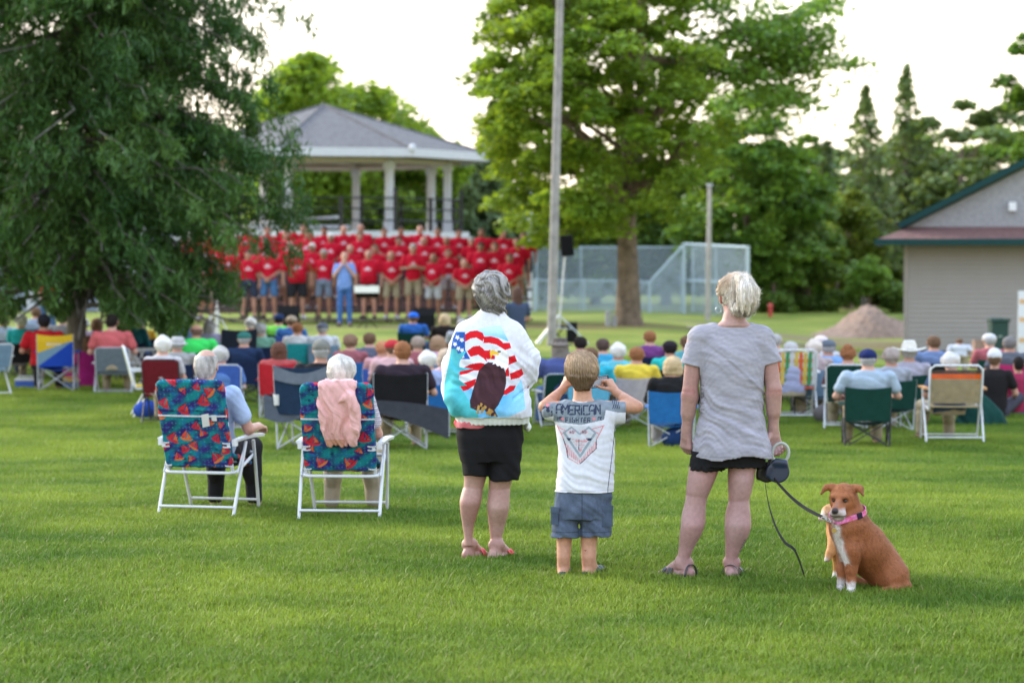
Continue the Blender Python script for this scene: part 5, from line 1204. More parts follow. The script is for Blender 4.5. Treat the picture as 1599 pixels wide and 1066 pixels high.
    e1 = Vector(a-cen); e1 -= ax*e1.dot(ax); e1.normalize(); e2 = ax.cross(e1); rr = []
    dirs = np.array([(e1*math.cos(t)+e2*math.sin(t))[:] for t in np.linspace(0, 2*math.pi, 49)])
    rad = []
    for d in dirs:
        lo, hi = .02, .16
        for _ in range(18):
            m_ = (lo+hi)/2
            if B((cen+d*m_)[None])[0] < .004: lo = m_
            else: hi = m_
        rad.append(lo)
    rad = np.array(rad); rad = (rad+np.roll(rad[:-1], 1)[np.r_[0:48, 0]]+np.roll(rad[:-1], -1)[np.r_[0:48, 0]])/3+.003
    mb = MB(); mb.sheet(lambda u, v: tuple(Vector(cen+dirs[int(round(u*48))]*rad[int(round(u*48))])+ax*(v-.5)*.025), 48, 2, .004)
    co = mb.build('collar', mat('collar_pink', (.62, .10, .22), .7, .25, 90, hue=(.70, .20, .45)), o, smooth=True)
    kk = min(range(48), key=lambda i: np.linalg.norm(cen+dirs[i]*rad[i]-D(365, 355, -.16))); c = Vector(cen+dirs[kk]*(rad[kk]+.003)); tt = Vector(dirs[kk+1]-dirs[kk-1]).normalized(); up = ax; nn = tt.cross(up).normalized()
    Mx = Matrix((tt, nn, up)).transposed(); mb = MB(); mb.box(c, (.030, .008, .031), rot=Mx); mb.build('buckle', plastic('buckle', (.03, .015, .04), .25), co, bevel=.002)
    rp = Vector(D(183, 408, -.20)); mb = MB(); mb.tube([rp+Vector((.008*math.cos(t), 0, -.012+.011*math.sin(t))) for t in np.linspace(0, 6.283, 13)], .0016, 6); mb.build('ring', metal('steel', (.6, .6, .62), .25), co, smooth=True)
    mb = MB(); mb.tube([rp+Vector((0, .001, -.040)), rp+Vector((0, -.0015, -.040))], .0125, 16); mb.build('tag', metal('brass', (.42, .30, .10), .4), co)
    return o, g, D
DOG, DG, DD = make_dog()

def small_dog():
    g = gnd(1322, F_PX/309.5+.46)
    def D(u, v, y): q = at(1260+u/5.074, 730+v/5.074, g[1]); return np.array([q[0]-g[0], y, q[2]-g[2]])
    B = Body(.025); B.cone(D(255, 500, 0), D(480, 540, .08), .066, .065, .04); B.cone(D(480, 540, .08), D(560, 570, .14), .06, .05, .04)
    B.cone(D(250, 470, -.01), D(180, 385, -.03), .05, .034, .03); B.ell(D(160, 345, -.035), (.036, .04, .036), k=.02); B.cone(D(140, 362, -.05), D(98, 388, -.07), .022, .015, .015)
    B.cone(D(170, 310, -.02), D(205, 330, .0), .018, .008, .01); B.cone(D(145, 310, -.06), D(140, 345, -.08), .014, .007, .01)
    for (u, y, b_) in ((222, -.05, 0), (262, .06, 0), (500, .08, 1), (530, .18, 1)):
        B.cone(D(u+8, 560, y), D(u+4+30*b_, 690, y), .040, .024, .02); B.cone(D(u+4+30*b_, 690, y), D(u+10*b_, 835, y), .022, .016, .015); z = D(u, 835, y); z[2] = .018; B.cone(D(u+10*b_, 835, y), z, .016, .017, .015); B.cone(z, z+[-.02, -.02, -.004], .017, .013, .01)
    B.chain([D(195, 600, -.07), D(165, 660, -.09), D(145, 700, -.10), D(122, 716, -.11)], [.024, .020, .013, .004], .02); B.cone(D(215, 520, -.04), D(198, 600, -.07), .04, .026, .03)
    def col(P):
        c = hashcol(P, ((.40, .17, .05), (.50, .24, .09)), 13, 30); z = P[:, 2]
        low = np.clip((.055-z)*60, 0, 1)[:, None]; c = c*(1-low)+np.array([.6, .57, .54])*low
        q = D(105, 385, -.06); m = np.exp(-((P-q)**2).sum(1)/.0012)[:, None]*1.2; m = np.clip(m, 0, 1); c = c*(1-m)+np.array([.66, .60, .56])*m
        q = D(120, 720, -.11); m = np.clip(np.exp(-((P-q)**2).sum(1)/.0004)*1.6, 0, 1)[:, None]; return c*(1-m)+np.array([.6, .55, .48])*m
    o = link(bpy.data.objects.new('dog', sdf_mesh('dog', B, .005, bpy.data.materials['fur'], col))); o.location = g
    tag(o, 'smaller tan dog with a white muzzle, mostly hidden behind the sitting reddish dog', 'dog')
    mb = MB(); p = D(135, 338, -.075); mb.lathe([(.0005, -.006), (.005, -.004), (.006, 0), (.005, .004), (.0005, .006)], p, 10); mb.build('eye', bpy.data.materials['dog_eye'], o, smooth=True)
    mb = MB(); q = D(92, 392, -.072); mb.lathe([(.001, -.006), (.007, 0), (.001, .006)], q, 10); mb.build('nose', bpy.data.materials['dog_eye'], o, smooth=True)
small_dog()

def leashes():
    g = BWg; P0 = lambda px, py, y: Vector((g[0]+BX(px), g[1]+y, g[2]+BZ(py)))
    grip = mat('grip_grey', (.34, .36, .33), .5, .08); shell = mat('reel_navy', (.012, .022, .05), .38, .15, spec=.5); blk = mat('reel_black', (.012, .012, .014), .45, .1)
    def reel(cx, cy, y, tilt, label, sh, k=1.0):
        e = empty('retractable_leash', P0(cx, cy-4, y), 0, label, 'dog leash', 'dog leashes held by the blonde woman')
        M = Matrix.Rotation(tilt, 3, 'Y'); L = lambda x, z, yy=0: M @ Vector((x/297.6*k, yy, z/297.6*k))
        S = Body(.006); c = L(0, -2); S.cone(tuple(c+Vector((0, -.010, 0))), tuple(c+Vector((0, .010, 0))), .047*k, .047*k, .004); S.p.pop()
        def disc(P, c=np.array(c), r=  .060*k, h=.015):
            q = P-c; d = np.hypot(q[:, 0], q[:, 2])-r; e_ = np.abs(q[:, 1])-h; return np.hypot(np.maximum(d+.006, 0), np.maximum(e_+.006, 0))+np.minimum(np.maximum(d+.006, e_+.006), 0)-.006
        S._add(disc, tuple(c), .065*k, .01); S.cone(tuple(L(-5, 12)), tuple(L(8, 13)), .018*k, .018*k, .02); S.cone(tuple(L(-14, 2)), tuple(L(-16, -10)), .013, .012, .015)
        sdf_obj('case', S, .0035, sh, e)
        mb = MB(); mb.tube([L(0, 27)+M @ Vector((.043*k*math.cos(t), 0, .052*k*math.sin(t))) for t in np.linspace(0, 6.2832, 29)], .0085*k, 10, cap=False); mb.build('handle', grip, e, smooth=True)
        mb = MB(); mb.tube([L(-15, 16), L(-17, 6)], .007, 8); mb.build('button', blk, e, smooth=True); return e
    e = reel(1215, 738, -.03, R(8), 'navy retractable dog leash with a grey grip ring, stretched to the dog', shell)
    W = e.location; end = Vector((DG[0], DG[1], DG[2]))+Vector(DD(175, 405, -.21)); st = P0(1207, 745, -.03)
    def strap(pts, wd, par, m, nm='strap'):
        pts = [Vector(p)-par.location for p in pts]; n = len(pts)-1
        def f(u, v):
            i = min(int(u*n), n-1); t = u*n-i; p = pts[i].lerp(pts[i+1], t); a = 2.4*u; return tuple(p+Vector((.3*math.sin(a), .25*math.cos(a), .93))*((v-.5)*wd))
        mb = MB(); mb.sheet(f, 36, 1, .0015); return mb.build(nm, m, par, smooth=True)
    clip0 = Vector((DG[0], DG[1], DG[2]))+Vector(DD(80, 358, -.23))
    strap([st.lerp(clip0, t)+Vector((0, 0, -.028*math.sin(math.pi*t))) for t in np.linspace(0, 1, 14)], .018, e, mat('strap_black', (.02, .02, .023), .6, .2, 60))
    mb = MB(); stl = metal('steel', (.6, .6, .62), .25); d = (end-clip0)-Vector((0, 0, 0)); a = clip0-W
    for i in range(5): c = a+d*(.16+.19*i); mb.tube([c+Vector((.009*math.cos(t), .004*(-1)**i*math.sin(t), .007*math.sin(t))) for t in np.linspace(0, 6.283, 13)], .0022, 6)
    mb.tube([a, a+d*.2], .0085, 10); mb.build('clip', stl, e, smooth=True)
    e2 = reel(1199, 742, .03, R(-4), 'black retractable dog leash behind the navy one, its strap hanging slack in a curve', blk, .85)
    pts = [(1196, 752, .02), (1199, 775, .01), (1204, 800, -.02), (1213, 826, -.05), (1225, 846, -.08), (1240, 858, -.10), (1256, 872, -.08)]
    cur = [P0(*p) for p in pts]; e_ = Vector((DG[0], DG[1], DG[2]))+Vector(DD(240, 520, .45)); cur[-1].z = max(cur[-1].z, float(terrain(cur[-1].x, cur[-1].y))+.05)
    # the slack strap reaches the smaller dog through the grass
    cur[-1].z = float(terrain(cur[-1].x, cur[-1].y))+.012
    sm = [];
    for i in range(len(cur)-1):
        p0, p1, p2, p3 = cur[max(i-1, 0)], cur[i], cur[i+1], cur[min(i+2, len(cur)-1)]
        for t in (0, .25, .5, .75): sm.append(.5*((2*p1)+(p2-p0)*t+(2*p0-5*p1+4*p2-p3)*t*t+(3*p1-p0-3*p2+p3)*t**3))
    sm.append(cur[-1]); strap(sm, .016, e2, mat('strap_black', (0, 0, 0)))
leashes()

# ============================================================ generic people
def lookup(name):
    """colour carried by the object itself, with woven noise"""
    if name in MATS: return MATS[name]
    m = mat(name, (.5, .5, .5), .9 if 'skin' not in name else .55, .12, 16, .4, 220, spec=.15); nt = m.node_tree
    rgb = [n for n in nt.nodes if n.type == 'RGB'][0]; oi = nt.nodes.new('ShaderNodeObjectInfo'); l = rgb.outputs[0].links[0].to_socket; nt.links.new(oi.outputs['Color'], l); return m
OC = lookup('fabric_of_object'); OS = lookup('skin_of_object'); OH = lookup('hair_of_object')
def seated_bodies(b=1.0, lean=-.10, hands='lap', bottom='long', sleeve='short', kneez=.50, hq=1.0, spread=1.0):
    """facing +Y, sitting with the hips at z .46"""
    sk, sh, bt, shoe = Body(.02), Body(.03), Body(.02), Body(.012)
    yy = lambda z: -.03+lean*(z-.45)/.55
    hc = np.array([0, yy(1.0)+.045, 1.125]); w = head(sk, hc, q=.98*hq)
    sk.cone((0, yy(.98), .93), (0, yy(1.0)+.02, 1.06), .062, .055, .03)
    tor = [(.42, .175, .13), (.52, .17, .14), (.65, .16, .13), (.78, .175, .13), (.88, .185, .115), (.95, .155, .085), (.99, .09, .06)]
    sk.loft([(z, 0, yy(z), a*b-.012, d*b-.012) for z, a, d in tor], k=.03); sh.loft([(z, 0, yy(z), a*b, d*b) for z, a, d in tor], k=.03, n=2.2)
    sh.ell((0, yy(1.02), 1.02), (.07, .07, .035), k=.008, op='s')
    for e in (-1, 1):
        s0 = np.array([.180*b*e, yy(.92), .915]); 
        if hands == 'lap': el, wr, hd = (.235*b*e, yy(.7)+.06, .665), (.09*e, .22, .63), (-.6*e, .6, -.1)
        elif hands == 'rest': el, wr, hd = (.265*b*e, yy(.7)+.02, .665), (.25*e, .24, .665), (0, 1, -.15)
        else: el, wr, hd = (.24*b*e, .10, .80), (.06*e, .22, .98), (-.3*e, .2, .8)
        sk.cone(s0, el, .044*b, .037, .02); sk.cone(el, wr, .038, .026, .02); hand(sk, wr, hd, (-.2*e, 0, -1), (-e, 0, 0), .95, .4)
        if sleeve == 'short': m = s0+(np.array(el)-s0)*.62; sh.cone(s0, m, .062*b, .060*b, .03)
        else: sh.cone(s0, el, .062*b, .050*b, .03); sh.cone(el, np.array(el)+(np.array(wr)-np.array(el))*.92, .050*b, .038, .02)
        hip, kn, an = np.array([.09*e, 0, .475]), np.array([.135*e*spread, .42, kneez]), np.array([.15*e*spread, .43, .09])
        sk.cone(hip, kn, .07*b, .055, .03); sk.cone(kn, an, .054, .034, .02); sk.ell((kn[0], kn[1]-.03, .34), (.05, .055, .10), k=.03)
        bt.cone(hip, kn, .092*b, .068, .04)
        if bottom == 'long': bt.cone(kn, an+[0, 0, .03], .070, .056, .03); bt.ell((kn[0], kn[1]-.03, .34), (.064, .068, .11), k=.03)
        h, f, s_, q = foot(sk, an, .12*e, .235); shoe.cone(h+[0, .0, .036], h+f*.06+[0, 0, .045], .040, .040, .02); shoe.cone(h+f*.05+[0, 0, .04], h+f*.20+[0, 0, .026], .042, .032, .02); shoe.cone(h+[0, 0, .012], h+f*.2+[0, 0, .012], .034, .036, .01)
    bt.loft([(.40, 0, -.04, .17*b, .13*b), (.50, 0, -.03, .178*b, .14*b), (.56, 0, -.03, .165*b, .135*b)], k=.03)
    sh.post = lambda P: .004*folds(P, (.3, .3, .8), 55, 4); bt.post = lambda P: .003*folds(P, (.2, 1, .4), 50, 6)
    return dict(skin=sk, shirt=sh, bottom=bt, shoes=shoe, head=hc, w=w)
def standing_bodies(b=1.0, hands='clasp', bottom='shorts', sleeve='short', fat=0.0):
    sk, sh, bt, shoe = Body(.02), Body(.03), Body(.02), Body(.012); hc = np.array([0, .025, 1.63]); w = head(sk, hc)
    sk.cone((0, -.01, 1.44), (0, .0, 1.57), .062, .054, .03)
    tor = [(.86, .175, .12, 0), (.96, .172, .12+fat*.6, .02*fat*9), (1.08, .165, .115+fat, .03*fat*9), (1.2, .172, .12+fat*.5, .012), (1.32, .188, .12, 0), (1.41, .175, .10, 0), (1.465, .12, .07, -.005), (1.49, .08, .055, -.005)]
    sk.loft([(z, 0, y, a*b-.014, d*b-.014) for z, a, d, y in tor], k=.03); sh.loft([(z, 0, y, a*b, d*b) for z, a, d, y in tor], k=.03, n=2.2); sh.ell((0, .0, 1.515), (.066, .066, .032), k=.008, op='s')
    for e in (-1, 1):
        s0 = np.array([.185*b*e, 0, 1.405])
        if hands == 'clasp': el, wr, hd, pn = (.245*b*e, -.01, 1.12), (.055*e, .17+fat, .965), (-.75*e, .3, -.6), (0, -1, 0)
        elif hands == 'side': el, wr, hd, pn = (.25*b*e, -.03, 1.12), (.255*b*e, .03, .87), (0, .1, -1), (-e, 0, 0)
        elif hands == 'chest': el, wr, hd, pn = (.26*b*e, .04, 1.15), (.05*e, .20+fat, 1.18), (-.8*e, .3, .2), (0, -1, 0)
        else: el, wr, hd, pn = (.24*b*e, .10, 1.18), (.055*e, .20, 1.43), (-.2*e, .0, 1), (-e, -.3, 0)
        sk.cone(s0, el, .046*b, .040, .02); sk.cone(el, wr, .040, .027, .02); hand(sk, wr, hd, pn, (0, .3, 1) if hands != 'side' else (0, 1, 0), 1.0, .35)
        if sleeve == 'short': m = s0+(np.array(el)-s0)*.68; sh.cone(s0, m, .062*b, .062*b, .03)
        else: sh.cone(s0, el, .062*b, .05*b, .03); sh.cone(el, np.array(el)+(np.array(wr)-np.array(el))*.94, .05*b, .038, .02)
        hip, kn, an = np.array([.09*e, 0, .90]), np.array([.115*e, .012, .49]), np.array([.125*e, -.01, .085])
        sk.cone(hip, kn, .078*b, .054, .03); sk.cone(kn, an, .053, .033, .02); sk.ell((kn[0], -.02, .35), (.052, .056, .10), k=.03)
        if bottom == 'shorts': bt.cone(hip, kn+[.01*e, 0, .10], .098*b, .086*b, .03)
        else: bt.cone(hip, kn, .095*b, .068*b, .03); bt.cone(kn, an+[0, 0, .0], .070*b, .056, .02); bt.ell((kn[0], -.02, .35), (.064, .068, .11), k=.03)
        h, f, s_, q = foot(sk, an, .2*e, .24); shoe.cone(h+[0, .0, .038], h+f*.06+[0, 0, .045], .042, .042, .02); shoe.cone(h+f*.05+[0, 0, .04], h+f*.20+[0, 0, .028], .044, .034, .02); shoe.cone(h+[0, 0, .014], h+f*.2+[0, 0, .014], .036, .038, .01)
    bt.loft([(.84, 0, 0, .17*b, .125*b), (.92, 0, 0, .178*b, .13*b), (1.0, 0, .0, .165*b, .122*b+fat*.4)], k=.03)
    sh.post = lambda P: .004*folds(P, (.3, .2, .9), 55, 4); bt.post = lambda P: .003*folds(P, (.7, .2, .6), 50, 6)
    return dict(skin=sk, shirt=sh, bottom=bt, shoes=shoe, head=hc, w=w)
def hair_body(kind):
    """relative to the centre of the skull, face towards +Y"""
    h = Body(.015); cut = [(0, .105, -.05), (.085, .07, .10)]
    def cap(k=1.0, dz=0): h.ell((0, -.012, .022+dz), (.083*k, .100*k, .096*k), k=.02); h.loft([(-.085, 0, -.052, .045*k, .035*k), (-.06, 0, -.045, .062*k, .055*k), (-.01, 0, -.03, .080*k, .080*k)], k=.02)
    if kind in ('short', 'curly', 'fluffy', 'bun', 'bob', 'long'): cap({'short': 1.0, 'curly': 1.12, 'fluffy': 1.18, 'bun': 1.02, 'bob': 1.12, 'long': 1.06}[kind])
    if kind == 'fringe':
        h.loft([(-.085, 0, -.052, .045, .035), (-.06, 0, -.045, .064, .056), (-.01, 0, -.03, .082, .082), (.03, 0, -.028, .080, .080)], k=.02); h.ell((0, .0, .075), (.062, .075, .055), k=.02, op='s')
    if kind == 'bun': h.ell((0, -.06, .10), (.05, .045, .045), k=.015)
    if kind == 'bob': h.loft([(-.14, 0, -.03, .075, .055), (-.10, 0, -.03, .096, .085), (-.03, 0, -.02, .094, .092)], k=.03)
    if kind == 'long': h.loft([(-.27, 0, -.06, .05, .03), (-.18, 0, -.055, .085, .05), (-.08, 0, -.04, .092, .075), (-.02, 0, -.02, .088, .09)], k=.03)
    h.ell((0, .118, -.045), (.078, .07, .105), k=.012, op='s')
    fq, am = {'short': (170, .0022), 'fringe': (150, .002), 'curly': (85, .007), 'fluffy': (60, .008), 'bun': (120, .004), 'bob': (110, .004), 'long': (110, .004)}[kind]
    h.post = lambda P: am*wav(P*np.array([1, 1, .45 if kind in ('bob', 'long', 'short') else 1]), 4, fq, 6); return h
def cap_mesh():
    h = Body(.006); h.ell((0, -.006, .034), (.0905, .110, .090), k=.01); h.cut((0, 0, .002), (0, 0, -1)); h.post = lambda P: .0014*np.cos(np.arctan2(P[:, 1], P[:, 0])*6)
    return h
def brim_mesh():
    h = Body(.004)
    def f(P):
        z = P[:, 2]-(.012-.35*np.maximum(P[:, 1]-.08, 0)-2.2*P[:, 0]**2); d = np.hypot(P[:, 0]/.070, (P[:, 1]-.085)/.085)-1
        return np.maximum(np.abs(z)-.0045, np.maximum(d*.07, .06-P[:, 1]))
    h._add(f, (0, .11, .01), .12, .003); return h
def hat_body(kind):
    h = Body(.012)
    if kind == 'cowboy': h.loft([(.03, 0, 0, .090, .106), (.10, 0, 0, .084, .098), (.165, 0, 0, .070, .088), (.185, 0, 0, .055, .075)], k=.01); h.ell((0, 0, .20), (.022, .07, .03), k=.015, op='s'); R0, R1, up, zz = .195, .20, 1.3, .030
    elif kind == 'bucket': h.loft([(.02, 0, 0, .090, .105), (.08, 0, 0, .080, .095), (.115, 0, 0, .062, .078)], k=.01); R0, R1, up, zz = .125, .14, -3.6, .030
    else: h.loft([(.03, 0, 0, .086, .102), (.09, 0, 0, .080, .096), (.135, 0, 0, .07, .088)], k=.01); h.ell((0, 0, .15), (.02, .07, .022), k=.012, op='s'); R0, R1, up, zz = .135, .15, 1.2, .030
    def f(P):
        r = np.hypot(P[:, 0]/R0, P[:, 1]/R1); z = P[:, 2]-(zz+up*P[:, 0]**2*(1 if up > 0 else .6)+(up*.6*P[:, 1]**2 if up < 0 else 0)); return np.maximum(np.abs(z)*.8-.0055, (r-1)*R0*.7)
    h._add(f, (0, 0, .04), .21, .01); h.cut((0, 0, -.06), (0, 0, -1)); return h
TPL = {}
def template(key, build, vox, colf=None):
    """meshes of one pose, made once and shared"""
    if key in TPL: return TPL[key]
    B = build(); out = {'head': B['head']}
    for nm, m in (('skin', OS), ('shirt', OC), ('bottom', OC), ('shoes', OC)):
        out[nm] = sdf_mesh(key+'_'+nm, B[nm], vox, m)
    TPL[key] = out; return out
HM = {}
def head_mesh(kind):
    if kind not in HM:
        if kind == 'cap': HM[kind] = (sdf_mesh('cap', cap_mesh(), .007, OC), sdf_mesh('brim', brim_mesh(), .005, OC))
        elif kind in ('cowboy', 'bucket', 'fedora'): HM[kind] = sdf_mesh(kind, hat_body(kind), .007, OC)
        elif kind == 'eyes':
            mb = MB()
            mb.lathe([(.0005, -.010), (.007, -.007), (.010, 0), (.007, .007), (.0005, .010)], (0, 0, 0), 8)
            HM[kind] = mb.mesh('eyes', [mat('eye_dark', (.08, .06, .05), .2, .1)], True)
        else: HM[kind] = sdf_mesh('hair_'+kind, hair_body(kind), .0065, OH)
    return HM[kind]
def make_person(tpl, loc, rz, label, group, skin=(.45, .25, .19), shirt=(.5, .5, .5), bottom=(.05, .05, .08), shoes=(.05, .05, .05), hair=None, hairc=(.1, .07, .05), hat=None, hatc=(.1, .1, .1),
                scale=(1, 1, 1), shirt_name='shirt', bottom_name='trousers', shirt_mesh=None, headtilt=0.0, cat='person'):
    def mk(nm, me, par, c=None):
        o = bpy.data.objects.new(nm, me); link(o, par)
        if c is not None: o.color = (*c, 1)
        return o
    p = mk('person', tpl['skin'], None, skin); p.location = loc; p.rotation_euler = (0, 0, rz); p.scale = scale; tag(p, label, cat, group)
    mk(shirt_name, shirt_mesh or tpl['shirt'], p, shirt); mk(bottom_name, tpl['bottom'], p, bottom); mk('shoes', tpl['shoes'], p, shoes)
    h = Vector(tpl['head']); q = scale[0]/scale[2]
    def at_head(o): o.location = h; o.rotation_euler = (0, 0, headtilt); return o
    for e in (-1, 1): mk('eye', head_mesh('eyes'), p).location = h+Matrix.Rotation(headtilt, 3, 'Z') @ Vector((.031*e, .083, .004))
    if hair: at_head(mk('hair', head_mesh(hair), p, hairc))
    if hat == 'cap':
        a, b = head_mesh('cap'); c = at_head(mk('cap', a, p, hatc)); d = mk('brim', b, c, hatc)
    elif hat: at_head(mk('hat', head_mesh(hat), p, hatc))
    return p
# ============================================================ foreground folding chairs and the old couple
def sail_cloth(us, vs, seed):
    """albedo of the printed cloth over (u, v) in metres: blotched teal, blue and violet with little red and orange boats"""
    r = np.random.default_rng(seed); Q = np.stack([us, vs], 1); P3 = np.stack([us, vs, us*0+seed], 1)
    a = wav(P3, 3, 55, 8); b = wav(P3, 4, 120, 8); c = np.array([.014, .085, .17])+np.zeros((len(us), 3))
    def mixin(w, cc): w = np.clip(w, 0, 1)[:, None]; c[:] = c*(1-w)+np.array(cc)*w
    mixin(a*1.2, (.010, .20, .24)); mixin(-a*1.2, (.035, .02, .17)); mixin(b*.8-.3, (.015, .13, .34)); mixin(-b-.7, (.01, .03, .10)); mixin(wav(P3, 7, 300, 6)*.6-.35, (.05, .33, .33))
    k = 0
    for gy in range(12):
        for gx in range(7):
            cx = (gx+.5+.5*(gy % 2))*.100+r.uniform(-.024, .024)-.06; cy = gy*.084+r.uniform(-.02, .02)-.03; an = r.uniform(-.9, .9); sz = r.uniform(.8, 1.25)*.042
            q = (Q-np.array([cx, cy])); q = np.stack([q[:, 0]*math.cos(an)+q[:, 1]*math.sin(an), -q[:, 0]*math.sin(an)+q[:, 1]*math.cos(an)], 1)/sz
            if r.random() < .28: continue
            near = np.abs(q).max(1) < 2
            if not near.any(): continue
            qq = q[near]; cc = c[near]
            colr = [(.48, .02, .035), (.55, .04, .05), (.62, .16, .05), (.50, .03, .08)]
            for tri, ck in (([(-.05, -.25), (-.05, 1.0), (-.85, -.2)], k), ([(.08, -.25), (.1, .75), (.75, -.2)], k+1+(gx % 2))):
                big = tri_in(qq/1.14+np.array([0, .0]), tri); ins = tri_in(qq, tri)
                cc[big] = (.015, .012, .035); sh = np.clip((qq[:, 1]+.3), 0, 1)[:, None]; cl = np.array(colr[ck % 4])*(1-.5*sh)+np.array(colr[(ck+1) % 4])*.5*sh; cc[ins] = cl[ins]
            hull = (qq[:, 1] < -.30) & (qq[:, 1] > -.30-.42*np.sqrt(np.clip(1-(qq[:, 0]/.95)**2, 0, 1))) & (np.abs(qq[:, 0]) < .95)
            cc[hull] = [(.05, .02, .14), (.50, .03, .05), (.62, .16, .05)][(gx+gy) % 3]; c[near] = cc; k += 1
    return np.clip(c, 0, 1)
def pad_body(w, h, t, r=.05):
    """rounded flat cushion in the x-z plane, centre 0"""
    B = Body(.01)
    def f(P):
        q = np.abs(P[:, [0, 2]])-np.array([w/2-r, h/2-r]); d = np.hypot(np.maximum(q[:, 0], 0), np.maximum(q[:, 1], 0))+np.minimum(q.max(1), 0)-r
        e = np.abs(P[:, 1])-t/2+.006*0; k = t/2; a = d+k; b = np.abs(P[:, 1]); return np.where(a > 0, np.hypot(np.maximum(a, 0), b)-k, b-k)
    B._add(f, (0, 0, 0), math.hypot(w, h)/2+t, .01); return B
def fold_chair(px, py, rz, label, seed, back_w=.475):
    g = on_ground(px, py); e = empty('folding_chair', g, R(rz), label, 'folding chair', 'folding chairs with sailing boat cloth')
    alu = mat('tube_white', (.62, .64, .68), .38, .05, 20, spec=.5); pl = mat('arm_plastic', (.66, .67, .70), .42, .08, 30); tape = mat('elastic_tape', (.60, .62, .70), .8, .1, 80)
    for sx in (-1, 1):
        mb = MB(); mb.tube([(.265*sx, -.27, .0), (.27*sx, -.02, .50)], .0115, 10); mb.lathe([(.014, 0), (.014, .03), (.012, .03)], (.265*sx, -.27, -.004), 10); mb.build('leg', alu, e, smooth=True)
        mb = MB(); mb.tube([(.245*sx, .32, .0), (.272*sx, .13, .50)], .0115, 10); mb.lathe([(.014, 0), (.014, .03), (.012, .03)], (.245*sx, .32, -.004), 10); mb.build('leg', alu, e, smooth=True)
        mb = MB(); mb.sheet(lambda u, v: (.272*sx+(v-.5)*(.052-.02*(1-u)**3), -.21+.50*u, .520+.010*math.sin(3*u)+.006*math.cos((v-.5)*3)), 14, 5, .020); mb.build('armrest', pl, e, smooth=True)
        mb = MB(); mb.box((.262*sx, -.215, .505), (.03, .035, .045)); mb.tube([(.262*sx, -.17, .30), (.262*sx, -.05, .44)], .006, 6); mb.build('hinge', pl, e)
    mb = MB(); mb.tube([(-.262, -.255, .075), (.262, -.255, .075)], .0095, 8); mb.build('rear_bar', alu, e, smooth=True)
    mb = MB(); mb.tube([(-.25, .305, .075), (.25, .305, .075)], .0095, 8); mb.build('front_bar', alu, e, smooth=True)
    mb = MB(); w = back_w/2; th = math.atan2(.19, .585)
    mb.tube([(-w-.005, .24, .40), (-w-.012, -.10, .315), (-w-.005, -.165, .30), (-w+.03, -.185, .298), (w-.03, -.185, .298), (w+.005, -.165, .30), (w+.012, -.10, .315), (w+.005, .24, .40), (w-.03, .265, .405), (-w+.03, .265, .405), (-w-.005, .24, .40)], .0115, 10); mb.build('seat_frame', alu, e, smooth=True)
    def bk(z, o=0): return -.165-(z-.30)*.33+o
    mb = MB(); mb.tube([(-w+.01, bk(.30), .30), (-w+.01, bk(.885), .885), (-w+.04, bk(.915), .915), (w-.04, bk(.915), .915), (w-.01, bk(.885), .885), (w-.01, bk(.30), .30)], .011, 10); mb.build('back_frame', alu, e, smooth=True)
    # printed cushions
    def cushion(nm, wd, ht, t, M, loc):
        B = pad_body(wd, ht, t); B.post = lambda P: .004*np.abs(np.sin(P[:, 0]*5))*0+.0022*wav(P, 5, 45, 4)-.004*np.exp(-((P[:, 2]-.10*ht/.58)/.012)**2)
        V, F = B.mesh(.0045); c = sail_cloth(V[:, 0].astype(float)+.3+V[:, 1]*.8, V[:, 2].astype(float)+.3, seed)
        o = link(bpy.data.objects.new(nm, np_mesh(nm, V, F, c, True, [PAINT])), e); o.location = loc; o.rotation_euler = M; return o
    c1 = cushion('back_cushion', back_w+.008, .63, .042, (math.atan(.33), 0, 0), (0, bk(.63), .632))
    cushion('seat_cushion', back_w-.02, .44, .035, (math.pi/2-.22, 0, 0), (0, .05, .375))
    mb = MB(); W2 = back_w/2+.006
    def band(z, x0, x1, h=.012, out=.030): mb = MB(); mb.sheet(lambda u, v: (x0+(x1-x0)*u, bk(z+h*(v-.5), -out), z+h*(v-.5)+.012*(u-.5)**2), 10, 2, .003); mb.build('strap', tape, e, smooth=True)
    band(.685, -W2, W2, .011, .026)
    for z in (.475, .50, .345):
        for sx in (-1, 1): band(z, W2*sx, (W2-.055)*sx, .009, .027)
    for sx in (-1, 1): mb = MB(); mb.box(((W2-.015)*sx, bk(.487, -.024), .487), (.022, .004, .028)); mb.build('clasp', tape, e)
    mb = MB()
    if seed == 1:
        mb.sheet(lambda u, v: (.065+.05*u, bk(.69-.085*v, -.032), .695-.085*v+.01*u), 3, 3, .002); mb.sheet(lambda u, v: (.135+.035*u, bk(.69-.045*v, -.032), .695-.04*v), 3, 3, .002); mb.build('care_label', mat('paper_white', (.66, .66, .68), .8, .05), e)
    return e, g, bk
CH1, CG1, BK = fold_chair(327, 802, -13, 'folding chair with sailing boat cloth and white labels, under the balding man', 1)
CH2, CG2, _ = fold_chair(538, 808, -4, 'folding chair with sailing boat cloth and a pink jacket hung over it', 2)

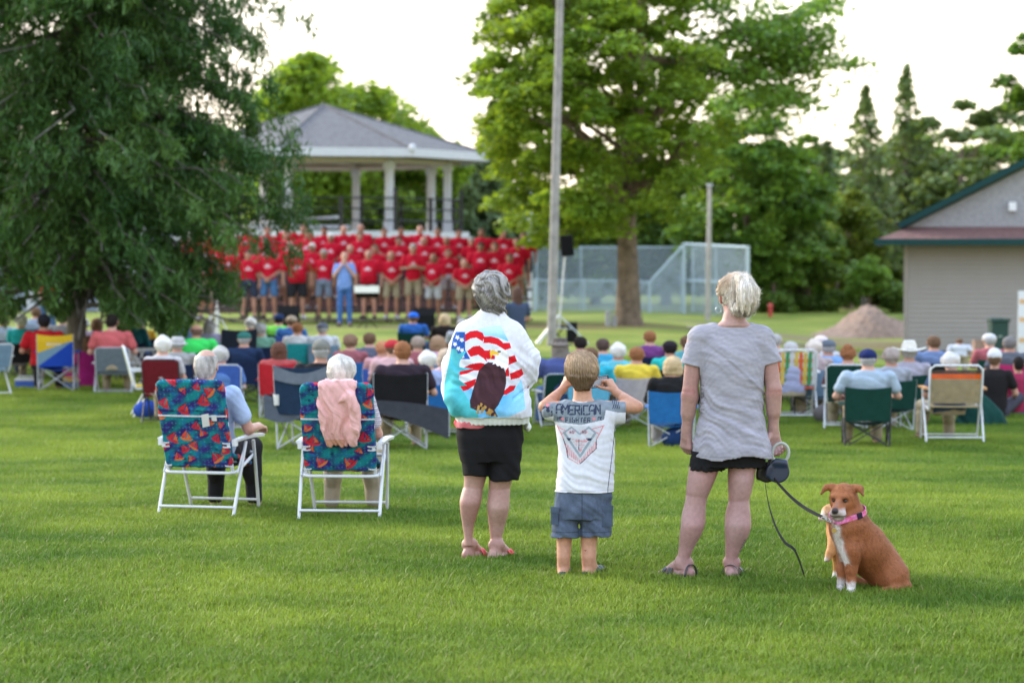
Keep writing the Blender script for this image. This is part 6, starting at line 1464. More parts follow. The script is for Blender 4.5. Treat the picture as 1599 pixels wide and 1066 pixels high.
def old_couple():
    for (ch, g, who) in ((CH1, CG1, 'man'), (CH2, CG2, 'lady')):
        man = who == 'man'
        b = seated_bodies(1.08 if man else .98, lean=-.16, hands='rest' if man else 'lap', bottom='long', sleeve='short', spread=1.0); T = TPL_off = np.array([0, .02, -.02])
        if man: b['skin'].p = [q for q in b['skin'].p]
        root = link(bpy.data.objects.new('person', sdf_mesh('person', b['skin'], .0055, SKIN, skincol((.50, .285, .22), .12)))); dy = .07
        M = Matrix.Rotation(ch.rotation_euler.z, 3, 'Z'); off = M @ Vector((.015 if man else -.008, .06, -.045)); root.location = ch.location+off; root.rotation_euler = (0, 0, ch.rotation_euler.z); root.scale = (.96, .96, .945) if man else (.97, .95, .905)
        tag(root, 'old man with a bald crown and light blue shirt in a folding chair' if man else 'old lady with short white hair sitting in the folding chair with the pink jacket', 'person', 'old couple in the folding chairs')
        eyes(root, b['w'], .98)
        def stripes(P): c = np.tile((.66, .64, .68), (len(P), 1)); c[np.sin(P[:, 2]*420) > .4] = (.25, .16, .30); return c
        sdf_obj('shirt', b['shirt'], .006, PAINT, root, (lambda P: np.array([.36, .46, .66])*(1+.06*wav(P, 3, 40, 5))[:, None]) if man else stripes)
        sdf_obj('trousers', b['bottom'], .006, cloth('black_twill' if man else 'beige_twill', (.018, .018, .022) if man else (.36, .31, .24)), root)
        sdf_obj('shoes', b['shoes'], .006, mat('leather_black' if man else 'leather_tan', (.02, .02, .022) if man else (.22, .17, .13), .4, .1), root)
        hm = Body(.015); c = b['head']; r = np.random.default_rng(3)
        if man:
            hm.loft([(c[2]-.092, 0, c[1]-.050, .045, .036), (c[2]-.06, 0, c[1]-.045, .066, .060), (c[2]-.01, 0, c[1]-.03, .084, .084), (c[2]+.045, 0, c[1]-.022, .079, .088), (c[2]+.065, 0, c[1]-.022, .07, .08)], k=.02); hm.ell(c+[0, -.012, .115], (.072, .085, .062), k=.02, op='s')
            am, cols, n = .0025, ((.30, .28, .26), (.62, .60, .58)), 2600
        else:
            hm.ell(c+[0, -.005, .022], (.096, .108, .104), k=.02); hm.loft([(c[2]-.095, 0, c[1]-.045, .055, .040), (c[2]-.06, 0, c[1]-.035, .078, .066), (c[2]+.0, 0, c[1]-.015, .094, .092)], k=.02); am, cols, n = .004, ((.50, .47, .43), (.78, .75, .70)), 4200
        for e in (-1, 1): hm.ell(b['w'](.09*e, .004, -.02), (.02, .030, .036), k=.008, op='s')
        hm.ell(b['w'](0, .125, -.03), (.08, .075, .11), k=.02, op='s'); hm.post = lambda P: am*wav(P*np.array([1, 1, .6]), 4, 90, 6)
        def hcf(P, r=None):
            k = hashcol(P*np.array([1, 1, .4]), cols, 8, 120); return k if r is None else k*r.uniform(.7, 1.3, len(P))[:, None]
        me = sdf_mesh('hair', hm, .0042, HAIRM, hcf); h = link(bpy.data.objects.new('hair', me), root); V = np.array([v.co[:] for v in me.vertices]); top = np.array([0, c[1]-.03, c[2]+.10])
        def flow(P): d = P-top; return d/(np.linalg.norm(d, axis=1)[:, None]+1e-6)+np.array([.25*math.sin(1), 0, -.6])
        strands('hair_strand', hm, V[r.choice(len(V), n)], flow, HAIRM, h, hcf, .03, .0009, 5, .002, 3, .25, free=.2)
old_couple()
CH2.scale = (1, 1, .985)
def pink_jacket():
    """hangs over the top of the second chair back"""
    e = CH2; w0, w1 = -.155, .09
    def f(P):
        return P
    B = Body(.02); topz = .895
    def bk(z): return -.165-(z-.30)*.33
    B.loft([(.47, -.035, bk(.47)-.045, .085, .022), (.55, -.045, bk(.55)-.050, .10, .030), (.66, -.045, bk(.66)-.052, .115, .032), (.78, -.035, bk(.78)-.045, .12, .030), (.87, -.025, bk(.87)-.030, .118, .028), (.905, -.022, bk(.9)-.008, .115, .030)], k=.02, n=2.6)
    B.cone((-.135, bk(.86)-.03, .87), (-.13, bk(.6)-.04, .60), .030, .026, .02); B.chain([(.05, bk(.80)-.075, .80), (.085, bk(.72)-.07, .73), (.07, bk(.6)-.07, .60), (.045, bk(.50)-.065, .49)], [.030, .036, .034, .030], .02)
    B.chain([(-.03, bk(.76)-.07, .76), (.02, bk(.79)-.08, .79), (.06, bk(.76)-.075, .75)], [.012, .02, .012], .012)
    B.loft([(.80, -.02, bk(.80)+.055, .11, .010), (.90, -.02, bk(.9)+.030, .112, .014)], k=.03)
    def post(P):
        x, z = P[:, 0], P[:, 2]; return .0115*folds(P, (1, 0, .2), 58, 14)*np.clip((.93-z)*5, .15, 1)+.003*folds(P, (.7, 0, .7), 120, 3)+.02*np.clip(.49+.03*np.sin(x*40)-z, 0, .1)*2
    B.post = post
    def col(P):
        c = np.array([.78, .44, .44])*(1+.05*wav(P, 4, 30, 5))[:, None]; m = (P[:, 2] < .515) & (P[:, 0] < .0); c[m] = (.60, .30, .22); return c
    o = sdf_obj('jacket', B, .0045, PAINT, None, col); o.location = e.location+Vector((.045, -.022, .030)); o.rotation_euler = e.rotation_euler
    tag(o, 'pink jacket hanging in folds over the back of the folding chair', 'jacket')
pink_jacket()

# ============================================================ bandstand
def gazebo():
    Y = 88.0; s = F_PX/Y; cx = at(506, 400, Y)[0]; zf = zat(364, Y)-.0; g = gnd(506, Y); e = empty('gazebo', (cx, Y, g[2]), 0, 'white gazebo bandstand with an eight sided grey shingled roof and black railings', 'gazebo')
    L0 = g[2]; Rr = 6.1; ze = zat(247, Y)-L0; za = zat(164, Y)-L0; zd = zat(362, Y)-L0; ang = [R(a) for a in (11, 56, 101, 146, 191, 236, 281, 326)]
    P = lambda r, a, z: (r*math.cos(a), -r*math.sin(a), z)
    white = mat('paint_white', (.50, .52, .57), .5, .05, 6); shingle = bpy.data.materials.get('shingle')
    m, nt, b, N, L = nodes('shingle_grey'); tcn = N('ShaderNodeTexCoord'); br = N('ShaderNodeTexBrick'); br.inputs['Scale'].default_value = 3.2; br.inputs['Color1'].default_value = (.105, .10, .105, 1); br.inputs['Color2'].default_value = (.145, .14, .145, 1); br.inputs['Mortar'].default_value = (.06, .06, .065, 1); br.inputs['Mortar Size'].default_value = .02
    mp = N('ShaderNodeMapping'); mp.inputs['Rotation'].default_value = (R(90), 0, 0); L(tcn.outputs['Object'], mp.inputs[0]); L(mp.outputs[0], br.inputs['Vector']); L(br.outputs['Color'], b.inputs['Base Color']); b.inputs['Roughness'].default_value = .9
    mb = MB(); 
    for i in range(8):
        a, c = ang[i], ang[(i+1) % 8]; mb.add([P(Rr, a, ze+.10), P(Rr, c, ze+.10), (0, 0, za)], [(0, 1, 2)]); mb.add([P(Rr-.02, a, ze+.0), P(Rr-.02, c, ze+.0), (0, 0, za-.15)], [(2, 1, 0)])
        mb.tube([P(Rr+.01, a, ze+.12), (0, 0, za+.01)], .045, 6)
    rf = mb.build('roof', m, e)
    mb = MB()
    for i in range(8):
        a, c = ang[i], ang[(i+1) % 8]; mb.add([P(Rr+.03, a, ze-.16), P(Rr+.03, c, ze-.16), P(Rr+.03, c, ze+.13), P(Rr+.03, a, ze+.13), P(Rr-.06, a, ze-.16), P(Rr-.06, c, ze-.16), P(Rr-.06, c, ze+.10), P(Rr-.06, a, ze+.10)], [(0, 1, 2, 3), (5, 4, 7, 6), (1, 0, 4, 5), (3, 2, 6, 7)])
    mb.build('fascia', white, rf)
    mb = MB(); mb.lathe([(.09, -.10), (.12, 0), (.09, .12), (.02, .16)], P(Rr+.04, ang[1], ze+.12), 10); mb.build('lamp', white, rf, smooth=True)
    mb = MB(); mb.add([P(Rr-.07, a, ze-.02) for a in ang]+[(0, 0, ze-.02)], [((i+1) % 8, i, 8) for i in range(8)])
    for i in range(8):
        a, c = ang[i], ang[(i+1) % 8]; mb.tube([P(4.6, a, ze-.18), P(4.6, c, ze-.18)], .13, 4); mb.tube([(0, 0, ze-.1), P(Rr-.2, a, ze-.1)], .06, 4)
    mb.build('ceiling', mat('ceiling_boards', (.50, .42, .36), .7, .1, 10), e)
    for i in range(8):
        x, y, z = P(4.6, ang[i], 0); mb = MB(); mb.box((x, y, (zd+ze-.2)/2), (.24, .24, ze-.2-zd), rz=-ang[i]); mb.box((x, y, zd+.18), (.30, .30, .36), rz=-ang[i]); mb.box((x, y, ze-.40), (.32, .32, .22), rz=-ang[i]); mb.build('post', white, e, bevel=.012)
    mb = MB(); mb.add([P(5.4, a, zd-.02) for a in ang]+[P(5.4, a, zd-.24) for a in ang], [tuple(reversed(range(8))), tuple(range(8, 16))]+[(i, (i+1) % 8, 8+(i+1) % 8, 8+i) for i in range(8)]); mb.build('floor', mat('deck_white', (.50, .52, .56), .6, .1, 5), e)
    mb = MB(); mb.add([P(5.25, a, zd-.245) for a in ang]+[P(5.25, a, -.2) for a in ang], [(i, (i+1) % 8, 8+(i+1) % 8, 8+i) for i in range(8)]); mb.build('skirting', mat('skirt_red', (.055, .018, .02), .7, .15, 4), e)
    blk = mat('rail_black', (.015, .016, .018), .5, .1)
    for i in range(8):
        a, c = Vector(P(5.15, ang[i], 0)), Vector(P(5.15, ang[(i+1) % 8], 0)); mb = MB()
        for z in (.35, .75, 1.12): mb.tube([a+Vector((0, 0, zd+z)), c+Vector((0, 0, zd+z))], .034, 6)
        for t in (.02, .5): p = a.lerp(c, t); mb.box((p.x, p.y, zd+.58+(.17 if t < .1 else 0)), (.13, .13, 1.18+(.3 if t < .1 else 0)))
        mb.build('railing', blk, e)
    mb = MB(); mb.tube([P(3.0, R(200), zd+.35), P(4.9, R(80), zd+.45)], .05, 4); mb.tube([P(4.7, R(150), zd+.12), P(4.7, R(75), zd+.12)], .07, 4); mb.build('bench', white, e)
gazebo()

# ============================================================ choir
STR = F_PX
RZ = [0.0, .13, .38, .63, .88]; RY = [0, 64.0, 64.75, 65.5, 66.25]
def risers():
    for i in range(4):
        a, b = (285 if i else 300), 832; x0, x1 = at(a, 400, RY[i+1])[0], at(b, 400, RY[i+1])[0]
        if i == 0: h = RZ[1]
        mb = MB(); z = RZ[i+1]; y = RY[i+1]; n = 5
        for k in range(n):
            xa, xb = x0+(x1-x0)*k/n+.01, x0+(x1-x0)*(k+1)/n-.01; mb.box(((xa+xb)/2, y, z-.03), (xb-xa, .62, .05))
            for xx in (xa+.15, xb-.15): mb.tube([(xx, y-.27, float(terrain(xx, y))-.02), (xx, y-.27, z-.055)], .02, 6); mb.tube([(xx, y+.27, float(terrain(xx, y))-.02), (xx, y+.27, z-.055)], .02, 6); mb.tube([(xx, y-.27, (z-.05)*.3), (xx, y+.27, (z-.05)*.85)], .014, 6)
        o = mb.build('choir_riser', mat('riser_deck', (.085, .065, .06), .7, .15, 8))
        tag(o, ['lowest dark riser step under the front row of the choir', 'second dark riser step of the choir stage', 'third dark riser step of the choir stage', 'highest dark riser step under the back row of the choir'][i], 'riser', 'risers of the choir stage')
risers()
ORD = ['first', 'second', 'third', 'fourth', 'fifth', 'sixth', 'seventh', 'eighth', 'ninth', 'tenth', 'eleventh', 'twelfth', 'thirteenth', 'fourteenth', 'fifteenth']
def choir():
    kinds = {'a': dict(b=1.0, hands='clasp', fat=.01), 'b': dict(b=1.12, hands='clasp', fat=.06), 'c': dict(b=1.0, hands='side', fat=.0), 'd': dict(b=1.08, hands='chest', fat=.04), 'e': dict(b=1.15, hands='side', fat=.07)}
    T = {}; SM = {}
    def print_col(P):
        c = np.tile((.44, .006, .024), (len(P), 1))*(1+.06*wav(P, 3, 30, 4))[:, None]; Q = P[:, [0, 2]]; f = P[:, 1] > .03; W_ = np.array([.62, .52, .56])
        c[f & tri_in(Q, [(-.05, 1.262), (.05, 1.262), (.0, 1.315)])] = W_; c[f & (np.abs(P[:, 2]-1.245) < .012) & (np.abs(P[:, 0]) < .085) & (np.sin(P[:, 0]*130) > -.7)] = W_; c[f & (np.abs(P[:, 2]-1.218) < .006) & (np.abs(P[:, 0]) < .065)] = W_*.9
        return c
    for k, kw in kinds.items():
        B = standing_bodies(**kw); T[k] = dict(head=B['head'], skin=sdf_mesh('singer_skin', B['skin'], .0095, OS), bottom=sdf_mesh('singer_shorts', B['bottom'], .014, OC), shoes=sdf_mesh('singer_shoes', B['shoes'], .011, OC), shirt=None)
        SM[k] = sdf_mesh('singer_shirt', B['shirt'], .0095, PAINT, print_col)
    BT = {'k': ('khaki', (.30, .25, .17)), 'n': ('black', (.02, .02, .025)), 'j': ('denim blue', (.06, .14, .30)), 'g': ('grey', (.17, .18, .20)), 'w': ('pale grey', (.40, .41, .44)), 'b': ('blue grey', (.14, .17, .24)), 'd': ('dark navy', (.03, .04, .07))}
    HR = {'b': ('bald', None, None), 'g': ('grey haired', 'short', (.30, .29, .28)), 'd': ('dark haired', 'short', (.035, .025, .02)), 'n': ('brown haired', 'short', (.13, .08, .05)), 'f': ('balding', 'fringe', (.25, .2, .17)), 'w': ('white haired', 'short', (.55, .53, .5))}
    rows = {4: [(449, 346, 'c', 'n', 'g', .0), (475, 350, 'a', 'n', 'k', 0), (507, 353, 'c', 'd', 'n', 0), (537, 352, 'a', 'b', 'k', 0), (564, 350, 'b', 'f', 'g', 0), (600, 356, 'a', 'n', 'k', 0), (626, 353, 'c', 'd', 'b', 0), (656, 352, 'b', 'b', 'k', 0), (684, 356, 'a', 'n', 'd', 0), (716, 357, 'c', 'd', 'k', 0), (752, 357, 'b', 'n', 'g', 0), (785, 359, 'e', 'b', 'n', 0), (818, 363, 'e', 'n', 'd', 0), (318, 354, 'a', 'n', 'k', 0), (352, 352, 'a', 'g', 'n', 0), (385, 352, 'b', 'f', 'g', 0), (418, 353, 'a', 'n', 'k', 0)],
            3: [(415, 371, 'a', 'g', 'k', 0), (448, 360, 'a', 'b', 'g', 0), (481, 357, 'b', 'n', 'k', 0), (517, 364, 'b', 'w', 'n', 0), (562, 361, 'a', 'n', 'k', 0), (623, 369, 'c', 'd', 'd', 0), (662, 369, 'b', 'f', 'k', 0), (698, 369, 'a', 'b', 'g', 0), (736, 370, 'a', 'g', 'k', 0), (807, 372, 'e', 'f', 'k', 0), (285, 372, 'a', 'n', 'k', 0), (300, 370, 'b', 'd', 'n', 0), (335, 372, 'a', 'g', 'k', 0), (370, 370, 'c', 'n', 'g', 0)],
            2: [(453, 376, 'a', 'b', 'g', 0), (488, 379, 'a', 'w', 'k', 0), (547, 382, 'b', 'f', 'k', 0), (586, 382, 'a', 'n', 'g', 0), (649, 380, 'b', 'f', 'k', 0), (700, 389, 'c', 'n', 'w', 0), (751, 378, 'e', 'd', 'k', 0), (773, 378, 'a', 'n', 'k', 0), (312, 388, 'a', 'n', 'k', 0), (358, 386, 'b', 'g', 'n', 0), (402, 384, 'a', 'f', 'k', 0)],
            1: [(420, 384, 'a', 'd', 'j', 0), (464, 386, 'e', 'b', 'n', 0), (506, 389, 'a', 'g', 'b', 0), (576, 390, 'e', 'b', 'n', 0), (611, 392, 'a', 'b', 'k', 0), (649, 396, 'd', 'f', 'g', 0) if 0 else (645, 380, 'd', 'g', 'k', 0), (677, 396, 'b', 'b', 'w', 0), (725, 405, 'a', 'f', 'k', 0), (796, 396, 'b', 'n', 'k', 0), (322, 396, 'a', 'g', 'k', 0), (388, 390, 'c', 'd', 'd', 0), (278, 393, 'a', 'n', 'n', 0)]}
    rows[2] = [q for q in rows[2] if q[0] != 649]
    rn = {4: 'back row', 3: 'third row', 2: 'second row', 1: 'front row'}
    for r_, L_ in rows.items():
        L_ = sorted(L_)
        for i, (px, yt, kd, hr, bt, _) in enumerate(L_):
            if kd == 'a' and (i*3+r_) % 4 == 0: kd = 'c'
            Y = RY[r_]; z0 = RZ[r_]; x = at(px, 400, Y)[0]; h = (zat(yt, Y)-z0); k = h/1.742; kx = max(.96, min(1.06, k))*1.12
            hn, hk, hcx = HR[hr]; bn, bc = BT[bt]; n = len(L_)
            pos = f'{ORD[i]} from the left' if i <= n//2 else (f'{ORD[n-1-i]} from the right' if i < n-1 else 'at the right end')
            lb = f'{hn} singer, red shirt, {bn} shorts, {rn[r_]}, {pos}'
            sk = [(.34, .17, .12), (.42, .22, .16), (.28, .14, .09), (.38, .20, .14)][(i*7+r_*3) % 4]
            make_person(T[kd], (x, Y-.03+rnd.uniform(-.04, .04), z0), math.pi+rnd.uniform(-.25, .25), lb, 'choir singers in red T-shirts', sk, None, bc, [(.03, .03, .03), (.4, .4, .42), (.1, .08, .06)][i % 3], hk, hcx or (.1, .1, .1),
                        None, (0, 0, 0), (kx*rnd.uniform(.92, 1.08), kx, k), 't_shirt', 'shorts', SM[kd], rnd.uniform(-.3, .3))
    # conductor and the man with the microphone
    B = standing_bodies(1.06, 'up', 'long', 'short', .03)
    T2 = dict(head=B['head'], skin=sdf_mesh('c_skin', B['skin'], .009, OS), bottom=sdf_mesh('c_jeans', B['bottom'], .012, OC), shoes=sdf_mesh('c_shoes', B['shoes'], .011, OC))
    def plaid(P):
        c = np.tile((.13, .22, .48), (len(P), 1)); c[np.sin(P[:, 0]*110) > .3] *= 1.35; c[np.sin(P[:, 2]*110) > .3] *= 1.3; return c
    Y = 60.5; x = at(538, 400, Y)[0]; z0 = float(terrain(x, Y)); k = (zat(393, Y)-z0)/1.742
    make_person(T2, (x, Y, z0), math.pi, 'white haired man in a blue shirt and jeans raising both hands before the choir', 'people by the stage', (.5, .28, .21), None, (.05, .13, .34), (.03, .03, .03), 'fringe', (.6, .57, .52), None, (0, 0, 0), (1, 1, k), 'shirt', 'jeans', sdf_mesh('c_shirt', B['shirt'], .0095, PAINT, plaid))
choir()

def stage_things():
    blk = mat('box_black', (.006, .006, .007), .8, .2, 30, spec=.2)
    def mic(px, py, Y, label):
        g = gnd(px, Y); e = empty('music_stand', g, 0, label, 'music stand'); h = zat(py, Y)-g[2]
        mb = MB(); mb.tube([(0, 0, .25), (0, 0, h-.05)], .012, 8)
        for a in range(3): mb.tube([(0, 0, .28), (.28*math.cos(a*2.1+.5), .28*math.sin(a*2.1+.5), .01)], .01, 6)
        mb.build('stand', blk, e, smooth=True)
        mb = MB(); mb.sheet(lambda u, v: ((u-.5)*.56, .02-.16*(v-.5), h-.02+.26*(v-.5)), 6, 4, .006); mb.build('desk', blk, e)
        mb = MB()
        for sx in (-1, 1): mb.sheet(lambda u, v: (sx*.30*u, .02-.16*(v-.5)+.016, h+.03+.20*(v-.5)+.02*math.sin(3*u)), 6, 3, .003)
        mb.sheet(lambda u, v: ((u-.5)*.60, -.10-.02*math.sin(3*u), h+.13-.16*v), 6, 3, .003); mb.build('sheet_music', mat('paper', (.78, .78, .76), .8, .04), e, smooth=True)
    mic(573, 455, 58.5, 'black music stand holding white sheet music in front of the choir')
    for px, py0, py1, Y, w, lb in ((451, 477, 501, 57.5, .50, 'black stage monitor on the grass left of the conductor'), (662, 481, 507, 56.5, .50, 'black stage monitor on the grass right of the music stand')):
        g = gnd(px, Y); h = zat(py0, Y)-g[2]; e = empty('stage_monitor', g, 0, lb, 'loudspeaker', 'stage monitors on the grass')
        mb = MB(); q = w/2; mb.add([(-q, -.10, h), (q, -.10, h), (q, .16, 0), (-q, .16, 0), (-q, -.2, 0), (q, -.2, 0), (-q, -.20, h*.7), (q, -.20, h*.7)], [(0, 1, 2, 3)[::-1], (4, 5, 7, 6), (6, 7, 1, 0), (4, 6, 0, 3), (5, 2, 1, 7), (3, 2, 5, 4)]); mb.build('cabinet', blk, e, bevel=.01)
        mb = MB(); mb.sheet(lambda u, v: ((u-.5)*w*.88, -.08+.24*(1-v)+.004, h*(.06+.86*v)+.02), 4, 4, .006); mb.build('grille', mat('grille_dark', (.008, .008, .009), .9, .3, 90, spec=.1), e)
    # black box speaker on a tripod behind the wooden pole
    Y = 50.5; g = gnd(882, Y); e = empty('loudspeaker', g, 0, 'black loudspeaker raised on a silver tripod stand beside the wooden pole', 'loudspeaker'); zt = zat(367, Y)-g[2]; zb = zat(400, Y)-g[2]
    mb = MB(); mb.box((.04, 0, (zt+zb)/2), (.27, .26, zt-zb), rot=Matrix.Rotation(R(-5), 3, 'Y')); mb.build('cabinet', blk, e, bevel=.02)
    mb = MB(); mb.box((.04, -.135, (zt+zb)/2), (.22, .008, (zt-zb)*.86), rot=Matrix.Rotation(R(-5), 3, 'Y')); mb.build('grille', bpy.data.materials['grille_dark'], e)
    sil = metal('stand_silver', (.5, .53, .58), .4, .6); mb = MB(); mb.tube([(-.12, 0, .35), (.0, 0, zb-.01)], .02, 8)
    mb.build('pole', sil, e, smooth=True)
    for a, ln in ((0, .62), (2.5, .6), (3.9, .6)): mb = MB(); mb.tube([(-.12, 0, .62), (-.12+ln*math.cos(a), ln*math.sin(a), .02)], .016, 6); mb.tube([(-.12, 0, .35), (-.12+ln*.5*math.cos(a), ln*.5*math.sin(a), .33)], .01, 6); mb.build('leg', sil, e, smooth=True)
    # case and mixing gear at its foot
    g = gnd(893, 51.5); mb = MB(); mb.box((0, 0, .22), (.22, .35, .42)); mb.box((-.3, .1, .33), (.32, .3, .05)); mb.tube([(-.44, .1, 0), (-.16, .1, .33)], .015, 6); mb.tube([(-.16, .1, 0), (-.44, .1, .33)], .015, 6)
    o = mb.build('equipment_case', blk, loc=g); tag(o, 'black sound equipment case and small folding table at the foot of the loudspeaker stand', 'case')
    # white tripod left of the stage
    Y = 47; g = gnd(339, Y); e = empty('tripod_stand', g, 0, 'white post on a tripod standing in the grass left of the choir, behind the audience', 'tripod'); mb = MB(); zt = zat(458, Y)-g[2]
    mb.tube([(0, 0, .05), (0, 0, zt*.78)], .032, 8); mb.tube([(0, 0, zt*.78), (0, 0, zt)], .014, 8); mb.build('post', mat('pipe_white', (.62, .62, .64), .5, .06), e, smooth=True)
    for a in (2.9, .3, 1.6): mb = MB(); mb.tube([(0, 0, zt*.72), (.42*math.cos(a), .42*math.sin(a), .35 if a > 2 else .02)], .014, 6); mb.build('leg', mat('pipe_white', (0, 0, 0)), e, smooth=True)
stage_things()

# ============================================================ fences, poles, shed
def fence():
    gal = metal('galvanised', (.42, .52, .58), .5, .4); 
    m, nt, b, N, L = nodes('chain_link'); tcn = N('ShaderNodeTexCoord'); sx = N('ShaderNodeSeparateXYZ'); L(tcn.outputs['UV'], sx.inputs[0])
    b.inputs['Base Color'].default_value = (.36, .44, .51, 1); b.inputs['Roughness'].default_value = .5; tr = N('ShaderNodeBsdfTransparent'); ms = N('ShaderNodeMixShader')
    def diag(sgn):
        a = N('ShaderNodeMath'); a.operation = 'ADD' if sgn > 0 else 'SUBTRACT'; L(sx.outputs[0], a.inputs[0]); L(sx.outputs[1], a.inputs[1]); f = N('ShaderNodeMath'); f.operation = 'MULTIPLY'; f.inputs[1].default_value = 14.0; L(a.outputs[0], f.inputs[0])
        g = N('ShaderNodeMath'); g.operation = 'FRACT'; L(f.outputs[0], g.inputs[0]); h = N('ShaderNodeMath'); h.operation = 'LESS_THAN'; h.inputs[1].default_value = .20; L(g.outputs[0], h.inputs[0]); return h
    a, c = diag(1), diag(-1); mx = N('ShaderNodeMath'); mx.operation = 'MAXIMUM'; L(a.outputs[0], mx.inputs[0]); L(c.outputs[0], mx.inputs[1]); L(mx.outputs[0], ms.inputs[0]); L(tr.outputs[0], ms.inputs[1]); L(b.outputs[0], ms.inputs[2]); L(ms.outputs[0], nt.nodes['Material Output'].inputs['Surface'])
    def net(pts3, e):
        """mesh sheet over a polygon; uv in metres"""
        me = bpy.data.meshes.new('mesh_net'); me.from_pydata([tuple(p) for p in pts3], [], [tuple(range(len(pts3)))]); uv = me.uv_layers.new(name='UV'); o0 = Vector(pts3[0]); ux = (Vector(pts3[1])-o0); ux.z = 0; ux.normalize()
        for l in me.loops: p = Vector(pts3[l.vertex_index])-o0; uv.data[l.index].uv = (p.dot(ux), p.z)
        me.materials.append(m); return link(bpy.data.objects.new('mesh_net', me), e)
    def run(name, label, cols, Y0, Y1, tops, r=.035, mids=()):
        """posts at pixel columns, tops = pixel rows of the rail at each post"""
        n = len(cols); Ys = [Y0+(Y1-Y0)*i/(n-1) for i in range(n)]; e = empty(name, gnd(cols[0], Y0), 0, label, 'fence', 'chain link fences of the ball field'); o = e.location; B_ = [Vector(gnd(c, y))-o for c, y in zip(cols, Ys)]; T_ = [Vector(at(c, t, y))-o for c, t, y in zip(cols, tops, Ys)]
        for b_, t_ in zip(B_, T_): mb = MB(); mb.tube([b_-Vector((0, 0, .1)), t_+Vector((0, 0, .05))], r, 8); mb.build('post', gal, e, smooth=True)
        mb = MB(); mb.tube(T_, r*.75, 8)
        for f in mids: mb.tube([b_.lerp(t_, f) for b_, t_ in zip(B_, T_)], r*.6, 8)
        mb.build('rail', gal, e, smooth=True)
        for i in range(n-1): net([B_[i], B_[i+1], T_[i+1], T_[i]], e)
    run('chain_link_fence', 'low silver chain link fence crossing behind the big maple trunk', [836, 912, 990, 1014], 92, 92, [438, 438, 439, 441])
    run('chain_link_fence', 'tall silver chain link fence behind the low one, crossing behind the wooden pole', [770, 838, 907, 985, 1064], 97, 97, [386]*5)
    run('chain_link_fence', 'chain link panel whose top rail slopes up to the backstop', [1014, 1068], 92, 92, [441, 382], .05)
    run('chain_link_fence', 'tall backstop cage of silver chain link right of the maple trunk', [1068, 1168], 92, 89, [381, 386], .06, (.48,))
    run('chain_link_fence', 'far side of the backstop cage, seen through its front', [1082, 1118, 1166], 96, 95, [387, 387, 388], .045, (.5,))
    run('chain_link_fence', 'low silver chain link fence by the right end of the choir', [834, 838], 92, 96, [437, 437], .05)
fence()
def poles():
    wood = mat('pole_wood', (.29, .27, .265), .9, .25, 5, .8, 30, bdist=.01)
    def pole(px, Y, top, r, label, m, xt=None, extra=None):
        g = gnd(px, Y); tp = Vector(at(xt if xt is not None else px, top, Y))-Vector(g); e = empty('pole', g, 0, label, 'pole'); mb = MB(); mb.tube([(0, 0, -.2), tuple(tp*.5), tuple(tp)], [r*1.12, r, r*.8], 14); mb.build('shaft', m, e, smooth=True); mb = MB(); mb.box(tuple(tp+Vector((0, 0, .02))), (r*2.4, r*2.4, .10)); mb.build('cap', metal('zinc', (.4, .42, .44), .5, .5), e); return e
    pole(861, 50.0, -110, .088, 'tall weathered wooden pole rising out of the picture between the choir and the big maple', wood, 877)
    pole(1105, 84, 290, .085, 'short pale wooden pole standing at the backstop cage', mat('pole_pale', (.36, .33, .30), .9, .2, 6), 1108)
    pole(826, 86, 264, .085, 'thin white metal pole right of the choir', mat('pole_white', (.55, .57, .60), .5, .06), 828)
    g = gnd(1203, 92); mb = MB(); mb.tube([(0, 0, -.1), (0, 0, .40)], .085, 10); mb.lathe([(.11, .40), (.11, .45), (.03, .53)], (0, 0, 0), 10); o = mb.build('hydrant', mat('hydrant_red', (.45, .05, .04), .5, .1), loc=g, smooth=True); tag(o, 'small red hydrant far off on the grass, right of the blonde woman head', 'hydrant')
    g = gnd(949, 61); mb = MB(); mb.box((0, 0, .18), (.12, .25, .40)); mb.box((.16, .05, .12), (.14, .12, .28)); mb.tube([(0, 0, .38), (.16, .05, .28)], .03, 6); o = mb.build('meter_box', mat('meter_grey', (.30, .31, .31), .6, .1), loc=g, bevel=.01); tag(o, 'grey metal box on the grass left of the maple trunk', 'box')
poles()
def mound():
    Y = 78.0; c = gnd(1350, Y); nx, ny = 60, 40; V = []
    for j in range(ny+1):
        for i in range(nx+1):
            x = -1.75+4.6*i/nx; y = -2+4*j/ny; prof = float(np.interp(x, [-1.75, -.9, -.35, .0, .35, .8, 1.5, 2.85], [0, .38, .82, .98, .95, .62, .45, 0]))
            f = max(0, 1-(abs(y)/2)**1.6); h = prof*f*(1+.05*math.sin(x*9+y*5)+.04*math.sin(x*21-y*13)+.03*rnd.uniform(-1, 1)); p = gnd(1350, Y); V.append((x, y, float(terrain(c[0]+x, c[1]+y))-c[2]+h-.03))
    F = [(j*(nx+1)+i, j*(nx+1)+i+1, (j+1)*(nx+1)+i+1, (j+1)*(nx+1)+i) for j in range(ny) for i in range(nx)]
    o = link(bpy.data.objects.new('dirt_mound', np_mesh('dirt_mound', V, F, mats=[mat('dirt', (.27, .185, .14), .95, .3, 5, 1, 22, bdist=.05)]))); o.location = c; tag(o, 'mound of bare brown dirt on the grass left of the shed', 'dirt mound')
mound()
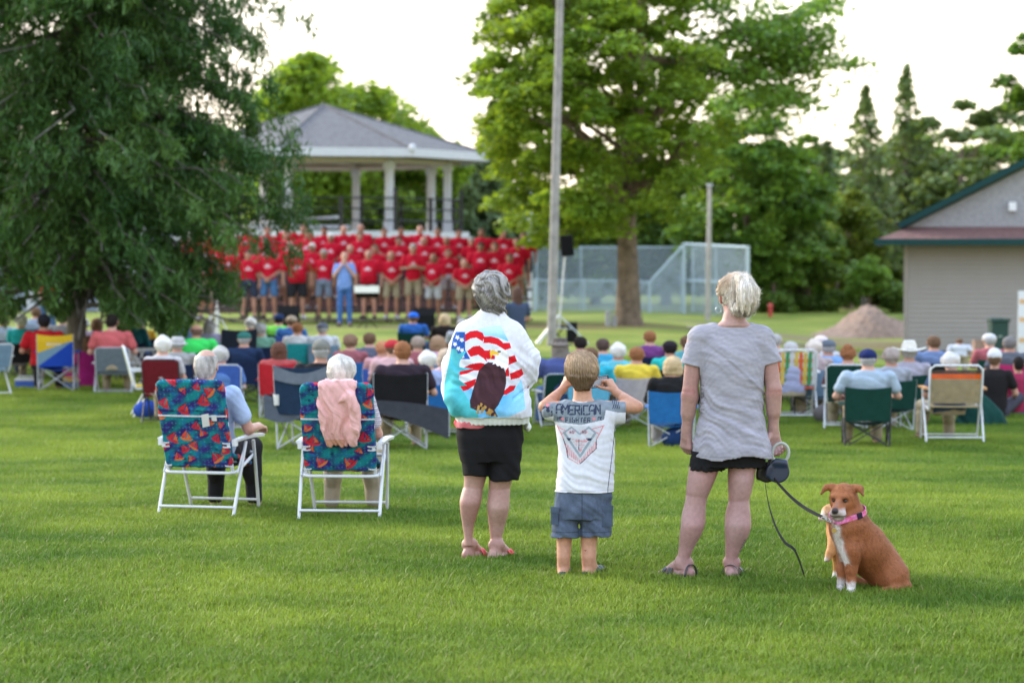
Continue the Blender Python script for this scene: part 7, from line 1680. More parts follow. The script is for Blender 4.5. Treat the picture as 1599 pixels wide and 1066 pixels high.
def shed():
    Y = 65.0; g = gnd(1411, Y); e = empty('shed', g, 0, 'tan sided park building with a green trimmed gable and red brown skirt roof', 'building'); e.rotation_euler = (0, 0, R(-9.6)); Lz = g[2]; X0 = 0.0; X1 = 9.0; D_ = 8.0
    zt = zat(376, Y)-Lz; s = F_PX/Y; zb = -.3
    m, nt, b, N, L = nodes('lap_siding'); tcn = N('ShaderNodeTexCoord'); sp = N('ShaderNodeSeparateXYZ'); L(tcn.outputs['Object'], sp.inputs[0]); w_ = N('ShaderNodeMath'); w_.operation = 'MULTIPLY'; w_.inputs[1].default_value = 8.3; L(sp.outputs[2], w_.inputs[0]); fr = N('ShaderNodeMath'); fr.operation = 'FRACT'; L(w_.outputs[0], fr.inputs[0])
    no = N('ShaderNodeTexNoise'); no.inputs['Scale'].default_value = 2; L(tcn.outputs['Object'], no.inputs[0]); rgb = N('ShaderNodeMix'); rgb.data_type = 'RGBA'; rgb.inputs[6].default_value = (.29, .27, .245, 1); rgb.inputs[7].default_value = (.335, .31, .285, 1); L(no.outputs['Fac'], rgb.inputs[0]); L(rgb.outputs[2], b.inputs['Base Color']); b.inputs['Roughness'].default_value = .7
    bp = N('ShaderNodeBump'); bp.inputs['Strength'].default_value = 1; bp.inputs['Distance'].default_value = .03; bp.invert = True; L(fr.outputs[0], bp.inputs['Height']); L(bp.outputs[0], b.inputs['Normal'])
    green = mat('trim_green', (.006, .045, .048), .6, .08, 6, spec=.2)
    mb = MB(); mb.add([(X0, 0, zb), (X1, .02, zb), (X1, .02, zt), (X0, 0.02, zt), (X0, D_, zb), (X1, D_, zb), (X1, D_, zt), (X0, D_, zt)], [(0, 1, 2, 3), (1, 5, 6, 2), (5, 4, 7, 6), (4, 0, 3, 7)])
    nl = 26
    for i in range(nl): za, zc = zb+(zt-zb)*i/nl, zb+(zt-zb)*(i+1)/nl; mb.add([(X0, -.024, za), (X1, -.024, za), (X1, .0, zc), (X0, .0, zc), (X0, .0, za), (X1, .0, za)], [(0, 1, 2, 3), (4, 5, 1, 0)])
    mb.build('wall', m, e)
    mb = MB(); mb.box((.05, -.032, (zb+zt)/2), (.10, .02, zt-zb)); mb.build('corner_board', mat('corner_tan', (.30, .27, .25), .7, .08), e)
    mb = MB(); mb.box(((X0+X1)/2, -.03, .03), (X1-X0, .06, .18)); mb.build('footing', mat('concrete_dark', (.10, .10, .105), .9, .15), e)
    # gable above: peak beyond the right edge of the picture
    def W(px, py): q = at(px, py, Y); return q[0]-g[0], q[2]-Lz
    ax, az = W(1405, 357); bx, bz = W(1599, 258); sl = (bz-az)/(bx-ax); pk = X1*.5+1.0; pz = az+sl*(pk-ax); gz = zt+.28
    mb = MB(); xl = ax+(gz-az)/sl+.1; mb.add([(xl, .35, gz), (2*pk-xl, .35, gz), (pk, .35, pz-.12)], [(0, 1, 2)]); mb.build('gable', mat('gable_shingle', (.30, .30, .32), .8, .15, 12, .8, 30, bdist=.02), e)
    mb = MB()
    for sg in (-1, 1):
        a = Vector((pk+sg*(pk-ax), 0, az)); t = Vector((pk, 0, pz)); n = Vector((-(t.z-a.z), 0, (t.x-a.x))).normalized()*(.10 if sg < 0 else -.10)
        for y0, y1 in ((-.02, 6.5),):
            q = [a, t, t+n*1.6, a+n*1.6]; mb.add([(p.x, y0, p.z) for p in q]+[(p.x, y1, p.z) for p in q], [(0, 1, 2, 3), (7, 6, 5, 4), (0, 4, 5, 1), (2, 6, 7, 3), (3, 7, 4, 0), (1, 5, 6, 2)])
    o_ = mb.build('gable_roof', green, e)
    mb = MB()
    for sg in (-1, 1):
        a = Vector((pk+sg*(pk-ax), 0, az)); t = Vector((pk, 0, pz)); n = Vector((-(t.z-a.z), 0, (t.x-a.x))).normalized()*(.10 if sg < 0 else -.10); q = [a+n*1.65-(t-a)*.01, t+n*1.65+(t-a)*.0]; mb.add([(p.x, y0, p.z+.01) for y0 in (.02, 6.45) for p in q], [(0, 1, 3, 2)])
    mb.build('shingles', mat('shingle_red_brown', (.16, .085, .08), .95, .3, 9, .8, 30, bdist=.02), o_)
    mb = MB(); ov = .85; zl = zat(371, Y-ov)-Lz; zl = zt+.02
    xo = W(1368, 370)[0]
    brn = mat('shingle_red_brown', (.16, .085, .08), .95, .3, 9, .8, 30, bdist=.02)
    mb.add([(xo, -ov, zl), (X1+.4, -ov, zl), (X1+.2, .36, zl+.36), (xo+.9, .36, zl+.36), (xo, D_+.6, zl), (xo+.9, D_-.3, zl+.36)], [(0, 1, 2, 3), (4, 0, 3, 5)]); mb.build('skirt_roof', brn, e)
    mb = MB(); mb.box(((xo+X1+.4)/2, -ov-.01, zl-.055), (X1+.4-xo+.02, .04, .16)); mb.box((xo-.01, D_/2-.1, zl-.055), (.04, D_+1.4, .16)); mb.box(((xo+X1)/2, -ov/2, zl-.10), (X1-xo-.05, ov-.04, .02)); mb.build('fascia', green, e)
    lx, lz = W(1578, 323); mb = MB(); mb.box((lx, .27, lz), (.20, .14, .24)); mb.build('flood_lamp', mat('lamp_white', (.75, .76, .80), .4, .05), e, bevel=.02)
    # things along the wall
    gb = gnd(1559, 61.5); k = F_PX/61.5; e2 = empty('wheelie_bin', gb, 0, 'dark green wheeled rubbish bin standing against the shed wall', 'bin'); h = zat(496, 61.5)-gb[2]; gr = plastic('bin_green', (.010, .045, .038), .5)
    mb = MB(); w2 = .22; mb.add([(-w2*.85, -.22, .02), (w2*.85, -.22, .02), (w2*.85, .22, .02), (-w2*.85, .22, .02), (-w2, -.27, h-.10), (w2, -.27, h-.10), (w2, .27, h-.10), (-w2, .27, h-.10)], [(3, 2, 1, 0), (4, 5, 6, 7), (0, 1, 5, 4), (1, 2, 6, 5), (2, 3, 7, 6), (3, 0, 4, 7)]); mb.build('tub', gr, e2, bevel=.02)
    mb = MB(); mb.box((0, -.01, h-.06), (w2*2+.07, .60, .07)); mb.box((0, .28, h-.03), (w2*1.6, .06, .05)); mb.build('lid', gr, e2, bevel=.02)
    for sx in (-1, 1): mb = MB(); mb.tube([(sx*.20, .24, .10), (sx*.25, .24, .10)], .10, 14); mb.build('wheel', mat('rubber', (.02, .02, .02), .8, .1), e2, smooth=True)
    mb = MB(); mb.box((0, -.262, h*.55), (.10, .006, .03)); mb.build('label_plate', mat('plate_pale', (.35, .42, .40), .6, .1), e2)
    gc = gnd(1531, 62.8); mb = MB(); mb.box((0, 0, .20), (.36, .30, .44)); mb.box((0, -.155, .425), (.36, .02, .01)); o = mb.build('cardboard_box', mat('cardboard', (.33, .22, .17), .9, .12, 6), loc=gc, bevel=.008); tag(o, 'brown cardboard box on the ground left of the green bin', 'box')
    gs = gnd(1600, 62.5); mb = MB(); mb.box((0, 0, .85), (.34, .05, 1.75), mi=0)
    for z in (.45, .98, 1.45): mb.box((-.02, -.028, z), (.24, .01, .12), mi=1)
    o = mb.build('sign_board', [mat('sign_white', (.66, .68, .72), .6, .05), mat('sign_orange', (.62, .38, .18), .6, .1)], loc=gs); tag(o, 'white board with orange patches standing at the right edge against the shed', 'sign')
    # narrow concrete walk in front
    V = []; n = 30
    for i in range(n+1):
        x = 4.5+(g[0]+10-4.5)*i/n
        for yy in (Y-3.4, Y-2.0): y2 = yy+.9*math.sin((x-5)*.12); V.append((x, y2, float(terrain(x, y2))+.03))
    o = link(bpy.data.objects.new('path', np_mesh('path', V, [(2*i, 2*i+2, 2*i+3, 2*i+1) for i in range(n)], mats=[mat('concrete_walk', (.32, .28, .22), .9, .12, 3)]))); tag(o, kind='structure')
shed()
def grey_building():
    Y = 92.0; g = gnd(60, Y); e = empty('band_shell', (at(-40, 400, Y)[0], Y, g[2]), 0, 'blue grey building with white posts glimpsed through the evergreen at the left', 'building'); k = Y/F_PX; W = 330*k; zt = zat(315, Y)-g[2]
    mb = MB(); mb.box((W/2, 3, zt/2), (W, 6, zt)); mb.build('wall', mat('wall_blue_grey', (.25, .30, .38), .8, .08, 2), e)
    mb = MB(); mb.box((W/2, 2.9, zt+.15), (W+1, 7, .3)); mb.build('roof', mat('roof_light', (.42, .44, .48), .7, .1), e)
    for x in (90, 140, 200, 262, 318): mb = MB(); mb.box((x*k, -.35, zt/2), (.32, .3, zt)); mb.build('post', bpy.data.materials['paint_white'], e)
    for x in (110, 230): mb = MB(); mb.box((x*k, -.03, 1.05), (1.1, .08, 2.1)); mb.build('door', mat('door_grey', (.35, .37, .42), .6, .08), e)
grey_building()
# ============================================================ the seated audience
def copy_chair(proto, first):
    return proto if first else copy_tree(proto)
FR = lookup('frame_of_object')
FR.node_tree.nodes['Principled BSDF'].inputs['Roughness'].default_value = .4
def part(mb, nm, m, par, c, smooth=True, **k):
    o = mb.build(nm, m, par, smooth=smooth, **k); o.color = (*c, 1); return o
def camp_chair(fab, frame, h=.88, arms=True, lower=None, w=.26):
    """quad folding chair: crossed tubes, slung cloth"""
    e = bpy.data.objects.new('camp_chair', None); COL.objects.link(e)
    for sx in (-1, 1):
        mb = MB(); mb.tube([(sx*w, -.24, .02), (sx*w*1.02, -.27, .42), (sx*w*1.02, -.34, h)], .011, 7); part(mb, 'back_post', FR, e, frame)
        mb = MB(); mb.tube([(sx*w, .25, .02), (sx*w*1.05, .24, .62)], .010, 7); part(mb, 'front_post', FR, e, frame)
    for a, b in (((-w, -.24, .03), (w, -.25, .40)), ((w, -.24, .03), (-w, -.25, .40)), ((-w, .25, .03), (w, .24, .40)), ((w, .25, .03), (-w, .24, .40)), ((-w, -.24, .03), (-w, .24, .40)), ((-w, .25, .03), (-w, -.25, .40)), ((w, -.24, .03), (w, .24, .40)), ((w, .25, .03), (w, -.25, .40))):
        mb = MB(); mb.tube([a, b], .0095, 6); part(mb, 'leg', FR, e, frame)
    mb = MB(); mb.sheet(lambda u, v: ((u-.5)*2*w*1.03, -.27-.08*v-.035*math.sin(math.pi*u)*(1-.4*v), .40+(h-.40)*v-.025*math.sin(math.pi*u)*(v > .8)), 10, 10, .008); part(mb, 'back', OC, e, fab)
    mb = MB(); mb.sheet(lambda u, v: ((u-.5)*2*w, -.27+.52*v, .40-.06*math.sin(math.pi*u)), 10, 6, .010); part(mb, 'seat', OC, e, fab)
    if arms:
        for sx in (-1, 1): mb = MB(); mb.sheet(lambda u, v: (sx*(w*1.04)+(v-.5)*.085, -.30+.57*u, .63-.02*math.sin(math.pi*u)), 8, 2, .012); part(mb, 'armrest', OC, e, lower or fab)
    return e
def tube_chair(fab, frame, h=.92, pad=.035, w=.25, straps=None, wood=False, armc=None):
    """folding armchair with a bent tube frame; padded panel or woven webbing"""
    e = bpy.data.objects.new('lawn_chair', None); COL.objects.link(e); r = .0125
    for sx in (-1, 1):
        mb = MB(); mb.tube([(sx*w*1.1, -.24, .02), (sx*w*1.12, .10, .60)], r, 7); part(mb, 'leg', FR, e, frame)
        mb = MB(); mb.tube([(sx*w*1.1, .30, .02), (sx*w*1.12, .02, .60)], r, 7); part(mb, 'leg', FR, e, frame)
        mb = MB(); mb.sheet(lambda u, v: (sx*w*1.12+(v-.5)*.055, -.26+.54*u, .615+.01*math.sin(3*u)), 8, 3, .022); part(mb, 'armrest', OC if wood else FR, e, armc or frame)
    mb = MB(); mb.tube([(-w, .24, .42), (-w, -.20, .38), (-w, -.22, .42), (-w, -.34, h-.04), (-w+.05, -.35, h), (w-.05, -.35, h), (w, -.34, h-.04), (w, -.22, .42), (w, -.20, .38), (w, .24, .42), (w-.04, .26, .42), (-w+.04, .26, .42), (-w, .24, .42)], r, 7); part(mb, 'frame', FR, e, frame)
    for yb in (-.22, .27): mb = MB(); mb.tube([(-w*1.1, yb, .07), (w*1.1, yb, .07)], r*.8, 6); part(mb, 'foot_bar', FR, e, frame)
    bk = lambda z: -.215-.13*(z-.42)/(h-.42)
    if straps is None:
        B = pad_body(2*w+.02, h-.42, pad, .05); me = sdf_mesh('back', B, .011, OC); o = link(bpy.data.objects.new('back', me), e); o.location = (0, bk((h+.42)/2), (h+.42)/2+.01); o.rotation_euler = (math.atan(.13/(h-.42)), 0, 0); o.color = (*fab, 1)
        mb = MB(); mb.box((0, .02, .41), (2*w-.01, .44, pad)); part(mb, 'seat', OC, e, fab, False)
    else:
        cv, ch, nv, nh = straps; mats = {}
        def M_(c): k = 'web_%02d%02d%02d' % tuple(int(q*99) for q in c); return cloth(k, c)
        mb = MB(); ml = []
        for i in range(nh):
            z = .45+(h-.50)*(i+.5)/nh; c = ch[i % len(ch)]; ml.append(M_(c)); mb.box((0, bk(z)-.004, z), (2*w, .004, (h-.48)/nh*.80), rot=Matrix.Rotation(math.atan(.25), 3, 'X'), mi=len(ml)-1)
        for i in range(nv):
            x = -w+2*w*(i+.5)/nv; c = cv[i % len(cv)]; ml.append(M_(c)); hh = h-.47
            if nv > 0: mb.box((x, bk(.45+hh/2)-.009, .45+hh/2), (2*w/nv*.78, .004, hh), rot=Matrix.Rotation(math.atan(.25), 3, 'X'), mi=len(ml)-1)
        mb.build('webbing', ml, e)
        mb = MB(); mb.box((0, .02, .41), (2*w-.01, .44, .012)); part(mb, 'seat', OC, e, cv[0] if cv else ch[0], False)
    return e
SILV = (.42, .44, .48); WHT = (.62, .64, .68); DKM = (.05, .05, .055)
def place(e, loc, rz, label, sc=1.0, zs=.97, grp='chairs of the audience', cat='chair'):
    e.location = loc; e.rotation_euler = (0, 0, R(rz)); e.scale = (sc, sc, sc*zs); tag(e, label, cat, grp); return e
def recolour(src, name, cols):
    """a copy of a chair and its parts in other colours"""
    c = copy_tree(src); c.name = name
    for ch in c.children:
        if ch.name.split('.')[0] in cols: ch.color = (*cols[ch.name.split('.')[0]], 1)
    return c
GA = 'audience sitting on the lawn'
def audience():
    TS = {}
    for key, kw in {'a': dict(b=1.0, hands='lap'), 'b': dict(b=1.14, hands='rest'), 'l': dict(b=1.0, hands='lap', sleeve='long'), 's': dict(b=1.05, hands='rest', bottom='short'), 'f': dict(b=.9, hands='lap')}.items():
        B = seated_bodies(**kw); TS[key] = dict(head=B['head'], skin=sdf_mesh('sitter_skin', B['skin'], .010, OS), shirt=sdf_mesh('sitter_shirt', B['shirt'], .012, OC), bottom=sdf_mesh('sitter_bottom', B['bottom'], .013, OC), shoes=sdf_mesh('sitter_shoes', B['shoes'], .012, OC))
    G_ = (.34, .33, .33); W_ = (.62, .60, .57); D_ = (.018, .013, .012); N_ = (.13, .075, .045); RB = (.24, .10, .045); BL = (.48, .36, .22)
    fabm = {'black': (.012, .012, .014), 'navy': (.012, .022, .06), 'green': (.008, .045, .035), 'maroon': (.13, .012, .018), 'grey': (.13, .16, .19), 'royal': (.05, .11, .42), 'blue': (.02, .13, .38), 'teal': (.02, .30, .34), 'red': (.45, .02, .03), 'pale': (.45, .40, .42), 'lblue': (.12, .40, .60), 'steel': (.16, .25, .36), 'magenta': (.45, .03, .14)}
    protoC = camp_chair(fabm['black'], DKM); protoT = tube_chair(fabm['green'], WHT); used = {'C': False, 'T': False}
    def chair(kind, c, frame, label, loc, rz, sc=1.0):
        src = protoC if kind == 'C' else protoT; fc = frame
        cols = {'back': fabm[c], 'seat': fabm[c], 'armrest': fabm[c] if kind == 'C' else fc, 'leg': fc, 'back_post': fc, 'front_post': fc, 'frame': fc, 'foot_bar': fc}
        if not used[kind]:
            used[kind] = True; e = src
            for ch in e.children:
                k = ch.name.split('.')[0]
                if k in cols: ch.color = (*cols[k], 1)
        else: e = recolour(src, src.name.split('.')[0], cols)
        return place(e, loc, rz, label, sc, ZS.get(label.split(' of the man in the navy cap')[0], .78))
    ZS = {'dark green camp chair': .84, 'dark green padded chair with a white frame under the auburn bun': .93, 'maroon padded chair with a dark frame left of the sailing boat chairs': .96, 'chair covered in bright royal blue behind the balding man': .95, 'bright red camp chair left of the old lady with the pink jacket': .9}
    # px, head top, scale px/m, template, hair, hair colour, hat, hat colour, shirt, trousers, label, chair (kind, colour, frame, label)
    K = (.30, .25, .17); BKc = (.015, .015, .018); JN = (.05, .10, .22); SK = None
    A = [
     (8, 488, 92, 'b', 'short', D_, None, None, (.42, .50, .66), JN, 'dark haired person in a pale blue shirt at the left edge', ('C', 'black', DKM, 'black camp chair cut off by the left edge')),
     (37, 489, 95, 'f', 'fluffy', W_, None, None, (.02, .34, .36), K, 'white haired person in a teal top on a black camp chair at the left', ('C', 'black', DKM, 'black camp chair of the white haired person in teal at the left')),
     (71, 488, 104, 'b', 'short', D_, 'cap', (.02, .02, .03), (.42, .012, .02), BKc, 'broad person in a red shirt and dark cap behind the yellow and blue camp chair', None),
     (58, 478, 84, 'a', 'short', N_, None, None, (.28, .34, .46), K, 'person in a grey blue shirt half hidden behind the dark cap and red shirt', ('C', 'navy', DKM, 'navy camp chair behind the person in red at the left')),
     (101, 488, 88, 'a', 'short', D_, None, None, (.20, .19, .19), K, 'black haired man in a brown grey shirt just left of the evergreen trunk', ('C', 'black', DKM, 'black camp chair just left of the evergreen trunk')),
     (132, 497, 92, 'a', 'short', D_, 'bucket', (.50, .50, .50), (.02, .07, .11), BKc, 'person in a dark teal shirt and pale sun hat just right of the evergreen trunk', ('C', 'black', DKM, 'black camp chair just right of the evergreen trunk')),
     (154, 494, 93, 'f', 'long', (.20, .11, .07), None, None, (.52, .40, .60), JN, 'long brown haired woman in a lavender top left of the man in coral', ('C', 'steel', SILV, 'blue grey camp chair of the woman in lavender')),
     (178, 487, 106, 'b', 'short', D_, None, None, (.50, .11, .12), K, 'black haired man in a coral shirt on the padded grey chair', ('T', 'grey', SILV, 'padded grey folding chair of the man in the coral shirt')),
     (207, 486, 96, 'l', 'short', N_, None, None, (.02, .12, .17), JN, 'brown haired person in a dark teal shirt right of the man in coral', ('C', 'navy', DKM, 'navy camp chair right of the man in coral')),
     (221, 494, 92, 'f', 'short', G_, None, None, (.62, .34, .04), K, 'grey haired person in a golden yellow top', ('C', 'navy', DKM, 'navy camp chair of the person in golden yellow')),
     (258, 522, 128, 'f', 'fluffy', W_, None, None, (.50, .48, .50), K, 'white fluffy haired woman behind the maroon padded chair', ('T', 'maroon', DKM, 'maroon padded chair with a dark frame left of the sailing boat chairs')),
     (281, 531, 118, 'a', 'short', G_, 'bucket', (.42, .42, .43), (.30, .30, .30), K, 'person in a pale grey bucket hat right of the white fluffy hair', ('C', 'navy', DKM, 'navy camp chair just beyond the maroon padded chair')),
     (307, 503, 104, 'b', 'fringe', (.16, .09, .07), None, None, (.06, .72, .14), K, 'balding man in a bright green shirt', ('C', 'navy', DKM, 'navy camp chair of the man in bright green')),
     (289, 490, 90, 'a', 'short', D_, None, None, (.14, .22, .40), K, 'dark haired person in blue left of the man in bright green', ('C', 'steel', DKM, 'blue grey camp chair left of the man in bright green')),
     (328, 497, 96, 'f', 'long', G_, None, None, (.36, .34, .52), JN, 'grey haired person in a lavender blue top right of the man in bright green', ('C', 'teal', DKM, 'teal camp chair right of the man in bright green')),
     (345, 538, 134, 'a', 'fluffy', (.42, .40, .38), None, None, (.10, .20, .50), K, 'grey white haired person behind the balding man, before the black empty chair', ('T', 'royal', SILV, 'chair covered in bright royal blue behind the balding man')),
     (395, 497, 92, 'a', 'fluffy', W_, None, None, (.45, .45, .47), K, 'white haired person farthest back, left of the neon vest', ('C', 'navy', DKM, 'navy camp chair farthest back, left of the neon vest')),
     (407, 505, 98, 'f', 'curly', G_, None, None, (.16, .34, .26), K, 'curly grey haired person in a green and white top', ('C', 'navy', DKM, 'navy camp chair of the person in green and white')),
     (384, 515, 112, 'l', 'short', G_, 'cap', (.03, .13, .11), (.015, .03, .075), BKc, 'person in a dark green cap and navy jacket', ('C', 'navy', DKM, 'dark navy camp chair of the person in the green cap')),
     (438, 499, 88, 'a', 'short', D_, 'cap', (.015, .03, .09), (.22, .70, .10), BKc, 'person in a navy cap and neon green top far back', ('C', 'black', DKM, 'black camp chair far back under the neon green top')),
     (458, 502, 90, 'a', 'short', N_, 'cap', (.34, .27, .20), (.05, .15, .40), K, 'person in a tan cap and blue shirt beside the neon green top', ('C', 'royal', DKM, 'royal blue camp chair beside the neon green top')),
     (466, 511, 96, 'f', 'short', RB, None, None, (.60, .60, .62), K, 'reddish haired person in a white top in front of the tan cap', ('T', 'teal', SILV, 'green silver framed lawn chair of the reddish haired person in white')),
     (437, 532, 124, 'f', 'long', (.11, .05, .035), None, None, (.40, .08, .08), BKc, 'woman with wavy dark brown hair by the red camp chair', ('C', 'red', SILV, 'bright red camp chair left of the old lady with the pink jacket')),
     (504, 526, 148, 'b', 'short', G_, 'cap', (.17, .17, .15), (.015, .015, .017), K, 'man in a grey green cap and black shirt behind the old lady', None),
     (504, 509, 96, 'a', 'short', G_, 'cap', (.10, .11, .14), (.56, .58, .64), K, 'person in a dark grey cap and white shirt just beyond the grey green cap', ('C', 'steel', DKM, 'blue grey camp chair just beyond the grey green cap')),
     (577, 527, 112, 'a', 'short', N_, None, None, (.10, .11, .16), BKc, 'brown haired person behind the wide black camp chair', ('C', 'black', DKM, 'wide black camp chair right of the old lady white head')),
     (600, 530, 122, 'f', 'short', (.42, .19, .10), None, None, (.55, .30, .32), K, 'ginger haired person left of the red and white cap', ('C', 'royal', SILV, 'royal blue camp chair left of the red and white cap')),
     (613, 527, 126, 'a', 'short', N_, 'cap', (.42, .03, .04), (.58, .36, .38), K, 'person in a red cap and pink checked shirt', ('C', 'steel', SILV, 'steel blue camp chair under the red cap')),
     (629, 528, 148, 'b', 'short', RB, None, None, (.03, .02, .03), K, 'young man with reddish brown hair in a black T-shirt with an orange wristband', None),
     (647, 501, 86, 'a', 'short', N_, 'cap', (.02, .13, .60), (.03, .12, .42), JN, 'person in a bright blue cap and blue shirt far back', ('C', 'green', DKM, 'green camp chair far back under the bright blue cap')),
     (653, 533, 118, 'f', 'short', (.3, .24, .2), None, None, (.30, .10, .12), K, 'light brown haired person between the young man in black and the white hair', ('C', 'black', DKM, 'black camp chair between the young man in black and the white hair')),
     (667, 549, 138, 'f', 'fluffy', W_, None, None, (.30, .36, .56), K, 'white curly haired woman left of the grey haired woman jacket', ('C', 'blue', SILV, 'blue camp chair of the white curly haired woman')),
     (695, 507, 88, 'f', 'bob', BL, None, None, (.02, .015, .015), BKc, 'blonde woman in black far back left of the flag jacket', ('C', 'black', DKM, 'black camp chair far back left of the flag jacket')),
     (683, 533, 118, 'f', 'bob', (.30, .19, .12), None, None, (.50, .28, .44), K, 'light brown haired woman in pink left of the flag jacket', ('C', 'steel', DKM, 'blue grey camp chair of the light brown haired woman in pink')),
     (700, 541, 136, 'f', 'bob', (.42, .33, .25), None, None, (.60, .42, .44), K, 'fair haired woman in pink check on the white chair, partly behind the flag jacket', ('T', 'pale', WHT, 'white lawn chair just left of the flag jacket')),
     (872, 526, 132, 'b', 'long', (.20, .17, .15), 'fedora', (.10, .085, .08), (.07, .09, .24), JN, 'person in a grey felt hat and navy blue top left of the boy', ('T', 'green', SILV, 'dark green folding chair with a silver frame left of the boy')),
     (924, 541, 134, 'a', 'short', N_, None, None, (.03, .36, .48), K, 'brown haired person just beyond the boy head', ('C', 'lblue', DKM, 'light blue camp chair with dark legs just beyond the boy')),
     (940, 541, 118, 'a', 'short', (.08, .05, .045), None, None, (.04, .30, .50), K, 'dark haired person in turquoise right of the boy head', ('C', 'teal', DKM, 'teal camp chair right of the boy head')),
     (966, 551, 126, 'f', 'fluffy', W_, None, None, (.12, .45, .55), K, 'white haired person in turquoise left of the yellow shirt', ('C', 'teal', SILV, 'teal camp chair left of the yellow shirt')),
     (994, 538, 132, 'a', 'short', RB, None, None, (.66, .50, .06), K, 'auburn haired person in a yellow shirt', ('C', 'pale', SILV, 'pale pinkish camp chair of the person in yellow')),
     (1013, 546, 110, 'f', 'short', RB, None, None, (.16, .05, .20), K, 'small auburn haired person in purple right of the yellow shirt', ('C', 'navy', DKM, 'navy camp chair right of the yellow shirt')),
     (1046, 541, 122, 'f', 'short', D_, 'cap', (.02, .015, .02), (.03, .45, .42), K, 'black haired person in turquoise left of the blonde woman shoulder', ('C', 'black', DKM, 'black camp chair just beyond the blonde bob')),
     (1049, 553, 147, 'l', 'bob', (.46, .34, .20), None, None, (.015, .015, .017), (.30, .28, .30), 'woman with a straight blonde bob and black sweater on the blue camp chair', ('C', 'blue', SILV, 'blue camp chair with silver tubes left of the standing blonde woman')),
     (1209, 538, 112, 'f', 'short', G_, None, None, (.4, .4, .42), K, 'grey haired person half hidden by the standing blonde woman sleeve', ('C', 'black', DKM, 'black camp chair half hidden by the standing blonde woman')),
     (1234, 539, 126, 'a', 'short', (.40, .39, .39), None, None, (.36, .38, .58), K, 'grey haired person in a lavender shirt on the plaid webbed chair', None),
     (1268, 558, 124, 'f', 'fluffy', (.55, .48, .42), None, None, (.40, .32, .32), K, 'fair haired person low between the plaid chair and the dark cap', ('C', 'steel', DKM, 'blue grey camp chair low between the plaid chair and the dark cap')),
     (1280, 543, 114, 'a', 'short', N_, 'cap', (.60, .52, .54), (.50, .50, .55), K, 'person in a whitish pink cap left of the dark cap', ('C', 'steel', SILV, 'steel blue camp chair under the whitish pink cap')),
     (1292, 540, 122, 'b', 'short', G_, 'cap', (.10, .12, .15), (.18, .32, .58), K, 'man in a dark grey cap and blue shirt', ('T', 'royal', WHT, 'blue lawn chair with a white frame under the man in the dark grey cap')),
     (1322, 536, 132, 'l', 'bun', RB, None, None, (.12, .05, .05), K, 'auburn woman with her hair in a bun on the green padded chair', ('T', 'green', WHT, 'dark green padded chair with a white frame under the auburn bun')),
     (1353, 541, 146, 'b', 'short', G_, 'cap', (.012, .02, .09), (.32, .40, .50), K, 'man in a navy cap and pale blue shirt on the green camp chair', ('C', 'green', DKM, 'dark green camp chair of the man in the navy cap, nearest on the right')),
     (1387, 549, 134, 'f', 'curly', (.30, .25, .23), None, None, (.30, .32, .38), K, 'curly grey brown haired person left of the white cowboy hat', ('C', 'green', SILV, 'green camp chair with silver legs left of the cowboy hat')),
     (1417, 540, 128, 'a', 'short', G_, 'cowboy', (.62, .60, .55), (.36, .34, .42), K, 'person in a white cowboy hat', ('C', 'green', DKM, 'green camp chair under the white cowboy hat')),
     (1480, 555, 142, 'a', 'fluffy', (.50, .49, .47), None, None, (.05, .08, .16), K, 'white haired person on the orange and tan webbed chair', None),
     (1070, 546, 116, 'f', 'short', N_, None, None, (.10, .30, .34), K, 'small brown haired person half hidden by the standing blonde woman left sleeve', None),
     (906, 547, 116, 'a', 'short', D_, None, None, (.05, .08, .20), K, 'dark haired person in navy seen left of the boy head', ('C', 'navy', SILV, 'navy camp chair left of the boy head')),
     (548, 540, 116, 'f', 'curly', (.2, .12, .08), None, None, (.30, .10, .12), K, 'curly brown haired person between the old lady and the wide black chair', ('C', 'blue', SILV, 'blue camp chair between the old lady and the wide black chair')),
     (722, 516, 92, 'a', 'short', G_, None, None, (.4, .42, .5), K, 'grey haired person far back beside the flag jacket collar', None),
     (1455, 552, 116, 'a', 'short', N_, None, None, (.14, .2, .36), K, 'brown haired person in blue left of the orange and tan webbed chair', ('C', 'black', DKM, 'black camp chair left of the orange and tan webbed chair')),
     (1540, 572, 110, 'f', 'short', G_, 'cap', (.5, .5, .52), (.36, .1, .12), K, 'person in a pale cap and dull red top between webbed chair and magenta chair', ('C', 'green', DKM, 'green camp chair between the webbed chair and the magenta chair')),
     (1571, 557, 118, 's', 'short', (.16, .15, .15), None, None, (.10, .11, .14), K, 'person with short dark grey hair in a dark tank top at the right', ('C', 'magenta', DKM, 'magenta camp chair at the right edge')),
    ]
    for i, (px, yt, s, tk, hk, hc, hat, hatc, sh, bt, lb, chd) in enumerate(A):
        Y = F_PX/s; g = gnd(px, Y); top = zat(yt, Y)-g[2]; th = 1.245 if hat in (None, 'cap', 'fedora', 'bucket') else 1.29; k = min(max(top/th, .80), 1.12); kx = min(max(k, .98), 1.06)*1.10
        rz = rnd.uniform(-12, 12); g2 = Vector(g)
        off = Vector((0, 0, 0))
        p = make_person(TS[tk], g2+Vector((rnd.uniform(-.01, .01), -.06, -.02)), R(rz*.6), lb, GA, [(.46, .25, .18), (.52, .30, .23), (.40, .21, .15)][i % 3], sh, bt, [(.4, .4, .42), (.03, .03, .03), (.12, .08, .06)][(i*5) % 3], hk, hc, hat, hatc or (0, 0, 0), (kx, kx, k), 'shirt', 'trousers' if tk != 's' else 'shorts', None, rnd.uniform(-.25, .25))
        if chd: chair(chd[0], chd[1], chd[2], chd[3], g2, rz, min(max(k, .9), 1.05))
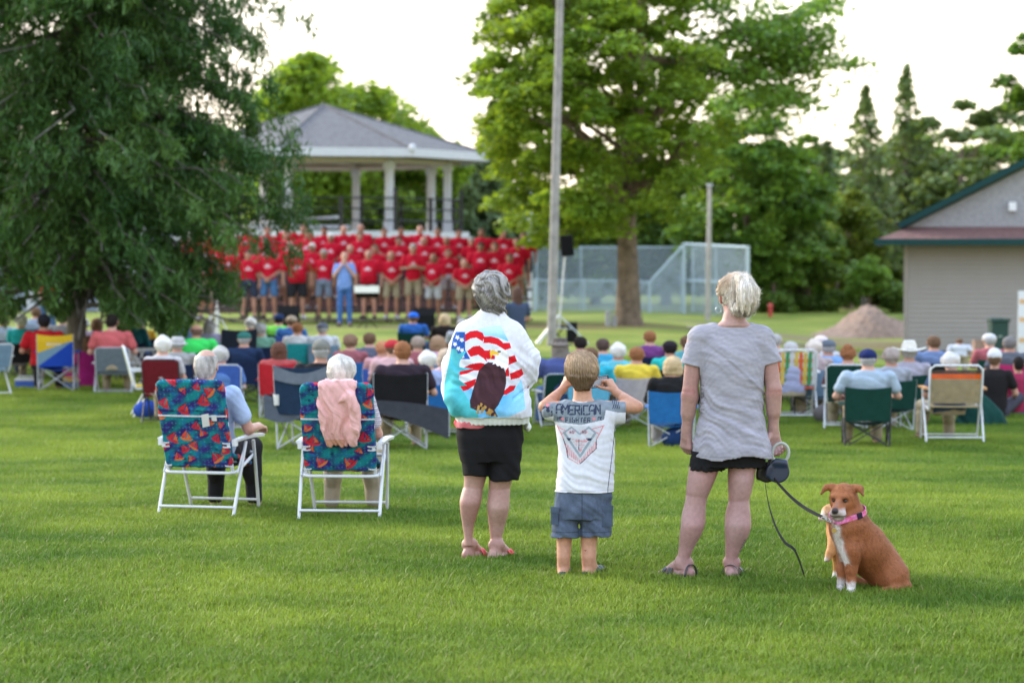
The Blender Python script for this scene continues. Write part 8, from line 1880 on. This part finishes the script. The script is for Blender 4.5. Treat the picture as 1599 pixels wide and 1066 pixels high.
        if 'orange wristband' in lb:
            mb = MB(); mb.lathe([(.036, -.012), (.036, .012), (.030, .012), (.030, -.012)], (.255*1.14, .18, .665), 12); o = mb.build('wristband', mat('band_orange', (.75, .16, .03), .5, .05), p); 
    # ---- chairs with a look of their own
    def fixed(e, px, s, rz, label, sc=1.0): return place(e, gnd(px, F_PX/s), rz, label, sc)
    def own(e, name): e.name = name; return e
    # yellow, grey and blue camp chair: three slanting fields on the back
    e = camp_chair((.03, .08, .42), SILV, h=.90); bkp = [c for c in e.children if c.name.split('.')[0] == 'back'][0]; mes = bkp.data; n = len(mes.vertices); V = np.array([v.co[:] for v in mes.vertices])
    mb = MB(); mb.sheet(lambda u, v: ((u-.5)*.53, -.27-.08*v-.035*math.sin(math.pi*u)*(1-.4*v), .40+.50*v-.025*math.sin(math.pi*u)*(v > .8)), 60, 60, .008); m_ = mb.mesh('back', PAINT, True); V = np.array([v.co[:] for v in m_.vertices]); u = V[:, 0]/.53+.5; v = (V[:, 2]-.40)/.5
    c = np.tile((.015, .06, .40), (len(V), 1)); c[v > .18+.62*u-.18*(1-u)] = (.17, .28, .38); c[v > np.minimum(.42+.40*u, 2)] = (.66, .42, .02); c[(v > .42+.40*u-.05) & (v > .78)] = (.70, .46, .03); lg = (np.abs(v-.70) < .045) & (np.abs(u-.47) < .2) & (np.sin(u*90) > -.2); c[lg] = (.62, .58, .5)
    a = m_.color_attributes.new('Col', 'FLOAT_COLOR', 'POINT'); cc = np.ones((len(V), 4), np.float32); cc[:, :3] = c; a.data.foreach_set('color', cc.ravel()); bkp.data = m_
    fixed(e, 90, 104, 3, 'yellow, grey and blue camp chair with silver legs at the left')
    fixed(tube_chair(None, WHT, h=.90, straps=([(.62, .12, .05), (.60, .45, .10), (.05, .28, .10), (.55, .57, .6), (.60, .45, .10)], [(.58, .60, .62), (.62, .16, .06)], 9, 7)), 1238, 126, 2, 'lawn chair with orange, green and white plaid webbing just right of the standing blonde woman')
    fixed(tube_chair(None, WHT, h=.88, w=.28, straps=([], [(.36, .29, .17), (.30, .24, .14)]*9+[(.36, .29, .17)]+[(.75, .13, .02)]*4+[(.07, .055, .04)]*3, 0, 26), wood=True, armc=(.48, .26, .12)), 1488, 143, -3, 'lawn chair with tan and orange webbing and wooden arms at the right')
    fixed(tube_chair(None, WHT, h=.92, straps=([(.55, .40, .05), (.10, .45, .60), (.58, .62, .66)], [(.10, .42, .58), (.60, .62, .65)], 5, 8)), 236, 124, -78, 'lawn chair with yellow, blue and white webbing turned sideways beside the maroon chair')
    fixed(tube_chair((.50, .52, .58), WHT, h=.90), 226, 100, -60, 'white plastic looking chair turned sideways behind the yellow and blue webbing')
    e = fixed(camp_chair((.016, .035, .075), SILV, h=.93, lower=(.09, .105, .14), w=.30), 487, 148, -14, 'big grey and navy camp chair with a white cup between the sailing boat chairs', 1.0)
    mb = MB(); mb.sheet(lambda u, v: (-.30+.60*u, -.36-.012*math.sin(math.pi*u)+.01, .78+.15*v-.05*math.sin(math.pi*u)), 10, 4, .012); part(mb, 'headrest', OC, e, (.13, .15, .19)); mb = MB(); mb.lathe([(.028, 0), (.036, .11), (.038, .11), (.036, .115)], (-.29, -.30, .50), 10); part(mb, 'cup', mat('cup_white', (.66, .66, .66), .5, .05), e, (1, 1, 1))
    mb = MB(); mb.sheet(lambda u, v: (-.42+.70*u, -.32+.05*math.sin(5*u), .62-.26*v-.05*math.sin(6*u)), 14, 6, .010); part(mb, 'side_flap', OC, e, (.09, .105, .14))
    e = fixed(camp_chair((.012, .012, .014), SILV, h=.85, w=.27), 625, 148, 3, 'black camp chair of the young man with the orange wristband', 1.0)
    mb = MB(); mb.sheet(lambda u, v: (-.30+.80*u, -.36-.03*math.sin(4*u), .56-(.12+.20*u)*v-.10*u*u), 16, 6, .012); part(mb, 'canopy_flap', OC, e, (.045, .048, .06))
    e = fixed(camp_chair((.010, .014, .022), DKM, h=1.0), 362, 106, 25, 'tall empty black camp chair with a folded canopy behind the balding man')
    fixed(tube_chair(fabm['steel'], WHT, h=.80), -22, 108, 40, 'white tube chair with a blue seat cut off by the left edge')
    # ---- people not on chairs
    B = standing_bodies(1.0, 'clasp', 'long'); TT = dict(head=B['head'], skin=sdf_mesh('w_skin', B['skin'], .010, OS), shirt=sdf_mesh('w_shirt', B['shirt'], .012, OC), bottom=sdf_mesh('w_bottom', B['bottom'], .013, OC), shoes=sdf_mesh('w_shoes', B['shoes'], .012, OC))
    def low(px, yt, s, tk, lb, sh, bt, hk, hc, hat=None, hatc=None, rz=0, sink=.36, kk=1.0, sk=(.48, .27, .20)):
        """somebody sitting on the ground: legs folded forward into the grass"""
        g = gnd(px, F_PX/s); return make_person(GT[tk], Vector(g), R(rz), lb, 'people sitting on the grass or by the stage', sk, sh, bt, (.3, .3, .3), hk, hc, hat, hatc or (0, 0, 0), (kk, kk, kk), 'shirt', 'trousers', None, rnd.uniform(-.3, .3))
    GT = {}
    def ground_sitter():
        B = seated_bodies(b=1.0, hands='lap'); 
        sk, sh, bt, shoe = Body(.02), Body(.03), Body(.02), Body(.012); d = np.array([0, 0, -.36]); hc = B['head']+d+np.array([0, .02, 0]); head(sk, hc, q=.98)
        sk.cone((0, -.08, .58), (0, -.03, .72), .06, .052, .03); tor = [(.04, .17, .13), (.16, .16, .13), (.3, .155, .12), (.44, .175, .12), (.54, .18, .11), (.60, .15, .08), (.63, .09, .06)]
        sh.loft([(z, 0, -.02-.1*z, a, c) for z, a, c in tor], k=.03); sh.ell((0, -.09, .655), (.066, .066, .03), k=.008, op='s')
        for e in (-1, 1):
            s0, el, wr = (.175*e, -.08, .56), (.25*e, .02, .32), (.20*e, .26, .26); sk.cone(s0, el, .044, .036); sk.cone(el, wr, .037, .026); hand(sk, wr, (-.3*e, .8, -.2), (0, 0, -1), (-e, 0, 0), .95, .4); sh.cone(s0, (.225*e, -.02, .42), .06, .058, .03)
            kn, an = (.24*e, .36, .24), (.10*e, .46, .07); sk.cone((.09*e, 0, .10), kn, .07, .055); sk.cone(kn, an, .052, .034); bt.cone((.09*e, 0, .11), kn, .095, .068, .03); bt.cone(kn, an, .067, .052, .03); h, f, s_, q = foot(sk, np.array(an), .2*e, .24); shoe.cone(h+[0, 0, .038], h+f*.17+[0, 0, .03], .042, .034, .02)
        bt.loft([(.0, 0, -.01, .175, .14), (.12, 0, -.01, .175, .14), (.18, 0, 0, .15, .12)], k=.03)
        GT['g'] = dict(head=hc, skin=sdf_mesh('g_skin', sk, .010, OS), shirt=sdf_mesh('g_shirt', sh, .012, OC), bottom=sdf_mesh('g_bottom', bt, .013, OC), shoes=sdf_mesh('g_shoes', shoe, .012, OC))
    ground_sitter()
    def stand(px, yt, s, lb, sh, bt, hk, hc, rz=0, kk=None):
        Y = F_PX/s; g = gnd(px, Y); k = kk or (zat(yt, Y)-g[2])/1.742; return make_person(TT, Vector(g), R(rz), lb, 'people standing by the audience', (.45, .25, .18), sh, bt, (.1, .1, .1), hk, hc, None, (0, 0, 0), (max(k, .8),)*2+(k,), 'shirt', 'trousers', None, 0)
    low(1555, 583, 124, 'g', 'person in a white cap and black shirt sitting on the grass at the right', (.018, .016, .018), (.05, .05, .07), 'short', N_, 'cap', (.60, .60, .64), rz=-20)
    low(1588, 590, 122, 'g', 'person in a dark red top sitting on the grass at the right edge', (.30, .03, .08), JN, 'short', D_, rz=15, kk=.85)
    low(135, 535, 100, 'g', 'child in a magenta top on the grass between the yellow and grey chairs', (.36, .02, .18), (.25, .02, .12), 'long', N_, rz=30, kk=.92)
    stand(1499, 529, 88, 'boy with brown hair in a white T-shirt beyond the orange webbed chair', (.55, .58, .68), K, 'short', N_, -10)
    stand(75, 462, 74, 'dark haired person in a red shirt standing far back at the left', (.48, .04, .04), JN, 'short', D_, 160, .98)
    low(805, 460, 70, 'g', 'dark haired person in slate blue crouching near the choir, right of the flag jacket', (.05, .07, .13), (.04, .05, .08), 'long', (.09, .05, .04), rz=20, kk=1.25)
    # ---- bags and boxes on the grass
    def crate(px, py, lb, c1, c2, sz=(.36, .24, .16)):
        g = on_ground(px, py); mb = MB(); mb.box((0, 0, sz[2]*.4), (sz[0], sz[1], sz[2]*.8), mi=0); mb.box((0, 0, sz[2]*.9), (sz[0]*1.06, sz[1]*1.06, sz[2]*.2), mi=1); mb.tube([(-sz[0]/2, 0, sz[2]*.8), (-sz[0]*.4, 0, sz[2]*1.25), (sz[0]*.4, 0, sz[2]*1.25), (sz[0]/2, 0, sz[2]*.8)], .01, 6, mi=1)
        o = mb.build('cooler', [plastic('cool_%d' % px, c1), plastic('cool_lid_%d' % px, c2)], loc=g, bevel=.012); tag(o, lb, 'cooler')
    crate(42, 606, 'blue cooler box with a white lid left of the yellow and blue chair', (.02, .09, .42), (.5, .52, .58), (.32, .24, .15))
    crate(108, 608, 'yellow and blue bag box on the grass under the yellow and blue chair', (.02, .12, .40), (.62, .50, .04), (.28, .2, .15))
    def bag(px, py, lb, c, r=(.16, .12, .12)):
        g = on_ground(px, py); B = Body(.02); B.ell((0, 0, r[2]*.9), r); B.ell((.06, 0, r[2]*1.3), (r[0]*.5, r[1]*.6, r[2]*.6)); B.chain([(-.08, 0, r[2]*1.5), (0, 0, r[2]*2.1), (.08, 0, r[2]*1.6)], [.010]*3, .01); B.post = lambda P: .006*wav(P, 3, 40, 4); B.cut((0, 0, 0), (0, 0, -1)); o = sdf_obj('bag', B, .011, OC); o.color = (*c, 1); o.location = g; tag(o, lb, 'bag')
    bag(228, 654, 'blue bag on the grass under the yellow and blue webbed chair', (.02, .06, .30))
    bag(1290, 660, 'grey bag on the grass under the blue lawn chair at the right', (.10, .09, .09))
    bag(1056, 700, 'dark blue bag on the grass under the blue camp chair', (.01, .03, .09))
    g = gnd(1535, 29.5); B = Body(.02)
    B.loft([(0, 0, 0, .32, .22), (.16, -.03, 0, .28, .2), (.34, -.10, 0, .16, .14), (.46, -.16, 0, .06, .08)], k=.03); B.post = lambda P: .012*folds(P, (1, .3, .4), 24, 3); o = sdf_obj('blanket', B, .014, OC); o.color = (.008, .045, .038, 1); o.location = g; tag(o, 'dark green blanket heaped beside the webbed chair at the right', 'blanket')
audience()
